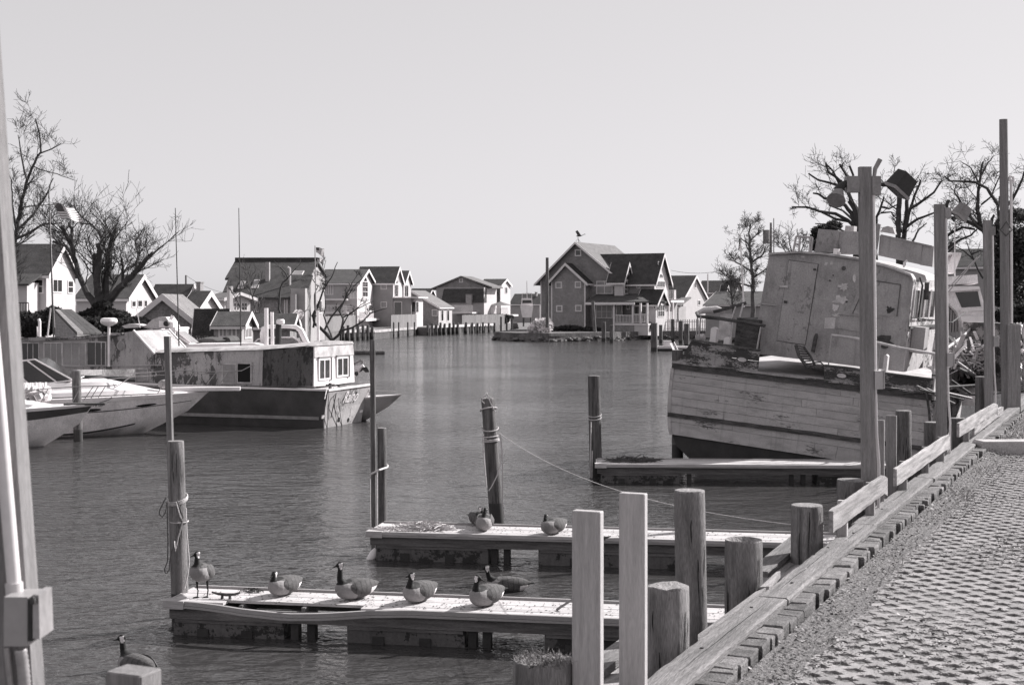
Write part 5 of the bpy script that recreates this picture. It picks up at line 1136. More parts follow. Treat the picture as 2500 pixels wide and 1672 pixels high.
def wire(label, a, b, sag, r=.02):
    P = [Vector(a)+(Vector(b)-Vector(a))*i/20-Vector((0,0,sag*4*(i/20)*(1-i/20))) for i in range(21)]; m_ = MB(); m_.tube(P, r, 4); solo('power_line', m_, M['lampd'], label, 'wire')
wire('power line from the large house to the trees', pt(1638,660,176), pt(1872,622,150), 1.0); wire('power line running right from the transformer pole', a1-Vector((0,0,.5)), pt(1990,590,130), .6); wire('power line over the low roofs on the left', a3, pt(560,716,170), .4)
# ================================================================ BOATS
def pxprism(mb, P, Y, dep, mi=0, ang=0):
    """solid whose near face has the outline P (sight lines met at distance Y), dep metres deep"""
    a = [pt(x, y, Y) for x, y in P]; n = len(a); b = [p+Vector((ang*dep, dep, 0)) for p in a]
    mb.add(a+b, [tuple(range(n)), tuple(range(2*n-1, n-1, -1))]+[(i, n+i, n+(i+1)%n, (i+1)%n) for i in range(n)], mi); return mb
class Hull:
    """planing hull, bow at local x=0 pointing right, stern towards -x, centreline y=0, waterline z=0"""
    def __init__(s, L, B, zs, rake, zk=-.55, zc=.12, flare=.86, zaft=None): s.L, s.B, s.zs, s.rake, s.zk, s.zc, s.fl = L, B, zs, rake, zk, zc, flare; s.za = zaft or zs*.9
    def sheer(s, d): return s.za+(s.zs-s.za)*(1-min(1, d/s.L))**1.6
    def hb(s, d): t = min(1, d/(s.L*.5)); return s.B/2*(1-(1-t)**2.2)*(1-.06*max(0, d/s.L-.6))
    def pt(s, d, f, side=-1, off=0):
        """d from the bow, f 0 at the sheer, 1 at the chine, 2 at the keel"""
        sx = min(1, d/(s.L*.45)); sh = s.sheer(d)
        ch = s.zc+(sh*.55-s.zc)*(1-sx)**1.7; kl = s.zk+(ch-s.zk)*(1-sx)**2.4
        if f <= 1: z = sh+(ch-sh)*f; b = s.hb(d)*(1-(1-s.fl)*f*1.0 - .12*(1-sx)*f)
        else: z = ch+(kl-ch)*(f-1); b = s.hb(d)*(s.fl-.12*(1-sx))*(2-f)
        x = -d - s.rake*(sh-z)/(s.zs-s.zk)*(1-sx)**1.0
        return Vector((x, side*(b+off), z))
    def mesh(s, n=28, fs=(0,.25,.5,.75,1,1.5,2)):
        m_ = MB(); rings = []
        for i in range(n+1):
            d = s.L*(i/n)**1.5+.001; r = [s.pt(d, f) for f in fs]+[s.pt(d, f, 1) for f in fs[::-1]][1:]; rings.append(r)
        m_.loft(rings, cap=False, closed=False); k = len(rings[0]); m_.f.append(tuple(n*k+j for j in range(k))); m_.m.append(0); return m_
    def band(s, f0, f1, d0, d1, off=.012, n=30, both=True):
        m_ = MB()
        for sd in (-1, 1):
            rings = []
            for i in range(n+1):
                d = d0+(d1-d0)*i/n; a, b = s.pt(d, f0, sd, off), s.pt(d, f1, sd, off); a2, b2 = s.pt(d, f0, sd, -.02), s.pt(d, f1, sd, -.02); rings.append([a, b, b2, a2])
            m_.loft(rings)
        return m_
    def deck(s, prof, n=26, d1=None):
        """prof: list of (inset from the rail, rise(d)) from the gunwale inwards"""
        m_ = MB(); rings = []; d1 = d1 or s.L
        for i in range(n+1):
            d = .02+(d1-.02)*i/n; r = []
            for sd in (-1, 1):
                q = []
                for ins, rise in prof: hb = max(0, s.hb(d)-ins); q.append(Vector((-d, sd*hb, s.sheer(d)+rise(d))))
                r += q if sd < 0 else q[::-1]
            rings.append(r)
        m_.loft(rings, cap=True); return m_
    def text(s, txt, size, d0, f0, mat_, parent, name='registration_number', ratio=1):
        me = text_mesh(txt, size, mat_, ext=.001)
        sh = s.sheer(d0); hgt = (s.pt(d0,0)-s.pt(d0,1)).length
        for v in me.vertices:
            x, y, z = v.co; p = s.pt(d0-x*ratio, max(0, f0-y/hgt), -1, .016+z); v.co = p
        o = newobj(name, me, parent); return o
ramp = lambda a, b, h: (lambda d: h*max(0, min(1, (d-a)/(b-a))))
# -- nearest left motorboat
loc = Vector(((228-CX)/FPX*46.2, 46.2, 0)); fr = Frame(loc, -3)
t = thing('motorboat', 'white motorboat with dark band and number NY 1874 PF, bow by the front left edge', 'boat', loc, fr.rot)
hl = Hull(8.0, 2.8, 1.32, 1.35, zk=-.5, zc=.10, flare=.84, zaft=1.05)
part('hull', hl.mesh(), M['gelg'], t, smooth=True, sharp=30)
part('dark_band', hl.band(.06, .36, .03, 7.9, .010), M['hulld'], t); part('rub_rail', hl.band(-.06, .05, .0, 7.9, .035), M['gel'], t)
part('deck', hl.deck([(0, lambda d: .03), (.16, lambda d: .05), (.30, ramp(.9, 2.2, .14)), (.75, ramp(.9, 2.6, .34)), (1.4, ramp(.9, 2.6, .40))], d1=7.9), M['gel'], t, smooth=True, sharp=25)
hl.text('NY 1874 PF', .15, 2.25, .22, M['inkw'], t, ratio=1.25)
m_ = MB(); m_.box(-.9,-.22,1.33,.42,.22,1.39); part('bow_pulpit', m_, M['hulld'], t); m_ = MB(); m_.tube([(.2,0,1.4),(.5,-.05,1.5),(.62,-.05,1.58)], .03, 6); part('anchor', m_, M['steel'], t)
m_ = MB(); rl = [fr.i @ pt(x, y, 45.4) for x, y in ((40,955),(120,948),(200,943),(260,942),(285,940))]; m_.tube(rl, .016, 6)
for a, b in (((100,982),(117,950)),((178,980),(197,943)),((205,976),(228,943)),((222,972),(240,943)),((240,970),(258,942))): m_.tube([fr.i @ pt(*a, 45.4), fr.i @ pt(*b, 45.4)], .014, 6)
part('bow_rail', m_, M['steel'], t)
m_ = MB(); rr = random.Random(3)
for i in range(14): m_.ball(tuple(fr.i @ pt(rr.uniform(52,122), rr.uniform(948,975), 46.6)), (rr.uniform(.08,.3), .35, rr.uniform(.08,.2)), 0, 8, 5, .5, rr)
solo_ = part('tarpaulin', m_, M['canvasl'], t, smooth=False)
m_ = MB(); 
for i in range(24): q = fr.i @ pt(54+i*2.6, 934+rr.uniform(-1,1), 47); q2 = fr.i @ pt(52+i*2.7+rr.uniform(-3,3), 950, 46.5); m_.tube([q, q2], .014, 4)
part('cover_strap', m_, M['gel'], t)
m_ = MB(); m_.tube([fr.i @ pt(93,963,45.6), fr.i @ pt(99,975,45.6)], .13, 10); part('horn_speaker', m_, M['steel'], t)
# -- second left cruiser
loc = Vector(((507-CX)/FPX*51, 51, 0)); fr = Frame(loc, -8); fb = fr
t = thing('motorboat', 'larger grey and white cruiser with number NY 6179 GP and long bow pulpit', 'boat', loc, fr.rot)
hl = Hull(10.5, 3.3, 1.42, 2.2, zk=-.6, zc=.06, flare=.86, zaft=1.15)
part('hull', hl.mesh(), M['gelg'], t, smooth=True, sharp=30); part('rub_rail', hl.band(-.07, .06, .0, 10.4, .035), M['gel'], t)
part('hull_line', hl.band(.34, .37, .3, 10.4, .01), M['hulld'], t); part('boot_stripe', hl.band(.93, .99, 1.8, 10.4, .01), M['boot'], t)
part('deck', hl.deck([(0, lambda d: .03), (.05, lambda d: .09), (.2, lambda d: .10), (.32, ramp(.6, 2.6, .28)), (.55, ramp(.8, 3.2, .38)), (.72, ramp(1, 3.6, .60)), (1.5, ramp(1, 3.6, .68))], d1=10.4), M['gel'], t, smooth=True, sharp=22)
part('deck_stripe', hl.band(-.13, -.10, 1.2, 9.5, -.02), M['hulld'], t)
hl.text('NY 6179 GP', .135, 3.75, .16, M['ink'], t, ratio=1.15)
for d in (3.75, 6.3-4.6+.15):
    m_ = MB(); n = 10; P = []
    for i in range(n): a = 2*PI*i/n; P.append((math.cos(a)*.36, math.sin(a)*.045))
    vs = [hl.pt(max(.1, d-x), .29-y/1.0, -1, .014) for x, y in P]; vs2 = [hl.pt(max(.1, d-x), .29-y/1.0, -1, -.01) for x, y in P]; m_.add(vs+vs2, [tuple(range(n))]+[(i, n+i, n+(i+1)%n, (i+1)%n) for i in range(n)]); part('portlight', m_, M['black'], t)
m_ = MB(); m_.box(-1.3,-.3,1.50,1.15,.3,1.62); part('bow_pulpit', m_, M['gel'], t)
m_ = MB(); m_.ball((-1.5,-.25,1.75), (.22,.18,.17), 0, 10, 6); part('windlass', m_, M['lampg'], t, smooth=True)
m_ = MB(); yb_ = 50.2
def fbp(x, y, Y=50.2): return fr.i @ pt(x, y, Y)
for sd in (0, 2.2): 
    m_.tube([fbp(x, y, 50+sd) for x, y in ((215,924),(262,917),(326,911),(400,906),(453,904),(500,908),(590,905),(622,888))], .018, 6); m_.tube([fbp(x, y, 50+sd) for x, y in ((260,926),(330,919),(400,915),(460,913),(520,912),(580,908))], .010, 5)
    for a, b in (((255,965),(330,912)),((384,962),(417,906)),((455,938),(478,905)),((505,938),(530,906)),((536,939),(557,906))): m_.tube([fbp(*a, 50+sd), fbp(*b, 50+sd)], .016, 6)
part('bow_rail', m_, M['steel'], t)
m_ = MB()
for a, b in (((45,881),(85,877)),((85,877),(175,926)),((66,880),(138,932)),((66,880),(30,883)),((45,915),(70,936))):
    for sd in (0, 2.4): m_.tube([fbp(*a, 49.6+sd), fbp(*b, 49.6+sd)], .028, 6)
part('windshield_frame', m_, M['gel'], t); m_ = MB(); P = [fbp(*q, 49.65) for q in ((32,884),(85,879),(172,927),(72,935),(32,905))]; m_.add(P+[p+Vector((0,2.4,0)) for p in P], [(0,1,2,3,4),(9,8,7,6,5),(1,6,7,2),(0,5,6,1)]); part('windshield', m_, M['glass'], t)
m_ = MB(); P = [fbp(*q, 49.5) for q in ((75,939),(176,927),(176,930),(100,938),(62,944))]; m_.add(P+[p+Vector((0,2.7,0)) for p in P], [(0,1,2,3,4),(9,8,7,6,5)]+[(i,5+i,5+(i+1)%5,(i+1)%5) for i in range(5)]); part('windshield_base', m_, M['gel'], t)
m_ = MB(); m_.tube([fbp(248,929,50.4), fbp(262,938,50.4)], .06, 8); m_.beam(fbp(250,940,50.2), fbp(285,945,50.2), .1, .04); part('deck_fitting', m_, M['gel'], t)
# black piling between the boats
piling((197-CX)/FPX*47.6, 47.6, H-(904-YH)/FPX*47.6, .16, 'dark piling standing between the two left motorboats', seed=50, m1='pile', lean=(-.15,0))
# -- dark hulled houseboat with white transom
loc = gp(785, 1045, 0); fr = Frame(loc, 19.7); fc = fr
t = thing('houseboat', 'old dark hulled houseboat with a white cabin end and faded script name on its transom', 'boat', loc, fr.rot)
zsn = fr.F(790, 952)[1]; yt, zsf = fr.R(895, 934, .35); yb_, _ = fr.R(880, 1028, 0)
zw = .0; B_w = yb_
def csec(x, k):   # k: taper towards the bow on the left
    zs = zsn+.10*(abs(x)/13)**2*2; n_ = .0+1.2*k; f_ = B_w-1.2*k; fl = .16+.2*k
    return [(-fl+n_, zs), (-fl*.45+n_, zs*.5), (n_, .25), (n_+.15, -.6), (f_-.15, -.6), (f_, .25), (f_+fl*.6, zs*.5), (f_+fl*1.6, zs+.02)]
rings = []
for x, k, rk in ((0,0,.35),(-.6,0,0),(-4,0,0),(-8,.1,0),(-11,.45,0),(-13.5,1.1,0)):
    rings.append([(x+rk*max(0, z)/zsn, y, z) for y, z in csec(x, k)])
m_ = MB(); m_.loft(rings, cap=False); k_ = len(m_.f); nr = 8; m_.f.append(tuple(5*nr+j for j in range(nr))); m_.m.append(0); part('hull', m_, M['hulld'], t)
m_ = MB(); r0 = [Vector((x+.012, y, z)) for x, y, z in rings[0]]; r1 = [Vector((x-.05, y, z)) for x, y, z in rings[0]]; m_.loft([r1, r0]); tr_ = part('transom', m_, M['trans'], t)
def trp(px, py, off=.03):   # point on the raked transom
    o, d = fr.ray(px, py); kx = .35/zsn; n = Vector((1, 0, -kx)); p0 = Vector((off, 0, 0)); s_ = (p0-o).dot(n)/d.dot(n); return o+d*s_
m_ = MB(); P = [trp(787,1014), trp(886,1000), trp(885,1006), trp(786,1022)]; m_.add(P+[p-Vector((.03,0,0)) for p in P], [(0,1,2,3),(7,6,5,4)]+[(i,4+i,4+(i+1)%4,(i+1)%4) for i in range(4)]); part('waterline_stripe', m_, M['gel'], tr_)
me = text_mesh('Raino', .62, M['inkw'], shear=.45, ext=.003); o_ = newobj('boat_name', me, tr_); c_ = trp(856, 969, .045)
e_y = Vector((0,1,0)); kx = .35/zsn; up = Vector((kx,0,1)).normalized(); nn = e_y.cross(up); cc = math.sin(.07)
for v in me.vertices: x, y, z = v.co; q = c_ + (e_y+up*.02)*x*.85 + up*y*1.05 + nn*z*1.0; v.co = q
for px in (825, 848):
    m_ = MB(); c_ = trp(px, 1023); m_.ball(tuple(c_), (.06,.16,.13), 0, 8, 5); part('exhaust', m_, M['black'], tr_)
m_ = MB(); m_.box(.36, -.1, -.05, .37, 0, 0); 
m_ = MB(); P = [trp(870,956), trp(873,956), trp(873,966), trp(870,966)]; m_.add(P, [(0,1,2,3)]); part('badge', m_, M['ink'], tr_)
m_ = MB()
rr_ = [[(x-.02, y-.05, z-.02),(x-.02, y+.10, z-.02),(x-.02, y+.10, z+.05),(x-.02, y-.05, z+.05)] for x in (.33,-.6,-4,-8,-10.5) for (y, z) in (csec(x, 0 if x > -8 else .1 if x > -9 else .38)[0],)]
m_.loft(rr_); m_.beam((.33,-.15,zsn), (.36,B_w+.25,zsn+.03), .12, .07); part('rub_rail', m_, M['gel'], t)
m_ = MB(); m_.box(-13,-.04,.30,-.1,-.012,.42); part('hull_stripe', m_, M['lampg'], t)
m_ = MB(); m_.prism([(-13,-.1),(.3,-.1),(.34,B_w+.2),(-12,B_w-.3)], 'z', zsn-.02, zsn+.015); part('side_deck', m_, M['cab_soil'], t)
# lower cabin
yc = .38; xc, z0c = fr.F(766, 936, yc); ztp = fr.F(766, 846, yc)[1]; y_e = fr.R(864, 925, xc)[0]; zte = fr.R(862, 842, xc)[1]; xl_ = fr.F(330, 900, yc)[0]; ztl = fr.F(380, 862, yc)[1]; ym = fr.F(640, 880, yc)[0]
def skew(P): return P
m_ = MB(); m_.hexa([(xl_,yc,z0c-.15),(ym,yc,z0c-.15),(ym,y_e-.1,z0c-.15),(xl_,y_e-.1,z0c-.15),(xl_,yc+.08,ztl-.05),(ym,yc+.06,(ztl+ztp)/2),(ym,y_e-.2,(ztl+ztp)/2),(xl_,y_e-.2,ztl-.05)]); part('cabin_side', m_, M['cab_pale'], t)
m_ = MB(); m_.hexa([(ym+.002,yc,z0c-.15),(xc-.03,yc,z0c-.15),(xc-.03,y_e-.1,z0c-.15),(ym+.002,y_e-.1,z0c-.15),(ym+.002,yc+.06,(ztl+ztp)/2),(xc-.03,yc+.05,ztp),(xc-.03,y_e-.1,ztp),(ym+.002,y_e-.2,(ztl+ztp)/2)]); part('cabin_side', m_, M['cab_dark'], t, label='cabin side blackened with mildew')
m_ = MB(); m_.hexa([(xc-.029,yc-.02,z0c-.15),(xc+.03,yc-.02,z0c-.15),(xc+.03,y_e,z0c-.12),(xc-.029,y_e,z0c-.12),(xc-.029,yc+.03,ztp+.01),(xc+.0,yc+.03,ztp+.01),(xc+.0,y_e-.12,ztp+.01),(xc-.029,y_e-.12,ztp+.01)]); part('cabin_end', m_, M['cab_white'], t)
m_ = MB(); m_.hexa([(xc+.004,yc+.0,ztp-.42),(xc+.035,yc+.0,ztp-.42),(xc+.035,y_e-.05,ztp-.42),(xc+.004,y_e-.05,ztp-.42),(xc+.0,yc+.03,ztp+.02),(xc+.012,yc+.03,ztp+.02),(xc+.012,y_e-.1,ztp+.02),(xc,y_e-.1,ztp+.02)]); part('soiled_band', m_, M['cab_soil'], t)
m_ = MB(); rr_ = []
for x, z_ in ((xl_-.3, ztl-.03), (ym, (ztl+ztp)/2+.02), (xc-.3, ztp+.02), (xc+.05, ztp+.02)): rr_.append([(x,yc-.02,z_),(x,y_e-.08,z_),(x,y_e-.25,z_+.10),(x,(yc+y_e)/2,z_+.16),(x,yc+.25,z_+.09)])
m_.loft(rr_); part('cabin_roof', m_, M['cab_soil'], t, smooth=True, sharp=50)
def cwin(a, b, c, d, nx, gl='glassl', right=True):
    m_ = MB()
    if right:
        y0, z1 = fr.R(a, b, xc+.03); y1, z0 = fr.R(c, d, xc+.03); m_.box(xc+.0,y0-.07,z0-.07,xc+.07,y0,z1+.07); m_.box(xc,y1,z0-.07,xc+.07,y1+.07,z1+.07); m_.box(xc,y0,z0-.07,xc+.07,y1,z0); m_.box(xc,y0,z1,xc+.07,y1,z1+.07); m_.box(xc,(y0+y1)/2-.03,z0,xc+.065,(y0+y1)/2+.03,z1)
        w = part('window', m_, M['gel'], t); m_ = MB(); m_.box(xc+.02,y0,z0,xc+.045,y1,z1); part('pane', m_, M['glass'], w)
        m_ = MB(); m_.box(xc+.03,y1+.10,z0-.1,xc+.10,y1+.16,z1+.12); m_.box(xc+.03,y0-.1,z1+.1,xc+.10,y1+.1,z1+.14); part('shutter_edge', m_, M['lampg'], w)
    else:
        x0, z1 = fr.F(a, b, yc); x1, z0 = fr.F(c, d, yc); m_.box(x0-.06,yc-.03,z0-.06,x0,yc+.05,z1+.06); m_.box(x1,yc-.03,z0-.06,x1+.06,yc+.05,z1+.06); m_.box(x0,yc-.03,z0-.06,x1,yc+.05,z0); m_.box(x0,yc-.03,z1,x1,yc+.05,z1+.06)
        w = part('window', m_, M['cab_soil'], t); m_ = MB(); m_.box(x0,yc-.01,z0,x1,yc+.04,z1); part('pane', m_, M[gl], w)
cwin(779, 880, 803, 922, 2); cwin(823, 876, 847, 914, 2)
cwin(545, 890, 576, 934, 1, 'lampg', False); cwin(581, 888, 612, 933, 1, 'black', False); cwin(334, 902, 360, 928, 1, 'lampg', False)
# upper deckhouse with the long windows
P = [(25,832),(200,826),(265,818),(328,808),(376,861),(376,900),(25,905)]
q_ = [fr.F(x, y, yc-.02) for x, y in P]; m_ = MB(); m_.prism(q_[::-1], 'y', yc-.02, B_w-.5); part('deckhouse', m_, M['cab_pale'], t)
q_ = [fr.F(x, y, yc-.10) for x, y in ((20,826),(200,820),(265,813),(300,812),(300,818),(265,820),(200,828),(20,835))]; m_ = MB(); m_.prism(q_[::-1], 'y', yc-.12, B_w-.4); part('deckhouse_roof', m_, M['bul'], t)
m_ = MB(); a, b = fr.F(326,806,yc-.04), fr.F(378,864,yc-.04); m_.beam((a[0],yc-.04,a[1]), (b[0],yc-.04,b[1]), .06, .06, up=(0,1,0)); part('sloping_trim', m_, M['gel'], t); m_ = MB(); m_.beam((a[0],B_w-.5,a[1]), (b[0],B_w-.5,b[1]), .06, .06, up=(0,1,0)); part('sloping_trim', m_, M['gel'], t)
m_ = MB(); a, b = fr.F(25,896,yc-.04), fr.F(395,891,yc-.04); m_.beam((a[0],yc-.05,a[1]), (b[0],yc-.05,b[1]), .05, .05); part('ledge', m_, M['dull'], t)
for i, (a, b, c, d) in enumerate(((55,838,95,892),(110,838,151,892),(156,837,209,892),(215,836,258,891))):
    x0, z1 = fr.F(a, b, yc-.02); x1, z0 = fr.F(c, d, yc-.02); m_ = MB(); yy = yc-.06
    m_.box(x0-.05,yy,z0-.05,x0,yc-.01,z1+.05); m_.box(x1,yy,z0-.05,x1+.05,yc-.01,z1+.05); m_.box(x0,yy,z0-.05,x1,yc-.01,z0); m_.box(x0,yy,z1,x1,yc-.01,z1+.05)
    for k in (1, 2): xx = x0+(x1-x0)*k/3+.03*i; m_.box(xx-.015,yy+.01,z0,xx+.015,yc-.015,z1)
    w = part('window', m_, M['cab_soil'], t); m_ = MB(); m_.box(x0,yc-.035,z0,x1,yc-.022,z1); part('pane', m_, M['glassl' if i in (1,2) else 'glass'], w)
m_ = MB(); a = fr.F(295,844,yc-.03); m_.tube([(a[0],yc-.06,a[1]),(a[0],yc-.021,a[1])], [.17,.19], 20); w = part('porthole', m_, M['dull'], t); m_ = MB(); m_.tube([(a[0]+.01,yc-.075,a[1]),(a[0]+.01,yc-.061,a[1])], .13, 20); part('pane', m_, M['glassl'], w)
m_ = MB(); a = fr.F(266,895,yc-.2); b = fr.F(266,792,yc-.2); m_.tube([(a[0],yc-.2,a[1]),(b[0],yc-.2,b[1])], .055, 8); ms = part('radar_mast', m_, M['gel'], t)
m_ = MB(); c_ = Vector((b[0], yc-.2, b[1]+.06)); m_.tube([c_+Vector((0,0,-.12)), c_+Vector((0,0,-.02)), c_+Vector((0,0,.06)), c_+Vector((0,0,.17)), c_+Vector((0,0,.2))], [.12,.30,.34,.30,.2], 20); part('radar_dome', m_, M['gel'], ms, smooth=True)
m_ = MB(); a, b = fr.F(97,822,yc+.4), fr.F(97,779,yc+.4); m_.tube([(a[0],yc+.4,a[1]),(b[0],yc+.4,b[1]-.1),(b[0]-.05,yc+.4,b[1])], .06, 8); m_.tube([(a[0]-.1,yc+.4,a[1]),(b[0]-.12,yc+.4,b[1]-.3)], .03, 6); part('stove_pipe', m_, M['gel'], t)
m_ = MB(); m_.tube([Vector((.1,.5,zsn+.05)), trp(803,960,.12), trp(800,1000,.12), trp(799,1044,.10)], .013, 5); m_.tube([Vector((.15,.7,zsn+.05)), trp(815,975,.12), trp(823,1040,.10)], .013, 5); m_.tube([Vector((.1,1.3,zsn+.05)), trp(826,980,.10), trp(835,1038,.1)], .012, 5); m_.tube([Vector((.1,1.25,zsn+.05)), trp(820,965,.12), trp(812,1000,.1), trp(808,1020,.1)], .02, 5); m_.tube([(.1,.5,zsn+.12),(-.5,.1,zsn+.1),(-3,-.05,zsn+.08)], .022, 5); part('mooring_rope', m_, M['roped'], t)
m_ = MB(); m_.tube([(-.0,.7,zsn),(0,.7,zsn+.22)], .06, 8); m_.tube([(-.1,.55,zsn+.15),(.1,.85,zsn+.15)], .04, 6); m_.beam((-.1,1.6,zsn+.05),(-.1,2.3,zsn+.06), .1, .05); part('deck_cleat', m_, M['rust'], t)
m_ = MB(); P = [trp(796,953), trp(799,953), trp(794,974), trp(792,974)]; m_.add(P, [(0,1,2,3)]); part('mark', m_, M['gel'], tr_)
# tall whips, flag pole standing on the houseboat and its neighbours
def whip(label, top, bot, Y, r, mt='lampd'):
    m_ = MB(); m_.tube([pt(*bot, Y), pt(*top, Y)], [r, r*.55], 6); return solo('whip_antenna', m_, M[mt], label, 'antenna')
whip('long thin whip antenna on the left above the garage', (428,508), (437,845), 56, .028); whip('long thin whip antenna right of it, before the dark modern house', (583,508), (588,852), 56.5, .026)
whip('short pale antenna left of the flybridge boat', (333,752), (342,800), 58, .02, 'gel')
t = thing('flagpole', 'flagpole with a striped flag flying at the far left', 'flagpole', pt(131,822,57.5)); m_ = MB(); m_.tube([pt(131,822,57.5), pt(119,466,57.5)], [.035,.02], 6); part('pole_shaft', m_, M['lampd'], t, True)
m_ = MB(); m_.tube([pt(116,822,57.5), pt(124,752,57.5)], .03, 6); m_.tube([pt(134,800,57.4), pt(122,520,57.4)], .007, 4); part('halyard', m_, M['gel'], t, True)
def flag(parent, Y, corners, nx=14, ny=13, amp=.18, phase=0, sag=0):
    """waving striped flag with a dark canton; corners: hoist top, fly top, fly bottom, hoist bottom in the picture"""
    a, b, c, d = [pt(*q, Y) for q in corners]; vs = []
    for j in range(ny+1):
        for i in range(nx+1):
            u_, v_ = i/nx, j/ny; p = (a*(1-u_)+b*u_)*(1-v_)+(d*(1-u_)+c*u_)*v_
            p = p+Vector((0, amp*math.sin(u_*7+v_*1.5+phase)*u_**.5, amp*.35*math.sin(u_*6+phase)*u_)); vs.append(p)
    m_ = MB()
    for j in range(ny):
        for i in range(nx):
            k = 2 if (i < nx*.4 and j < ny*7/13) else (0 if j % 2 else 1); m_.add([vs[j*(nx+1)+i], vs[j*(nx+1)+i+1], vs[(j+1)*(nx+1)+i+1], vs[(j+1)*(nx+1)+i]], [(0,1,2,3)], k)
    return part('flag', m_, [M['flagw'], M['flagr'], M['flagb']], parent, True)
flag(t, 57.4, ((128,494),(176,505),(200,540),(150,535)), amp=.25)
t = thing('flagpole', 'flagpole with a striped flag and small pennant by the dark modern house', 'flagpole', pt(770,760,148)); m_ = MB(); m_.tube([pt(771,760,148), pt(769,600,148)], [.07,.05], 6); part('pole_shaft', m_, M['steel'], t, True)
flag(t, 147.9, ((771,604),(791,606),(790,628),(772,616)), amp=.25, nx=10); flag(t, 147.7, ((774,629),(786,630),(790,642),(776,638)), amp=.2, nx=6, ny=5, phase=1)
t = thing('flagpole', 'white flagpole with a limp striped flag left of the trawler', 'flagpole', pt(1816,750,120)); m_ = MB(); m_.tube([pt(1816,750,120), pt(1807,572,120)], [.09,.05], 6); part('pole_shaft', m_, M['gel'], t, True)
flag(t, 119.8, ((1806,576),(1809,590),(1808,612),(1802,612)), amp=.3, nx=8); flag(t, 119.7, ((1804,625),(1806,630),(1788,640),(1790,634)), amp=.2, nx=6, ny=4)
# -- flybridge cruiser behind the houseboat
Yf = 60; t = thing('cruiser', 'white flybridge cruiser with torn canvas behind the houseboat deckhouse', 'boat', pt(380,900,Yf))
m_ = MB(); pxprism(m_, [(330,820),(472,848),(560,846),(745,842),(745,900),(330,900)], Yf, 3); part('superstructure', m_, M['gel'], t, True)
m_ = MB(); pxprism(m_, [(412,800),(428,800),(428,848),(412,848)], Yf-.2, 2.4); pxprism(m_, [(360,806),(428,801),(428,806),(360,812)], Yf-.25, 2.6); pxprism(m_, [(326,808),(372,803),(372,808),(328,812)], Yf-.2, 2.2); part('bridge_frame', m_, M['gel'], t, True)
m_ = MB(); pxprism(m_, [(350,800),(372,780),(388,774),(405,774),(416,790),(420,799),(385,803)], Yf-.1, 1.5); part('console_cover', m_, M['canvasl'], t, True)
m_ = MB(); pxprism(m_, [(388,783),(422,786),(424,799),(388,799)], Yf-.15, .8); part('console', m_, M['gel'], t, True); m_ = MB(); m_.ball(tuple(pt(406,790,Yf-.2)), (.13,.1,.12), 0, 8, 5); part('steering_wheel', m_, M['lampd'], t, True)
m_ = MB(); pxprism(m_, [(358,812),(388,808),(388,852),(372,852)], Yf-.1, 2); part('bridge_side', m_, M['gelg'], t, True); m_ = MB(); pxprism(m_, [(392,820),(410,819),(410,846),(392,847)], Yf-.12, .05); part('bridge_opening', m_, M['black'], t, True)
m_ = MB(); pxprism(m_, [(297,796),(312,791),(330,791),(352,796),(330,800),(305,801)], Yf-.5, 1.2); part('folded_canvas', m_, M['canvasl'], t, True)
m_ = MB()
for a, b in (((428,806),(465,836)),((436,804),(440,806)),((436,806),(430,845)),((432,820),(462,838)),((414,780),(420,770)),((418,781),(424,772))): 
    for sd in (0, 1.8): m_.tube([pt(*a, Yf-.2+sd), pt(*b, Yf-.2+sd)], .035, 5)
part('windscreen_frame', m_, M['gel'], t, True); m_ = MB(); P = [pt(430,810,Yf-.1), pt(464,838,Yf-.1), pt(432,846,Yf-.1)]; m_.add(P+[p+Vector((0,1.7,0)) for p in P], [(0,1,2),(0,3,4,1)]); part('windscreen', m_, M['clear'], t, True)
m_ = MB(); pxprism(m_, [(430,848),(470,840),(620,838),(640,843),(640,850),(430,856)], Yf-.6, 2.0); part('side_deck', m_, M['gel'], t, True)
# covered small boats
for i, (P, lab) in enumerate((([(462,838),(475,830),(498,824),(525,826),(542,832),(520,840),(470,842)], 'small boat under a dark flat canvas cover'), ([(532,836),(538,826),(550,820),(562,823),(567,832),(563,842),(556,840),(546,838)], 'boat with a rounded dark canvas hood right of the flat covered one'))):
    m_ = MB(); Yc = 63+i; a = [pt(x, y, Yc) for x, y in P]; c_ = sum(a, Vector())/len(a); rings = []
    for d_, s_ in ((0,.75),(.5,1),(1.6,1),(2.2,.7)): rings.append([c_+(p-c_)*s_+Vector((0,d_,0)) for p in a])
    m_.loft(rings); solo('covered_boat', m_, M['canvas'], lab, 'boat', smooth=True, sharp=50)
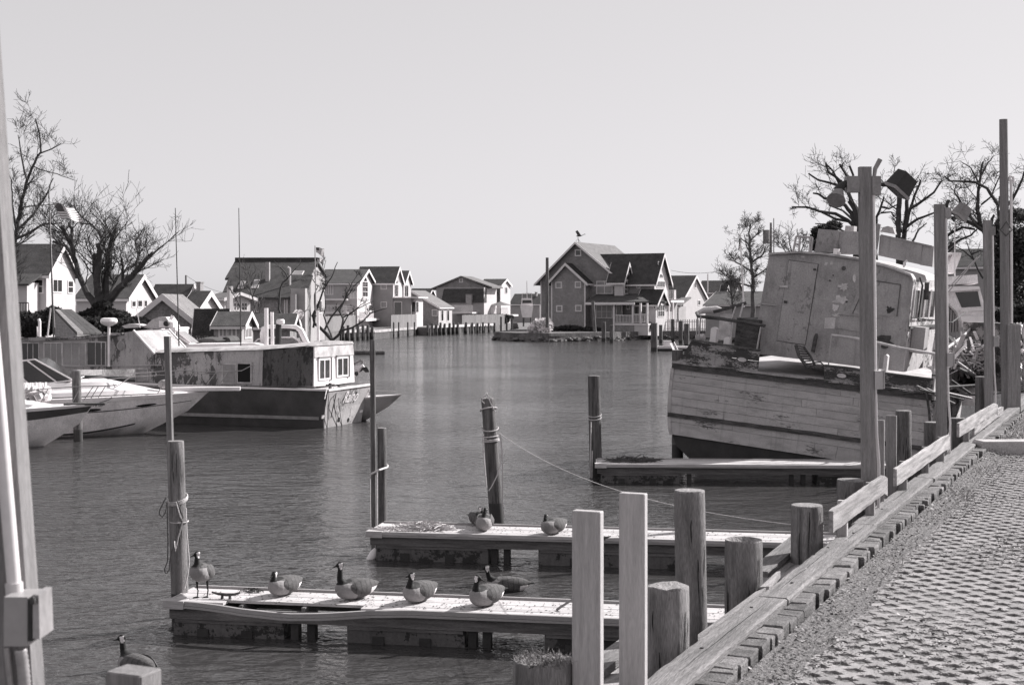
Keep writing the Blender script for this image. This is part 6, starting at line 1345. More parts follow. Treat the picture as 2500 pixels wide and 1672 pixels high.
# -- sport boat with radar arch
Ya = 61; t = thing('sport_boat', 'white sport boat with a curved arch and dark canopy behind the houseboat', 'boat', pt(700,850,Ya))
m_ = MB()
for sd in (0, 2.2):
    m_ = MB(); m_.tube([pt(x, y, Ya+sd) for x, y in ((641,838),(640,815),(643,802),(655,798),(700,797),(722,798),(734,806),(745,830),(752,842))], [.09,.10,.10,.09,.08,.10,.13,.13,.12], 10); part('arch', m_, M['gel'], t, True, smooth=True)
m_ = MB(); a = [pt(x, y, Ya+.1) for x, y in ((645,803),(660,799),(715,799),(730,806),(728,812),(700,806),(662,808),(648,814))]; m_.loft([a, [p+Vector((0,2,0)) for p in a]]); part('canopy', m_, M['canvas'], t, True)
m_ = MB()
for sd in (0, 1.9):
    m_.tube([pt(x, y, Ya+sd) for x, y in ((616,842),(630,828),(660,824),(715,823),(728,830),(746,842))], .035, 6); m_.tube([pt(680,823,Ya+sd), pt(682,842,Ya+sd)], .025, 5); m_.tube([pt(728,830,Ya+sd), pt(733,842,Ya+sd)], .03, 5); m_.tube([pt(640,827,Ya+sd), pt(634,842,Ya+sd)], .03, 5)
part('windshield_frame', m_, M['gel'], t, True); m_ = MB(); P = [pt(x, y, Ya+.05) for x, y in ((622,842),(634,829),(660,825),(714,824),(742,842))]; m_.add(P, [(0,1,2,3,4)]); part('windshield', m_, M['clear'], t, True)
m_ = MB(); pxprism(m_, [(590,842),(770,840),(768,880),(590,880)], Ya, 2.6); part('hull', m_, M['gel'], t, True)
# pvc posts and radar post standing beyond the houseboat
def vpost(px, pt_, pb, Y, w, mt, lab, name='mooring_post'):
    m_ = MB(); a, b = pt(px[0], pt_, Y), pt(px[1], pb, Y); b.z = -1 if mt != 'rad' else b.z; m_.tube([b, a], w, 10); return solo(name, m_, M[mt], lab, 'mooring post')
vpost((650,651), 752, 843, 57.6, .085, 'gel', 'white tall post left of a pair rising above the houseboat roof'); vpost((664,669), 762, 843, 57.8, .07, 'gel', 'shorter white post right of the taller white one'); vpost((776,781), 758, 840, 59.5, .06, 'gel', 'slim white post right of the sport boat arch')
t = thing('radar_post', 'dark post with a pale radar dome above the houseboat roof', 'radar', pt(679,845,57)); m_ = MB(); m_.tube([pt(679,845,57), pt(680,792,57)], [.13,.12], 12); part('post', m_, M['lampd'], t, True)
m_ = MB(); c_ = pt(685,784,57); m_.tube([c_+Vector((0,0,-.14)), c_+Vector((0,0,-.10)), c_+Vector((0,0,.03)), c_+Vector((0,0,.08))], [.10,.165,.17,.12], 16); part('radar_dome', m_, M['gel'], t, True, smooth=True)
# outboard on a bracket right of the cabin end
t = thing('outboard_motor', 'tilted outboard motor and bracket hanging beside the white cabin end', 'outboard motor', pt(880,905,58)); m_ = MB()
m_.beam(pt(855,893,58), pt(884,879,58), .08, .08); m_.beam(pt(884,879,58), pt(884,887,58), .1, .1); m_.beam(pt(858,900,58), pt(886,888,58), .04, .04); part('bracket', m_, M['lampg'], t, True)
m_ = MB(); m_.tube([pt(862,908,58), pt(872,903,58), pt(888,893,58)], [.2,.19,.1], 10); part('motor_leg', m_, M['gelg'], t, True); m_ = MB(); pxprism(m_, [(877,910),(884,897),(896,896),(902,908),(892,909),(886,903)], 57.8, .35); part('cowl', m_, M['lampd'], t, True); m_ = MB(); m_.ball(tuple(pt(870,912,57.7)), (.09,.09,.09), 0, 8, 5); part('float_roller', m_, M['lampd'], t, True)
# small skiff right of the houseboat
loc = Vector(((980-CX)/FPX*56, 56, 0)); fr = Frame(loc, 14); t = thing('skiff', 'small grey skiff with bow rail poking out right of the houseboat transom', 'boat', loc, fr.rot)
hl = Hull(5.6, 1.9, 1.02, 1.5, zk=-.3, zc=.05, flare=.8, zaft=.70); part('hull', hl.mesh(18), M['dull'], t, smooth=True, sharp=30); part('rub_rail', hl.band(-.06, .04, 0, 5.5, .02), M['gel'], t); part('deck', hl.deck([(0, lambda d: .03), (.2, lambda d: -.05)], d1=5.5), M['gel'], t)
m_ = MB(); m_.tube([(-.25,0,1.15),(-1.2,-.55,1.22),(-2.6,-.8,1.12)], .018, 5); m_.tube([(-1.2,-.55,1.2),(-1.0,-.5,.98)], .015, 5); m_.tube([(-2.6,-.8,1.1),(-1.7,-.6,.9)], .012, 5); part('bow_rail', m_, M['steel'], t); hl.text('NY 81', .16, 2.6, .35, M['ink'], t)
# ================================================================ DERELICT TRAWLER, seen from astern, listing to the right
Yk = 38.5; loc = Vector(((2255-CX)/FPX*Yk, Yk, 0)); fr = Frame(loc, 26, roll=6.0, pitch=0)
# keep the corner at the photographed height
t = thing('derelict_trawler', 'derelict wooden trawler listing by its dock, peeling planked stern and stained wheelhouse', 'boat', loc, fr.rot); T = t
F, R = fr.F, fr.R
xL = F(1645, 900)[0]; zT = F(2252, 966)[1]; zTL = F(1652, 893)[1]
LB = 12.5; Wd = -xL
def sec(y):   # hull section at distance y forward of the stern; returns half width scale and sheer height
    s_ = y/LB; w = 1-max(0, s_-.35)**2*1.6; sh = 1.1*max(0, s_-.2)**1.6; return max(.04, w), sh
cx0 = -Wd/2; hw0 = Wd/2
def zs_at(x): return zT+(zTL-zT)*(x/xL)+.0*x
prof = [(1.0, None), (1.005, 1.55), (1.0, .9), (.985, .35), (.96, .02), (.92, -.28), (.80, -.60), (.55, -.80), (.0, -.95)]
def ring(y, inset=0):
    w, sh = sec(y); out = []
    for sd in (-1, 1):
        q_ = []
        for (k, z) in prof:
            z_ = (zs_at(cx0+sd*hw0)+sh) if z is None else z+sh*(.6 if z > 0 else .15)
            q_.append(Vector((cx0+sd*(hw0*w*k-inset), y, z_)))
        out += q_[::-1] if sd > 0 else q_[::1]
    # order: left sheer down to keel, then keel up to right sheer
    L_ = out[:9]; Rr = out[9:]; return L_+Rr[1:]
rings = [ring(.03)]+[ring(y) for y in (.25, 1.5, 3, 5, 7, 9, 10.5, 11.6, 12.2, 12.5)]
m_ = MB(); m_.loft(rings, cap=False, closed=False); k = len(rings[0]); m_.f.append(tuple(range(k-1,-1,-1))); m_.m.append(0); part('hull', m_, M['boot'], t)
# transom planks, strake by strake
Ws = [(1.55+.0, None)]; edges = [0.03, .40, .66, .90, 1.14, 1.36, 1.58, 1.80, None]
def hwz(z):   # half width of the transom at height z
    P = [(p[1] if p[1] is not None else zT+.2, p[0]) for p in prof]
    for (z1, k1), (z2, k2) in zip(P[:-1], P[1:]):
        if z <= z1 and z >= z2: return hw0*(k2+(k1-k2)*(z-z2)/(z1-z2))
    return hw0
rr = random.Random(5)
def ztop(x): return zs_at(x)-.10
for i in range(len(edges)-1):
    z0, z1 = edges[i], edges[i+1]; cuts_ = [-1]+sorted(rr.uniform(-.75,.75) for _ in range(1 if i % 2 else 2))+[1]
    for a, b in zip(cuts_[:-1], cuts_[1:]):
        n = 10; m_ = MB(); rg_ = []
        for j in range(n+1):
            s_ = a+(b-a)*j/n
            def P_(z, yy): x = cx0+s_*(hwz(min(z, zT-.05))-.02); return Vector((x, yy, z))
            xx = cx0+s_*hw0; zt_ = ztop(xx) if z1 is None else z1; sl_ = .05*math.sin((s_+1)*1.5)
            lo, hi = z0+.003+rr.uniform(0,.003), zt_-.003-rr.uniform(0,.003); o_ = .0
            ins = .012/(hw0)*1
            rg_.append([P_(lo, -.035), P_(lo, .02), P_(hi, .02), P_(hi, -.035)])
        if b < 1: 
            for q_ in rg_[-1]: q_.x -= .008
        m_.loft(rg_); part('hull_plank', m_, M['tp'], t)
# corner posts and dark guard strakes
for sd, px in ((-1, 0), (1, 0)):
    m_ = MB(); rg_ = [[Vector((cx0+sd*(hwz(z)+.02)-.05, -.055, z)), Vector((cx0+sd*(hwz(z)+.02)+.05, -.055, z)), Vector((cx0+sd*(hwz(z)+.02)+.05, .12, z)), Vector((cx0+sd*(hwz(z)+.02)-.05, .12, z))] for z in (.02, .3, .8, 1.4, 1.95)]; m_.loft(rg_); part('corner_post', m_, M['tp' if sd < 0 else 'tside'], t)
def strake(z0a, z0b, h, d, mt, name, y0=-.05, wrap=3.0, nn=24):
    """moulding across the transom that turns the right corner and runs forward"""
    rg_ = []
    for j in range(nn+1):
        x = xL-.03+(Wd+.03)*j/nn; z = z0a+(z0b-z0a)*j/nn+.02*noise.noise(Vector((x*2, z0a, 0)))
        rg_.append([Vector((x,y0-d,z-h/2)), Vector((x,y0+.02,z-h/2)), Vector((x,y0+.02,z+h/2)), Vector((x,y0-d*.9,z+h/2))])
    m_ = MB(); m_.loft(rg_); part(name, m_, M[mt], t)
    rg_ = []
    for j in range(14):
        y = -.05+wrap*j/13; w, sh = sec(y); x = cx0+hw0*w; rg_.append([Vector((x-.02,y,z0b+sh-h/2)), Vector((x+d+.03,y,z0b+sh-h/2)), Vector((x+d+.02,y,z0b+sh+h/2)), Vector((x-.02,y,z0b+sh+h/2))])
    m_ = MB(); m_.loft(rg_); part(name, m_, M['tside' if mt != 'tpd' else 'bul'], t)  # past the corner the moulding turns paler, sunlight put into its colour
za = F(1652, 1014)[1]; zb_ = F(2240, 1092)[1]
strake(za, zb_, .12, .03, 'tpd', 'guard_strake', wrap=10)
strake(zs_at(xL)+.0, zs_at(0)+.0, .16, .06, 'tpd', 'sheer_guard', wrap=12)
strake(zs_at(xL)+.10, zs_at(0)+.10, .05, .09, 'bul', 'cap_rail', wrap=12)
# deck
m_ = MB(); rg_ = []
for y in (.02, 1.5, 3, 6, 8.5, 11, 12.3):
    w, sh = sec(y); l_, r_ = cx0-hw0*w+.03, cx0+hw0*w-.03; rg_.append([(l_,y,zs_at(l_)+sh-.05),(cx0,y,(zT+zTL)/2+sh+.03),(r_,y,zs_at(r_)+sh-.05),(r_,y,zs_at(r_)+sh-.15),(l_,y,zs_at(l_)+sh-.15)])
m_.loft(rg_); part('deck', m_, M['tdeck'], t)
# side planks (sunlit right side)
for i, (a, b) in enumerate(((.1,.5),(.5,.9),(.9,1.25),(1.25,1.6),(1.6,1.98))):
    rg_ = []
    for j in range(16):
        y = .1+11.5*j/15; w, sh = sec(y); q_ = lambda z: cx0+hwz(z)*w; o1, o2 = a+sh*.6+.008, b+sh*.6-.008; rg_.append([Vector((q_(a)+.03,y,o1)), Vector((q_(b)+.03,y,o2)), Vector((q_(b)-.03,y,o2)), Vector((q_(a)-.03,y,o1))])
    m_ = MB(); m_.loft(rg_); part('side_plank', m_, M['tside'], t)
# bulwark: left piece and right piece with a gap, solid boards with oval hawse holes
def bulwark(xa, xb, ha, hb, name, ribs):
    for k_, (f0, f1) in enumerate(((0, .48), (.5, .98))):
        rg_ = []; n = 16
        for j in range(n+1):
            s_ = j/n; x = xa+(xb-xa)*s_; zb = zs_at(x)+.13; hh = ha+(hb-ha)*s_; e = .012*noise.noise(Vector((x*3, k_, 2)))
            rg_.append([Vector((x,.0,zb+hh*f0)), Vector((x,.06,zb+hh*f0)), Vector((x,.06,zb+hh*f1+e)), Vector((x,.0,zb+hh*f1+e))])
        m_ = MB(); m_.loft(rg_); part('bulwark_board', m_, M['bul'], t)
    rg_ = []
    for j in range(13):
        s_ = j/12; x = xa+(xb-xa)*s_; z = zs_at(x)+.13+ha+(hb-ha)*s_; rg_.append([(x,-.04,z),(x,.12,z),(x,.12,z+.05),(x,-.04,z+.05)])
    m_ = MB(); m_.loft(rg_); part('bulwark_rail', m_, M['tpd'], t)
xg0, xg1 = F(1854, 860)[0], F(2014, 890)[0]
hL = F(1690, 828)[1]-zs_at(F(1690,828)[0])-.18; hM = F(1852, 853)[1]-zs_at(xg0)-.18
bulwark(F(1686, 850)[0], xg0, hL, hM, 'bulwark', 0); bulwark(xg1, -.02, .36, .32, 'bulwark', 0)
m_ = MB(); x0_ = F(1686,850)[0]; m_.prism([(xL-.02,zs_at(xL)+.10),(x0_-.005,zs_at(x0_)+.12),(x0_-.005,zs_at(x0_)+.12+hL),(xL+.15,zs_at(xL)+.18)][::1], 'y', .0, .07); part('bulwark_end', m_, M['bul'], t)
for px, py in ((1812, 878), (2055, 917)):
    x, z = F(px, py); m_ = MB(); n = 16; P = [(x+math.cos(2*PI*i/n)*.17, z+math.sin(2*PI*i/n)*.09) for i in range(n)]; Q = [(x+math.cos(2*PI*i/n)*.13, z+math.sin(2*PI*i/n)*.06) for i in range(n)]
    m_.prism(P, 'y', -.02, .0); hw = part('hawse_rim', m_, M['rust'], t); m_ = MB(); m_.prism(Q, 'y', -.028, -.021); part('hawse_hole', m_, M['tcabl'], hw)
# right side bulwark running forward and up to the bow, broken top
for k_, (y0_, y1_) in enumerate(((.05, 3.2), (3.25, 7), (7.05, 10), (10.05, 12.4))):
    rg_ = []
    for j in range(13):
        y = y0_+(y1_-y0_)*j/12; w, sh = sec(y); x = cx0+hw0*w; hh = .42+.25*(y/15)+.05*noise.noise(Vector((y*2, 5, 0))); z = zs_at(0)+sh+.13; rg_.append([Vector((x-.04,y,z)), Vector((x+.02,y,z)), Vector((x+.02,y,z+hh)), Vector((x-.04,y,z+hh))])
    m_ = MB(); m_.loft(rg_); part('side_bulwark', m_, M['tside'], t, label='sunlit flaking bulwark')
    m_ = MB(); m_.loft([[p+Vector(o_) for p, o_ in ((r_[3], (-.04,0,.0)), (r_[2], (.05,0,.0)), (r_[2], (.05,0,.05)), (r_[3], (-.04,0,.05)))] for r_ in rg_]); part('bulwark_rail', m_, M['tpd' if k_ % 2 else 'bul'], t)
# ---- wheelhouse
yw = 1.7
wl0, wz0 = F(1838, 842, yw); wl1, wz1 = F(1879, 624, yw); wr1, wz2 = F(2229, 678, yw); wr0, wz3 = F(2205, 870, yw)
zbm = min(wz0, wz3)-.25; dk = lambda x: zbm
tl, trr, wm = wl1, wr1, F(2020, 632, yw)
roofP = [(wl1-.02, wz1), (F(1940,620,yw)), (F(2000,622,yw)), (F(2090,635,yw)), (F(2170,655,yw)), (wr1-.06, wz2+.03), (wr1+.02, wz2-.10)]
P = [(wl0, zbm), (wr0+.02, zbm)] + roofP[::-1]
P = [(p[0], p[1]) for p in P]
Lw = 4.6; m_ = MB(); m_.prism(P, 'y', yw, yw+Lw); part('wheelhouse', m_, M['tcab'], t)
# rounded roof edge and camber skin
rg_ = []; RP = [(p[0], p[1]) for p in roofP]
for y in (yw-.10, yw-.06, yw+Lw*.5, yw+Lw+.1): rg_.append([(x, y, z+.012) for x, z in RP]+[(x, y, z+.075) for x, z in RP[::-1]])
m_ = MB(); m_.loft(rg_); part('roof', m_, M['cab_soil'], t)
# door, hinges, latch, panel
def poly_front(pts, y, th, mt, name, parent=None, lab=None):
    q_ = [F(px, py, yw) for px, py in pts]; m_ = MB(); m_.prism(q_, 'y', yw-th, yw-.001); return part(name, m_, M[mt], parent or t, label=lab)
d_ = poly_front([(1897,831),(1966,841),(1997,645),(1926,636)], yw, .025, 'tcab', 'door')
for (a, b) in (((1897,832),(1926,635)),((1966,842),(1998,645)),((1926,635),(1998,645)),((1896,831),(1966,842))):
    p, q = F(*a, yw), F(*b, yw); m_ = MB(); m_.beam((p[0],yw-.006,p[1]),(q[0],yw-.006,q[1]), .022, .014, up=(0,1,0)); part('door_gap', m_, M['rust'], d_)
for px, py, w_, h_ in ((1915,698,.12,.05),(1919,736,.05,.05),(1990,657,.04,.04)):
    p = F(px, py, yw); m_ = MB(); m_.box(p[0]-w_, yw-.06, p[1]-h_, p[0]+w_, yw-.026, p[1]+h_*.4); part('latch', m_, M['steel' if px < 1919 else 'rust'], d_)
pn = poly_front([(2075,765),(2190,772),(2199,695),(2102,684)], yw, .018, 'tcab', 'blank_window_panel')
for (a, b) in (((2120,683),(2199,695)),((2199,695),(2190,772)),((2082,765),(2120,683))): p, q = F(*a, yw), F(*b, yw); m_ = MB(); m_.beam((p[0],yw-.025,p[1]),(q[0],yw-.025,q[1]), .02, .014, up=(0,1,0)); part('panel_edge', m_, M['rust'], pn)
for i, (px, py, w_, h_, mt) in enumerate(((2017,644,7,8,'tcabl'),(2031,642,7,9,'tcabl'),(1960,627,10,4,'tcabl'),(2048,620,13,7,'tcabl'),(2026,789,26,27,'tcabl'),(2042,770,20,10,'tcabl'),(2050,732,32,18,'tcabl'),(2038,752,18,16,'tcabl'),(2060,700,22,18,'tcabl'),(2086,680,8,20,'tcabl'),(1958,726,6,6,'tcabl'),(2060,655,10,10,'tpd'),(2026,685,5,4,'tpd'),(2034,672,3,3,'tpd'),(2067,737,5,4,'rust'),(2160,832,36,30,'tpd'),(2172,756,18,14,'tpd'),(2130,742,12,12,'tpd'))):
    # flaked and rusted patches: thin irregular flakes on the wall
    rr = random.Random(40+i); n = 16; cx_2, cy_ = px, py; q_ = []
    for j in range(n): a = 2*PI*j/n; k_ = 1+.45*(rr.random()-.5)*(2 if w_ > 12 else .7); q_.append(F(cx_2+w_/2*k_*math.cos(a), cy_+h_/2*k_*math.sin(a), yw))
    if i in (0,1,4): q_ = [F(px+dx*w_/2+1.5*(-dy), py+dy*h_/2, yw) for dx, dy in ((-1,1),(1,1),(1,-1),(-1,-1))]
    else: q_ = q_[::-1]
    m_ = MB(); m_.prism(q_, 'y', yw-.008-.001*i, yw-.002); part('paint_flake' if mt == 'tcabl' else 'rust_patch', m_, M[mt], t)
for (a, b, r_) in (((1853,741),(1895,746),.016),((2047,767),(2150,776),.014),((2040,800),(2120,812),.012),((2045,808),(2040,845),.012)): p, q = F(*a, yw), F(*b, yw); m_ = MB(); m_.tube([(p[0],yw-.03,p[1]),(q[0],yw-.03,q[1])], r_, 6); part('grab_rail', m_, M['tcab'], t)
p = F(1990,830,yw); m_ = MB(); m_.tube([(p[0],yw-.12,p[1]-.35),(p[0]+.04,yw-.12,p[1]+.1),(p[0]+.05,yw-.12,p[1]+.2)], [.06,.06,.03], 10); part('gas_bottle', m_, M['tpd'], t, smooth=True)
# right side wall of the wheelhouse: windows, ledge, visor
xs = wr1+.03
m_ = MB(); m_.prism([(yw+.02,zbm),(yw+Lw,zbm),(yw+Lw,wz2-.05),(yw+.02,wz2-.05)], 'x', wr0+.021, wr0+.06); part('sun_toned_side', m_, M['tside'], t)  # lighter skin on the right wall, sunlight put into its paint
for i, (a, b) in enumerate(((.25,.95),(1.15,1.85),(2.05,2.75),(2.95,3.65))):
    m_ = MB(); z0_, z1_ = wz2-1.15, wz2-.35; x_ = wr0+.06; x2_ = wr1-.0
    m_.box(x_,yw+a-.05,z0_-.05,x_+.05,yw+a,z1_+.05); m_.box(x_,yw+b,z0_-.05,x_+.05,yw+b+.05,z1_+.05); m_.box(x_,yw+a,z0_-.05,x_+.05,yw+b,z0_); m_.box(x_,yw+a,z1_,x_+.05,yw+b,z1_+.05); w = part('window', m_, M['tcabl'], t)
    m_ = MB(); m_.box(x_+.005,yw+a,z0_,x_+.02,yw+b,z1_); part('pane', m_, M['glass'], w)
m_ = MB(); m_.box(wr0+.06,yw,wz2-1.45,wr0+.12,yw+Lw,wz2-1.38); part('side_ledge', m_, M['rust'], t)
m_ = MB(); m_.box(wr0+.08,yw+.5,zbm+.55,wr0+.45,yw+1.1,zbm+1.3); part('side_locker', m_, M['tcab'], t)
m_ = MB(); m_.tube([(wr1+.1,yw+.5,wz2+.02),(wr1+.18,yw+.6,wz2-.2),(wr1+.16,yw+.6,wz2-1.2)], .03, 6); part('light_bracket', m_, M['rust'], t); m_ = MB(); m_.tube([(wr1+.12,yw+1.6,wz2-.1),(wr1+.14,yw+1.7,wz2-.6)], .07, 8); part('side_light', m_, M['rust'], t)
# flying bridge coaming panels on the roof
def cp(pts, y0_, th, mt='tcab', name='bridge_panel'):
    q_ = [F(px, py, y0_) for px, py in pts]; m_ = MB(); m_.prism(q_, 'y', y0_, y0_+th); return part(name, m_, M[mt], t)
yf = yw+.9
cp([(1988,614),(2043,618),(2050,563),(1998,559)], yf, 1.8); cp([(2043,619),(2128,624),(2134,567),(2051,564)], yf+.05, .06)
cp([(2120,626),(2138,627),(2150,548),(2139,546)], yf-.12, .10); cp([(2144,624),(2246,646),(2252,598),(2148,575)], yf+.02, .06); cp([(2246,647),(2276,652),(2280,602),(2253,598)], yf+.04, 1.6); cp([(2150,576),(2275,604),(2276,600),(2150,572)], yf, .5, 'tcab')
cp([(2062,565),(2084,566),(2085,552),(2064,551)], yf+.6, .4, 'tcab', 'seat_back'); cp([(2150,566),(2185,572),(2180,556),(2168,552),(2155,555)], yf+.8, .3, 'tcab', 'seat_back')
m_ = MB()
for a, b in (((1936,616),(1944,577)),((1944,577),(1984,580)),((1984,580),(1980,616)),((1950,616),(1953,578)),((1976,616),(1979,580)),((1940,596),(1950,597))):
    p, q = F(*a, yf-.2), F(*b, yf-.2); m_.tube([(p[0],yf-.2,p[1]),(q[0],yf-.2,q[1])], .035, 6)
part('roof_frame', m_, M['steel'], t)
m_ = MB(); p = F(2040,618,yw+.2); m_.box(p[0]-.06,yw+.15,p[1]-.06,p[0]+.10,yw+.3,p[1]+.13); part('roof_fitting', m_, M['gel'], t); m_ = MB(); p, q = F(2207,646,yw+.3), F(2215,636,yw+.3); m_.tube([(p[0],yw+.3,p[1]-.08),(p[0],yw+.3,p[1]+.05),(q[0],yw+.3,q[1])], .03, 6); part('roof_vent', m_, M['gel'], t)
# deck pipe rail turning the right corner
def frp(px, py, y): x, z = F(px, py, y); return Vector((x, y, z))
m_ = MB(); x_r = .05
P = [frp(2030,818,.06), frp(2091,826,.06), frp(2150,838,.06), frp(2200,850,.05)]; P += [Vector((x_r-.12,.12,P[-1].z-.05)), Vector((x_r,.5,P[-1].z-.03)), Vector((x_r,1.4,P[-1].z+.10)), Vector((x_r,2.6,P[-1].z+.22)), Vector((x_r,4.2,P[-1].z+.38)), Vector((x_r-.05,6,P[-1].z+.6))]
m_.tube(P, .038, 8); part('pipe_rail', m_, M['tcabl'], t, smooth=True)
for a in (P[0], P[2], P[4], P[5], P[6], P[7], P[8]): m_ = MB(); m_.tube([a, Vector((a.x, a.y, zs_at(min(0, a.x))+.2+sec(a.y)[1]))], .018, 6); part('rail_post', m_, M['steel'], t)
m_ = MB(); p, q = F(2222,770,.3), F(2280,745,.3); m_.tube([frp(2225,775,.4), Vector((.0,2.0,zT+2.0)), Vector((.0,4.5,zT+2.3))], .02, 6); part('side_grab_rail', m_, M['rust'], t)
# left side rails and gear
m_ = MB(); P = [frp(1701,764,.9), frp(1704,772,.3), frp(1760,778,.2), frp(1868,796,.2)]; m_.tube(P, .05, 8); part('pipe_rail', m_, M['tpd'], t)
for a, b in (((1703,775),(1700,828)),((1711,772),(1705,830)),((1790,783),(1783,842)),((1858,797),(1848,852)),((1862,796),(1862,800))): m_ = MB(); m_.tube([frp(*a, .2), frp(*b, .2)], .025, 6); part('rail_post', m_, M['steel'], t)
m_ = MB(); m_.beam(frp(1742,762,1.2), frp(1822,740,1.4), .12, .10); part('loose_plank', m_, M['tpd'], t); m_ = MB(); m_.tube([frp(1796,749,1.3), frp(1782,790,1)], .03, 5); m_.tube([frp(1814,742,1.3), frp(1806,775,1)], .03, 5); part('plank_support', m_, M['steel'], t)
m_ = MB(); P = [frp(1700,765,1.6), frp(1722,757,1.6), frp(1750,755,1.6), frp(1770,760,1.6)]; m_.tube(P, [.05,.10,.10,.06], 8); part('canvas_roll', m_, M['canvasl'], t)
for (a, b, c, d, y_, mt, nm) in ((1732,836,1750,800,.35,'gel','bitt'),(1766,840,1782,824,.4,'gel','bitt'),(1754,808,1788,768,1.3,'tcabl','deck_box'),(2155,898,2168,866,.35,'tcabl','bitt')):
    x0_, z0_ = F(a, b, y_); x1_, z1_ = F(c, d, y_); m_ = MB(); m_.prism([(x0_,z0_-.25),(x1_,z0_-.25),(x1_,z1_-.04),(x1_-.05,z1_),(x0_+.05,z1_),(x0_,z1_-.04)], 'y', y_, y_+.22); part(nm, m_, M[mt], t)
x0_, z0_ = F(1790, 842, 1.2); x1_, z1_ = F(1850, 782, 1.2); m_ = MB(); m_.box(x0_,1.3,z0_-.3,x1_,3.5,z1_); part('hatch_coaming', m_, M['tpd'], t)
m_ = MB(); P = [frp(1720,822,.5), frp(1700,824,.5)]; m_.tube(P, .09, 8); part('fender', m_, M['canvasl'], t)
# broken deck chair / reel in the gap
m_ = MB(); 
for i in range(9): k_ = i/8; m_.tube([frp(1944+k_*26, 843+k_*52, .5), frp(1962+k_*24, 848+k_*44, .8)], .02, 5)
m_.tube([frp(1943,842,.5), frp(1950,868,.5), frp(1972,898,.5)], .05, 6); m_.tube([frp(1962,846,.8), frp(1980,872,.8), frp(1990,892,.8)], .035, 6); m_.tube([frp(1985,885,.6), frp(2003,884,.6), frp(2012,892,.6), frp(2002,900,.6), frp(1986,897,.6)], .025, 6)
part('broken_reel', m_, M['rust'], t)
# dark boards and pipes hanging off the right corner
m_ = MB(); m_.tube([frp(2236,938,-.15), frp(2262,962,-.2), frp(2268,1000,-.2), frp(2270,1030,-.2)], .035, 6); m_.tube([frp(2200,962,-.1), frp(2250,956,-.2), Vector((1.2,.2,zT+.2)), Vector((2.6,1.5,zT+.5))], .03, 6); part('hanging_hose', m_, M['rust'], t)
# ---- wreckage beside the trawler: poles and boards
rr = random.Random(12); g9 = 'broken poles and boards heaped beside the trawler'
for i, (a, b, Y_, r_, mt) in enumerate((((2238,942),(2330,985),36,.03,'post'),((2244,950),(2352,975),36,.025,'rust'),((2262,948),(2300,968),36.5,.03,'post'),((2337,884),(2380,915),38,.04,'newpost'),((2340,900),(2382,918),38,.05,'rust'),((2345,862),(2375,908),38.5,.03,'post'),((2316,930),(2360,966),35,.035,'post'),((2322,928),(2368,960),35,.03,'rust'),((2300,945),(2380,940),33,.03,'rust'),((2310,958),(2372,972),33,.025,'newpost'))):
    m_ = MB(); m_.tube([pt(*a, Y_), pt(*b, Y_+1)], r_, 6); solo('broken_pole', m_, M[mt], ['broken pole sticking out lowest left in the heap by the trawler','dark thin pipe just above the lowest pole of the heap','short broken pole between the two long ones by the trawler','pale thick pole slanting down right beside the bulwark of the trawler','dark bar under the pale slanting pole','upper slim pole of the heap behind the second lamp post','right end pole leaning on the dark piling','dark bar next to the pole leaning on the dark piling','long dark bar crossing the whole heap','pale lath lying lowest in the heap near the dark piling'][i], 'pole', g9)
m_ = MB()
for i in range(260):
    p = pt(rr.uniform(2335,2420), rr.uniform(838,905), rr.uniform(40,44)); d = Vector((rr.gauss(0,1), rr.gauss(0,1), rr.gauss(0,.7))).normalized()*rr.uniform(.1,.5); m_.beam(p-d, p+d, rr.uniform(.02,.12), .02, rr.choice((0,0,1,2)))
solo('wreckage', m_, [M['gel'], M['rust'], M['post']], 'heap of torn boat wreckage and rope between the trawler and the white cruiser', 'debris', kind='stuff')
m_ = MB(); pxprism(m_, [(2350,905),(2380,905),(2382,960),(2345,958)], 44, 1.5); pxprism(m_, [(2300,905),(2392,900),(2400,990),(2290,990)], 45, 3); solo('grey_hull', m_, M['gelg'], 'grey boat side behind the wreckage and the dark piling', 'boat')
# ---- white cruiser behind
Yc = 50; t = thing('cruiser', 'white cruiser with one big dark aft window behind the lamp posts', 'boat', pt(2360,860,Yc))
m_ = MB(); pxprism(m_, [(2306,708),(2391,700),(2408,760),(2412,800),(2350,800),(2330,770),(2306,740)], Yc, 4, ang=.25); part('superstructure', m_, M['gelg'], t, True)
m_ = MB(); pxprism(m_, [(2306,676),(2386,670),(2388,692),(2306,696)], Yc-.1, 4.2, ang=.25); part('bridge_coaming', m_, M['gelg'], t, True); m_ = MB(); pxprism(m_, [(2306,700),(2390,699),(2394,706),(2306,712)], Yc-.25, 4.4, ang=.25); part('roof_edge', m_, M['gel'], t, True)
m_ = MB(); pxprism(m_, [(2332,714),(2387,711),(2395,748),(2348,751)], Yc-.02, .03); part('aft_window', m_, M['glass'], t, True)
m_ = MB(); pxprism(m_, [(2344,756),(2402,753),(2404,758),(2346,761)], Yc-.06, .05); pxprism(m_, [(2345,772),(2406,771),(2407,786),(2349,788)], Yc-.08, .07); part('trim_band', m_, M['gel'], t, True)
m_ = MB(); pxprism(m_, [(2352,790),(2408,788),(2410,850),(2350,850)], Yc+.3, 4, ang=.25); part('cockpit', m_, M['lampg'], t, True); m_ = MB(); pxprism(m_, [(2377,805),(2398,803),(2397,828),(2382,830)], Yc+.2, .05); part('cockpit_door', m_, M['black'], t, True)
m_ = MB(); pxprism(m_, [(2308,664),(2325,622),(2347,618),(2346,626),(2330,668)], Yc+.5, .6); pxprism(m_, [(2306,622),(2325,616),(2347,617),(2345,623),(2322,622),(2308,628)], Yc+.4, 2.2); part('radar_arch', m_, M['gelg'], t, True)
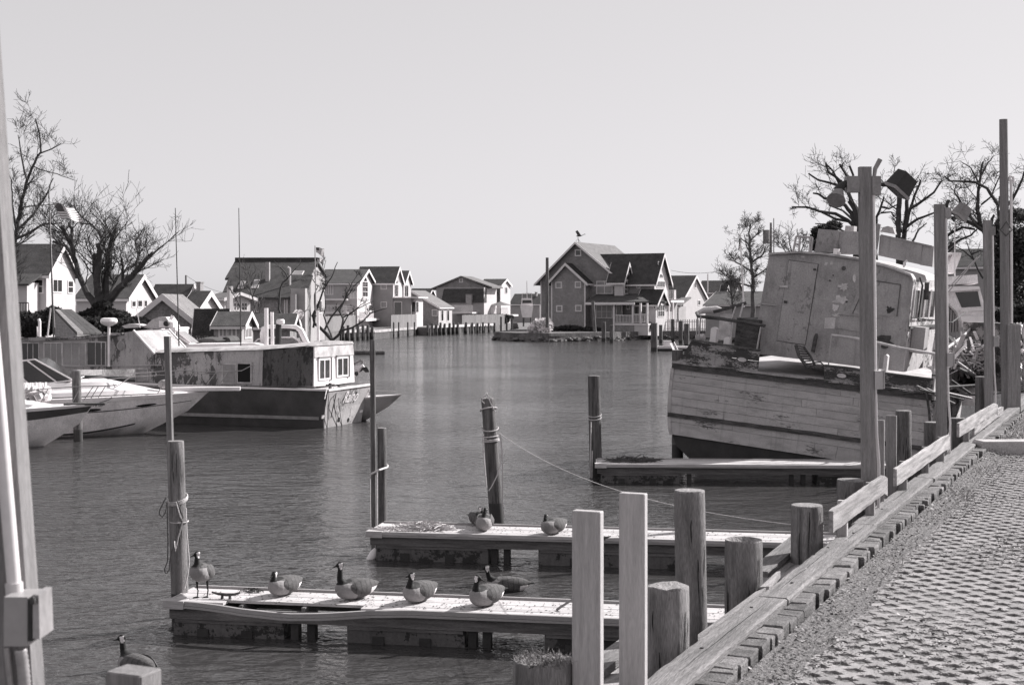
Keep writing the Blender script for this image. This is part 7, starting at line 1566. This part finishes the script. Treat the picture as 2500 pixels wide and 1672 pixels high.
m_ = MB(); m_.tube([pt(2331,690,Yc), pt(2331,545,Yc)], [.03,.015], 5); part('antenna', m_, M['gel'], t, True)
m_ = MB()
for a, b in (((2307,722),(2392,624)),((2307,712),(2386,628)),((2350,790),(2372,834)),((2352,790),(2352,826)),((2408,790),(2388,828)),((2375,805),(2385,834)),((2402,790),(2412,850))): m_.tube([pt(*a, Yc-1), pt(*b, Yc-1)], .018, 5)
part('rigging', m_, M['steel'], t, True)
# ribbed dark skiff frame leaning beside it
Yr_ = 45; c_ = pt(2318,782,Yr_); t = thing('ribbed_skiff_frame', 'dark ribbed skiff frame leaning between trawler and white cruiser', 'skiff frame', c_)
m_ = MB(); P = [pt(2300,738,Yr_), pt(2318,744,Yr_), pt(2334,760,Yr_), pt(2343,785,Yr_), pt(2344,810,Yr_)]; m_.tube(P, .05, 6); part('rim', m_, M['dull'], t, True)
m_ = MB(); q_ = [pt(2300,742,Yr_+.15)]+[p+Vector((0,.15,0)) for p in P[1:]]+[pt(2300,812,Yr_+.15)]; m_.add(q_, [tuple(range(len(q_)))]); part('skin', m_, M['canvas'], t, True)
for i in range(7): m_ = MB(); m_.beam(pt(2304+i*6, 748+i*i*.9, Yr_+.05), pt(2298+i*7, 812, Yr_+.05), .05, .05); part('rib', m_, M['lampg'], t, True)
# things at the right edge: rowing boat stern, stacked timbers, dark hedge line
m_ = MB(); pxprism(m_, [(2462,790),(2500,790),(2500,960),(2462,960)], 40, 4); solo('stacked_timber', m_, M['bul'], 'stack of grey timber at the right edge behind the tall pole', 'timber')
for i in range(9):
    m_ = MB(); y_ = 865+i*10; a, b = pt(2474,y_,39.7), pt(2520,y_-3,39.7); m_.beam(a, b, .12, .09); solo('timber', m_, M['railw' if i % 3 else 'post'], 'grey timber in the stack at the right edge, %s from the top' % ('first second third fourth fifth sixth seventh eighth ninth'.split()[i]), 'timber', 'timbers stacked at the right edge')
rr = random.Random(9); m_ = MB()
for i in range(160): p = pt(rr.uniform(2470,2492), rr.uniform(795,935), 39+rr.random()); m_.ball(tuple(p), rr.uniform(.03,.10), rr.choice((0,1)), 6, 4, .4, rr)
solo('rope_bundle', m_, [M['gel'], M['rust']], 'bundles of old rope and floats hanging beside the stacked timber', 'rope', kind='stuff')
# cruiser on stands in the inlet
Yc = 214; t = thing('cruiser', 'white cabin cruiser hauled out on stands in the inlet left of the large house', 'boat', pt(1285,790,Yc))
m_ = MB(); pxprism(m_, [(1271,748),(1302,748),(1298,775),(1276,775)], Yc, 9); part('hull', m_, M['gel'], t, True); m_ = MB(); pxprism(m_, [(1274,728),(1299,728),(1301,747),(1272,747)], Yc+1, 4); part('cabin', m_, M['gel'], t, True)
m_ = MB(); pxprism(m_, [(1276,733),(1297,733),(1298,740),(1275,740)], Yc+.9, .1); part('window', m_, M['glass'], t, True); m_ = MB(); m_.tube([pt(1287,728,Yc), pt(1286,686,Yc)], .06, 5); 
for px in (1275,1298): m_.tube([pt(px,728,Yc), pt(px,716,Yc), pt(1287,716,Yc)], .05, 5)
part('mast_frame', m_, M['gel'], t, True)
for px in (1278,1296): m_ = MB(); m_.tube([pt(px,775,Yc), pt(px,797,Yc)], .15, 5); part('stand', m_, M['rust'], t, True)
# solar type dark lean-to roof and hedge at the left
t = thing('shed', 'dark slanting panel roof beside the hedge at the left shore', 'shed', pt(190,812,74)); 
def q3(px, py, Y): return pt(px, py, Y)
A1, A2, A3, A4 = q3(134,755,76), q3(175,755,80), q3(249,811,73), q3(188,811,69)
for i in range(4):
    k0, k1 = i/4+.006, (i+1)/4-.006; P = [A1+(A2-A1)*k0, A1+(A2-A1)*k1, A4+(A3-A4)*k1, A4+(A3-A4)*k0]; m_ = MB(); m_.hexa([p-Vector((0,0,.10)) for p in P]+P); part('roof_panel', m_, M['roofg' if i == 0 else 'roof'], t, True)
m_ = MB(); m_.hexa([Vector((p.x,p.y,1)) for p in (A4,A3,A2,A1)]+[p-Vector((0,0,.15)) for p in (A4,A3,A2,A1)]); part('wall', m_, M['wall_d'], t, True)
# ================================================================ TREES AND SHRUBS
def tubes3(mb, pts, rs, n): mb.tube(pts, rs, n, 0, False)
def tree(name, label, Y, limbs, seed, twig=1.0, dens=1.0, spread=.8, up=.5, mt='bark', levels=3, rmin=None, twl=None, group=None, cat='bare tree', base=None, tstart=.25, droop=0, tip=False, rsc=1.0):
    """bare tree: limbs are (points in the picture, base radius px, end radius px, depth drift); shoots grow out of the limbs in all directions"""
    rr = random.Random(seed); k = Y/FPX; rmin = rmin or Y*.00011; W_ = MB(); Tw = MB(); root = pt(*limbs[0][0][0], Y); t = thing(name, label, cat, (root.x, Y, max(1.0, root.z)), group=group)
    def grow(p, d, L_, r, lv):
        n = 5; pts = [p]; q = p.copy(); dd = d.copy(); r = min(r, 2.0*k if lv == 0 else r)
        for i in range(n):
            dd = (dd+Vector((rr.gauss(0,.11), rr.gauss(0,.11), rr.gauss(0,.09)+up*.10-droop*.1))).normalized(); q = q+dd*L_/n; pts.append(q.copy())
        rs = [max(rmin, r*(1-.65*i/n)) for i in range(n+1)]; (W_ if lv == 0 and r > rmin*3 else Tw).tube(pts, rs, 5 if r > rmin*2.5 else 3, 0, False)
        if lv < levels-1:
            m = rr.randint(3, 6) if lv else rr.randint(5, 8)
            for i in range(m):
                s_ = rr.uniform(.25, 1.0); j = min(n-1, int(s_*n)); b = pts[j]+(pts[j+1]-pts[j])*(s_*n-j)
                side = Vector((rr.gauss(0,1), rr.gauss(0,1), rr.gauss(0,.8))).normalized(); nd = (dd*(.75)+side*spread+Vector((0,0,up*.4))).normalized(); grow(b, nd, L_*rr.uniform(.4,.65), max(rmin, rs[j]*.5), lv+1)
    for (P, r0, r1, drift) in limbs:
        r0, r1 = r0*rsc, r1*rsc
        pts = []; n = len(P); dy = 0
        for i, (x, y) in enumerate(P): pts.append(pt(x, y, Y+drift*i/(n-1) if n > 1 else Y))
        # subdivide with slight wander
        Q = []; 
        for a, b in zip(pts[:-1], pts[1:]):
            m = max(2, int((b-a).length/(k*14)));
            for j in range(m): Q.append(a+(b-a)*j/m+Vector((rr.gauss(0,1), rr.gauss(0,1), 0))*k*(.9 if j else 0))
        Q.append(pts[-1]); N_ = len(Q); rs = [max(rmin, (r0+(r1-r0)*i/(N_-1))*k) for i in range(N_)]
        W_.tube(Q, rs, 8 if r0 > 4 else 5, 0, True)
        L0 = (twl or 60)*k; cnt = int(dens*sum((b-a).length for a, b in zip(Q[:-1], Q[1:]))/(k*13))
        for c in range(cnt):
            s_ = rr.uniform(tstart if not tip else .8, 1.0); j = min(N_-2, int(s_*(N_-1))); b = Q[j]; d0 = (Q[j+1]-Q[j]).normalized()
            side = Vector((rr.gauss(0,1), rr.gauss(0,1), rr.gauss(0,.5))).normalized(); nd = (d0*.7+side*spread+Vector((0,0,up))).normalized()
            grow(b, nd, L0*rr.uniform(.45,1.1)*twig, max(rmin*1.2, rs[j]*.35), 0)
    part('trunk', W_, M[mt], t, True, smooth=True)
    if Tw.v: part('crown', Tw, M[mt], t, True)
    return t
tree('pollard_tree', 'large pollarded bare tree with thick stubs behind the hedge on the left', 88, [
  ([(248,775),(246,735),(242,700),(236,668),(234,620)], 22, 9, .5), ([(240,720),(238,675),(244,610),(240,597)], 13, 7, -1), ([(262,740),(262,680),(268,610),(276,580),(283,558)], 15, 7, 1.5),
  ([(266,735),(290,705),(330,665),(355,635),(374,617)], 13, 5, -2), ([(232,745),(212,715),(192,670),(184,635),(160,600),(130,590)], 11, 4, 2), ([(184,640),(176,600),(160,572),(152,553)], 8, 5, -1.5), ([(176,600),(176,560),(168,545)], 6, 4, 1),
  ([(268,720),(285,680),(312,655),(340,640)], 7, 3, 2), ([(330,665),(338,620),(330,590),(348,560)], 4, 2, 1), ([(256,600),(240,565),(225,548),(195,545)], 4, 2, -1), ([(300,690),(300,650),(296,630)], 5, 3, -1)], 3, dens=.8, spread=.95, up=.55, twl=100, tstart=.3, rsc=.82)
tree('bare_tree', 'tall slender bare tree at the far left edge', 92, [
  ([(12,800),(22,700),(36,590),(52,500),(66,440),(90,385),(100,372),(98,340),(92,310),(86,290)], 8, 1.5, 1), ([(36,585),(70,570),(105,548),(150,545)], 4, 1.5, -2), ([(40,565),(80,525),(112,478),(130,435)], 4, 1.5, 1.5), ([(48,520),(60,505),(90,502),(130,500)], 2.5, 1, 2), ([(66,440),(56,400),(48,350),(44,330)], 2.5, 1, -1), ([(98,375),(125,365),(150,350)], 2, 1, -1), ([(36,600),(60,590),(85,572)], 3, 1, 1), ([(80,405),(100,415),(140,425),(180,440)], 1.5, .8, 0), ([(20,700),(4,640),(-10,560)], 4, 2, 0), ([(40,570),(30,500),(28,440),(12,400)], 3, 1, 1)], 4, dens=.6, spread=.8, up=.35, twl=66, tstart=.15)
tree('crooked_tree', 'crooked many stemmed bare tree leaning over the bulkhead by the pale house', 150, [
  ([(812,832),(790,808),(768,790),(764,770),(775,750),(782,730),(790,705),(800,690),(815,665),(824,640)], 6, 1.2, -.5), ([(812,830),(832,810),(838,780),(828,760),(840,735),(862,705),(850,690)], 5, 1.3, 1), ([(830,808),(860,800),(885,785),(905,765),(925,758),(945,752)], 4, 1, -1), ([(790,810),(808,775),(840,735),(860,690),(880,660)], 4, 1, 1.5), ([(765,800),(770,760),(768,720),(776,700),(756,670)], 4, 1, .5),
  ([(812,830),(790,770),(795,745),(792,715),(782,690)], 3.5, 1, 0), ([(828,812),(850,770),(880,745),(900,732)], 3, .8, -1), ([(838,775),(870,755),(900,740),(912,735)], 2.5, .8, 1), ([(796,700),(790,660),(796,635)], 2, .8, 1), ([(862,700),(885,680),(872,660)], 2, .7, 0)], 5, dens=.28, spread=.8, up=.3, twl=30, mt='bark', levels=3, rsc=.72)
tree('leaning_tree', 'thin curved bare tree trunk before the dark modern house', 120, [([(720,790),(692,778),(681,755),(683,715),(690,690),(702,680),(698,668),(684,652)], 3.5, 1.5, 0), ([(702,680),(712,668),(722,655)], 1.5, .8, 0), ([(722,795),(735,780),(742,765)], 2.5, 1, 0)], 6, dens=.5, twl=26, levels=2, up=.5)
tree('bare_tree', 'thin bare tree with upright shoots in front of the dark house wall', 125, [([(636,835),(632,790),(622,750),(616,725),(606,690),(602,672)], 3, 1, 0), ([(617,725),(628,700),(638,680)], 2, .8, 0), ([(632,800),(634,760),(632,740)], 2.5, 1, 0), ([(614,720),(598,700),(588,680)], 1.6, .8, 0)], 8, dens=.8, twl=40, levels=2, up=.8, mt='barkl')
tree('bare_tree', 'slim sapling by the low outbuilding', 115, [([(590,770),(582,740),(566,712),(558,700)], 1.6, .8, 0), ([(575,735),(586,715),(590,690)], 1.2, .7, 0)], 9, dens=.8, twl=28, levels=2)
tree('bare_tree', 'hazy bare tree with upright trunk left of the trawler cabin', 150, [([(1838,790),(1838,740),(1838,690),(1834,640),(1830,600),(1828,570),(1832,548)], 6, 1.5, 0), ([(1837,665),(1815,650),(1795,640),(1780,618)], 3, 1, 1), ([(1837,640),(1860,625),(1870,600)], 3, 1, -1), ([(1832,600),(1812,585),(1800,568)], 2.2, .8, 1), ([(1830,590),(1850,570),(1855,550)], 2, .8, -1), ([(1836,680),(1865,660),(1885,650)], 2.5, 1, 1), ([(1837,700),(1800,690),(1770,672),(1756,655)], 2.5, .8, -1), ([(1832,615),(1822,600),(1816,570)], 2, .8, 0)], 10, dens=1.3, spread=.9, up=.35, twl=38, mt='barkl')
tree('bare_tree', 'smaller bushy bare tree behind the flagpole', 165, [([(1790,780),(1788,740),(1784,700),(1780,670)], 3, 1, 0), ([(1788,730),(1800,700),(1806,680)], 2, .8, 0), ([(1786,720),(1772,700),(1762,680)], 2, .8, 0)], 11, dens=1.6, spread=.9, up=.4, twl=34, mt='barkl')
tree('bare_tree', 'faint twiggy tree right of the transformer pole', 185, [([(1945,680),(1940,640),(1932,610),(1926,580)], 3, 1, 0), ([(1940,640),(1955,615),(1965,590)], 2, .8, 0), ([(1938,640),(1915,610),(1905,590)], 2, .8, 0)], 12, dens=1.8, spread=.8, up=.4, twl=36, mt='barkl')
tree('pollard_tree', 'big pollarded bare tree with cut limbs behind the trawler wheelhouse', 84, [
  ([(2094,640),(2093,590),(2092,540),(2088,510),(2074,490)], 12, 7, 0), ([(2092,550),(2078,520),(2064,502),(2040,488),(2012,484),(1998,474),(1985,472)], 6, 2, 1), ([(2092,560),(2070,538),(2040,522),(2000,516),(1970,506),(1934,506)], 5, 2, -1.5), ([(2070,540),(2040,535),(2010,520),(1990,510),(1968,508)], 4, 1.5, 1), ([(2096,530),(2070,470),(2052,455),(2030,448),(1998,440),(1974,424)], 5, 2, 1.5), ([(2064,455),(2038,430),(2022,420),(2016,398)], 4, 2.5, -1), ([(2050,452),(2034,418),(2018,402)], 3, 2, 0), ([(2078,438),(2064,424),(2050,402)], 4, 3, -1), ([(2084,430),(2074,405)], 3, 3, 0),
  ([(2094,560),(2080,535),(2058,515),(2024,502)], 4, 1.5, 2), ([(2085,580),(2050,560),(2020,548),(1990,546)], 3, 1.2, 0)], 13, dens=.3, spread=.9, up=.25, twl=62, levels=3, tstart=.3)
tree('pollard_tree', 'twin trunk bare tree with square cut tops right of the first lamp post', 82, [
  ([(2196,660),(2192,590),(2194,530),(2196,480),(2193,468)], 7, 6, 0), ([(2204,650),(2206,590),(2214,510),(2216,450),(2214,434)], 7, 3.5, 1), ([(2208,560),(2222,510),(2250,492),(2280,470),(2300,440)], 5, 2, -1), ([(2214,540),(2232,480),(2248,440)], 4, 2.5, 1), ([(2138,640),(2134,590),(2140,530),(2152,500),(2158,480)], 6, 2, 0), ([(2130,600),(2129,540),(2127,490)], 4, 2.5, 0), ([(2150,505),(2170,510),(2190,500)], 3, 1.5, 0), ([(2196,480),(2190,450),(2182,430),(2184,412)], 2, 1, 0), ([(2212,555),(2240,535),(2280,520),(2300,505)], 4, 1.5, 0), ([(2228,590),(2244,560),(2262,545)], 3, 1.5, 1), ([(2150,520),(2175,518),(2190,536)], 2.5, 1.2, 0)], 14, dens=.3, spread=.9, up=.35, twl=60, levels=3, tstart=.3)
tree('bare_tree', 'wide crowned dark bare tree at the right edge behind the tall pole', 80, [
  ([(2440,640),(2426,600),(2405,570),(2392,545),(2385,510),(2388,470),(2394,430),(2400,395)], 9, 2, 0), ([(2425,590),(2440,545),(2436,510),(2440,480)], 6, 2, 1), ([(2420,575),(2380,550),(2350,535),(2320,530),(2290,545)], 6, 2, -1), ([(2400,560),(2370,530),(2350,500),(2330,470),(2335,450)], 4, 1.5, 1), ([(2436,500),(2410,460),(2380,445),(2350,443),(2320,442),(2305,430)], 4.5, 1.5, -1), ([(2394,430),(2410,400),(2425,380)], 2.5, 1, 0), ([(2390,450),(2370,410),(2345,395)], 2.5, 1, 1), ([(2440,520),(2470,490),(2490,450),(2500,420)], 5, 2, 0), ([(2465,495),(2480,520),(2510,540)], 3, 1.5, 0), ([(2300,620),(2320,600),(2345,585),(2370,575),(2385,560)], 4, 2, 0), ([(2290,655),(2310,620),(2330,602)], 4, 2, 0), ([(2270,650),(2290,600),(2320,570),(2350,555),(2380,560)], 5, 2.5, 0), ([(2330,540),(2310,520),(2312,500)], 2.5, 1, 0), ([(2395,500),(2420,480),(2436,440),(2450,400)], 2.5, 1, 0)], 15, dens=.6, spread=.95, up=.2, twl=60, levels=3, tstart=.15)
tree('bare_tree', 'light bare tree low between the second and third lamp posts', 78, [([(2400,680),(2380,640),(2366,610),(2360,590)], 2.5, 1, 0), ([(2380,635),(2350,610),(2330,600)], 2, 1, 0), ([(2372,620),(2392,612),(2410,618)], 2, 1, 0)], 16, dens=1, spread=1, up=.1, twl=36, levels=2)
def leafy(name, label, blobs, Y, seed, n, size, mt, cat='evergreen', hang=0, trunk=None):
    rr = random.Random(seed); k = Y/FPX; m_ = MB(); c0 = pt(blobs[0][0], blobs[0][1], Y); base = (c0.x, Y, max(1.0, min(pt(b[0], b[1]+b[3], Y).z for b in blobs))); t = thing(name, label, cat, base)
    tot = sum(b[2]*b[3] for b in blobs)
    for (bx, by, rx, ry) in blobs:
        c = pt(bx, by, Y+rr.uniform(-.3,.6)*rx*k); cnt = int(n*rx*ry/tot)
        for i in range(cnt):
            while True:
                v = Vector((rr.uniform(-1,1), rr.uniform(-1,1), rr.uniform(-1,1)))
                if .15 < v.length < 1: break
            f_ = v.length**.35; v = v.normalized()*f_; 
            if noise.noise(Vector((v.x*2.2+bx*.1, v.y*2.2, v.z*2.2))) < -.22: continue
            p = c+Vector((v.x*rx*k, v.y*rx*k, v.z*ry*k)); s_ = size*rr.uniform(.5,1.3); a = Vector((rr.gauss(0,1), rr.gauss(0,1), rr.gauss(0,1))).normalized()*s_; b = a.orthogonal().normalized()*s_*.5
            m_.add([p-a, p+b, p+a, p-b], [(0,1,2,3)])
    part('crown', m_, M[mt], t, True)
    w_ = MB(); w_.tube([(c0.x, Y+.2, base[2]-1), (c0.x, Y+.2, c0.z)], [.12*k*30, .05*k*30], 6); part('trunk', w_, M['bark'], t, True); return t
leafy('hedge', 'dark vine covered hedge left of the slanting panel roof', [(105,790,40,28),(70,800,40,22),(130,770,25,20),(60,775,25,12),(150,800,30,16)], 79, 1, 9000, .16, 'green', 'hedge')
leafy('hedge', 'ivy and dense dark shrub round the foot of the large pollarded tree', [(248,766,44,15),(222,772,34,12),(284,770,34,11),(300,792,74,20),(220,792,60,18),(252,748,22,12)], 87, 2, 11000, .15, 'green', 'hedge')
leafy('pine_tree', 'dark evergreen at the right edge behind the tall pole', [(2480,560,50,50),(2500,620,70,60),(2468,640,32,70),(2500,700,60,60),(2440,690,20,60),(2470,600,38,40)], 72, 3, 17000, .13, 'green')
leafy('pine_tree', 'low evergreen showing left above the wheelhouse roof', [(2010,565,28,16),(2035,552,20,12),(1998,590,22,26)], 88, 4, 3500, .14, 'green')
leafy('shrub', 'pale dry rounded shrub on the left tip of the island', [(1318,800,22,22),(1332,795,17,18),(1305,805,16,16)], 175, 5, 4200, .26, 'reed', 'shrub')
leafy('shrub', 'small pale shrub left of the crooked tree', [(728,768,14,12)], 112, 6, 500, .10, 'reed', 'shrub')
leafy('shrub', 'low dark shrubs under the left wall of the large house', [(1390,801,30,6),(1440,803,26,4),(1350,803,16,4)], 185, 7, 1500, .25, 'green', 'shrub')
leafy('shrub', 'dark shrub right of the large house porch', [(1588,796,12,7)], 184, 8, 700, .22, 'green', 'shrub')
leafy('shrub', 'low hedge line before the broad house by the inlet', [(1215,774,40,6),(1232,782,12,6)], 243, 9, 1600, .3, 'green', 'shrub')
leafy('hedge', 'long dark hedge behind the boats at the right edge', [(2500,760,45,26),(2460,770,30,20)], 60, 10, 5000, .12, 'green', 'hedge')

# ================================================================ GEESE
def goose(label, X, Y, z, yaw, head=(.30,.0,.44), look=0.0, stand=False, swim=False, pitch=0, seed=0, scale=1.0, tuck=False):
    """Canada goose: body, neck and head are one skin; wings, tail, bill and legs are its parts. x forward, yaw in degrees"""
    rot = (0, 0, math.radians(yaw)); t = thing('goose', label, 'goose', (X, Y, z), rot, group='Canada geese'); lift = .205 if stand else 0; 
    if stand: pitch = -12
    cp_, sp_ = math.cos(math.radians(-pitch)), math.sin(math.radians(-pitch))
    def B(x, y, z_): return Vector((x*cp_-z_*sp_*0 - (z_-.13)*sp_, y, (z_-.13)*cp_+x*sp_+.13+lift))*scale
    m_ = MB()
    rings = []; nr = 18
    prof_ = [(-.33,.03,.022,.165),(-.28,.075,.062,.155),(-.21,.112,.100,.144),(-.12,.137,.126,.135),(0,.148,.140,.134),(.10,.140,.134,.132),(.18,.125,.126,.138),(.24,.098,.104,.148),(.285,.055,.062,.165),(.30,.02,.02,.175)]
    for (x, ry, rz, cz) in prof_:
        rings.append([B(x, ry*math.cos(2*PI*j/nr), cz+rz*math.sin(2*PI*j/nr)*(1 if math.sin(2*PI*j/nr) > 0 else .96)) for j in range(nr)])
    m_.loft(rings)
    hd = Vector(head)*scale; hd.z += lift*scale; nb = B(.19, 0, .20); nk = [B(.13,0,.15), nb, nb+(hd-nb)*.35+Vector((.035*scale,0,0)), nb+(hd-nb)*.75+Vector((.012*scale,0,0)), hd+Vector((-.012*scale,0,-.012*scale))]
    m_.tube(nk, [.095*scale,.070*scale,.040*scale,.033*scale,.030*scale], 14)
    lk = math.radians(look); hx = Vector((math.cos(lk), math.sin(lk), -.18)).normalized(); hs = Vector((-math.sin(lk), math.cos(lk), 0)); hu = hx.cross(hs)*-1 if hx.cross(hs).z < 0 else hx.cross(hs)
    def HD(a, b, c): return hd+(hx*a+hs*b+hu*c)*scale
    hr = []
    for (a, w, h_, c) in ((-.050,.014,.014,0),(-.042,.026,.028,.002),(-.02,.035,.038,.006),(.005,.036,.038,.007),(.03,.029,.030,.002),(.048,.020,.021,-.004),(.058,.012,.012,-.007)):
        hr.append([HD(a, w*math.cos(2*PI*j/12), c+h_*math.sin(2*PI*j/12)) for j in range(12)])
    m_.loft(hr)
    me = mesh_of(m_, M['gb']); o = bpy.data.objects.new('tmp', me); S.collection.objects.link(o); md = o.modifiers.new('r', 'REMESH'); md.mode = 'VOXEL'; md.voxel_size = .0085*scale; md.use_smooth_shade = True
    sm = o.modifiers.new('s', 'SMOOTH'); sm.factor = .6; sm.iterations = 6
    bpy.context.view_layer.update(); me2 = bpy.data.meshes.new_from_object(o.evaluated_get(bpy.context.evaluated_depsgraph_get())); bpy.data.objects.remove(o); me2.materials.clear()
    for q in ('gb','gbr','gbk','gw'): me2.materials.append(M[q])
    nbx = nk[1]; ax = (nk[-1]-nk[1]).normalized()
    for pl in me2.polygons:
        c = pl.center; pl.use_smooth = True; idx = 0; loc_ = Vector(((c.x)/scale, c.y/scale, c.z/scale-lift))
        if loc_.x > .05 and loc_.z < .225+.12*max(0, loc_.x-.1): idx = 1
        if loc_.x < -.17 and loc_.z < .15: idx = 3
        dn = (c-nbx).dot(ax)/scale; near = min((c-(nbx+ax*dn*scale)).length/scale, 9)
        if dn > .035 and near < .12 and c.z/scale-lift > .21: idx = 2
        dh = c-hd; a, b, h_ = dh.dot(hx)/scale, dh.dot(hs)/scale, dh.dot(hu)/scale
        if dh.length < .075*scale: idx = 2
        if -.036 < a < .012 and h_ < .026 and h_ > -.036 and abs(b) > .012: idx = 3
        if dh.length < .06*scale and h_ < -.018 and a < .005 and a > -.02: idx = 3
        pl.material_index = idx
    bo = newobj('body', me2, t)
    m_ = MB(); m_.loft([[HD(a, w*math.cos(2*PI*j/8), c+h_*math.sin(2*PI*j/8)) for j in range(8)] for (a, w, h_, c) in ((.046,.015,.015,-.005),(.062,.0115,.010,-.008),(.085,.009,.006,-.012),(.102,.006,.004,-.015))]); part('bill', m_, M['gbk'], t, smooth=True)
    for sd in (-1, 1): m_ = MB(); m_.ball(tuple(HD(.018, sd*.0325, .012)), .0045*scale, 0, 8, 5); part('eye', m_, M['glass'], t, smooth=True)
    # folded wings as overlapping feather rows
    for sd in (-1, 1):
        m_ = MB(); rg_ = []
        for (x, yy, hh, zc, th) in ((.15,.122,.03,.170,.008),(.11,.133,.062,.168,.017),(.05,.139,.085,.165,.020),(-.05,.136,.090,.168,.020),(-.14,.116,.080,.172,.020),(-.22,.088,.060,.176,.018),(-.29,.055,.036,.178,.013),(-.345,.030,.014,.176,.005)):
            q_ = []
            for j in range(12):
                a = 2*PI*j/12; lean_ = .32; zz = hh*math.sin(a); q_.append(B(x, sd*(yy+th*math.cos(a)-zz*lean_*(1.25 if zz > 0 else -.1)), zc+zz))
            rg_.append(q_)
        m_.loft(rg_); w = part('wing', m_, M['gwing'], t, smooth=True)
    m_ = MB(); m_.hexa([B(-.28,-.045,.155), B(-.28,.045,.155), B(-.40,.050,.160), B(-.40,-.050,.160), B(-.28,-.04,.175), B(-.28,.04,.175), B(-.39,.045,.172), B(-.39,-.045,.172)]); part('tail', m_, M['gbk'], t)
    if stand:
        for sd, fx_ in ((-1, .02), (1, -.02)):
            m_ = MB(); a = B(.0,sd*.075,.06); m_.tube([a, Vector((fx_-.005, sd*.068, .11))*scale, Vector((fx_-.03, sd*.066, .09))*scale, Vector((fx_, sd*.064, .012))*scale], [.022*scale,.011*scale,.010*scale,.009*scale], 8); lg = part('leg', m_, M['gbk'], t, smooth=True)
            m_ = MB(); f0 = Vector((fx_-.015, sd*.064, .006))*scale; P = [f0]+[f0+Vector((math.cos(a_)*.085, math.sin(a_)*.085, 0))*scale for a_ in (-.5, -.2, .08, .36, .5)]; m_.add([p+Vector((0,0,.006)) for p in P]+[p-Vector((0,0,.004)) for p in P], [(0,1,2,3,4,5),(11,10,9,8,7,6)]+[(i,6+i,6+(i+1)%6,(i+1)%6) for i in range(6)]); part('foot', m_, M['gbk'], lg)
    return t
def on_dock(f_, px, py, z=.004): x, y = f_.T(px, py, 0); return f_.m @ Vector((x, y, z))
p = on_dock(f1, 494, 1457); goose('Canada goose standing on the outer end of the near dock beside the cleat', p.x, p.y, p.z, -98, head=(.20,-.0,.43), look=-62, stand=True, scale=1.0)
p = on_dock(f1, 695, 1452); goose('goose sitting with head drawn down, second from the outer end of the near dock', p.x, p.y, p.z, -122, head=(.215,.0,.32), look=8, scale=1.02)
p = on_dock(f1, 868, 1462); goose('long necked sitting goose looking left, middle of the near dock', p.x, p.y, p.z, -140, head=(.25,.02,.47), look=-38, scale=1.08)
p = on_dock(f1, 1025, 1468); goose('sitting goose turned away with its dark head over the shadowed water', p.x, p.y, p.z, -124, head=(.23,.05,.38), look=-62, scale=1.06)
p = on_dock(f1, 1188, 1478); goose('sitting goose looking right on the near dock, nearest to the new posts', p.x, p.y, p.z, -126, head=(.225,.03,.385), look=105, scale=1.08)
p = on_dock(f2, 1183, 1294); goose('goose sitting upright on the middle dock before the leaning piling', p.x, p.y, p.z, -95, head=(.17,.03,.35), look=10, scale=1.10)
p = on_dock(f2, 1168, 1283); goose('goose mostly hidden behind the upright sitting one on the middle dock', p.x, p.y, p.z, -60, head=(.10,.0,.34), look=60, scale=.95)
p = on_dock(f2, 1352, 1303); goose('goose resting with its head lowered on its breast, middle dock', p.x, p.y, p.z, -128, head=(.20,-.02,.31), look=40, scale=1.06)
p = gp(1238, 1452, -.07); goose('dark swimming goose in the shaded water between the near and middle docks', p.x, p.y, -.07, -172, head=(.30,.02,.40), look=-10, scale=1.12)
p = gp(335, 1655, -.07); goose('goose swimming behind the square stub post at the bottom left', p.x, p.y, -.07, 140, head=(.27,.02,.42), look=35, scale=1.1)
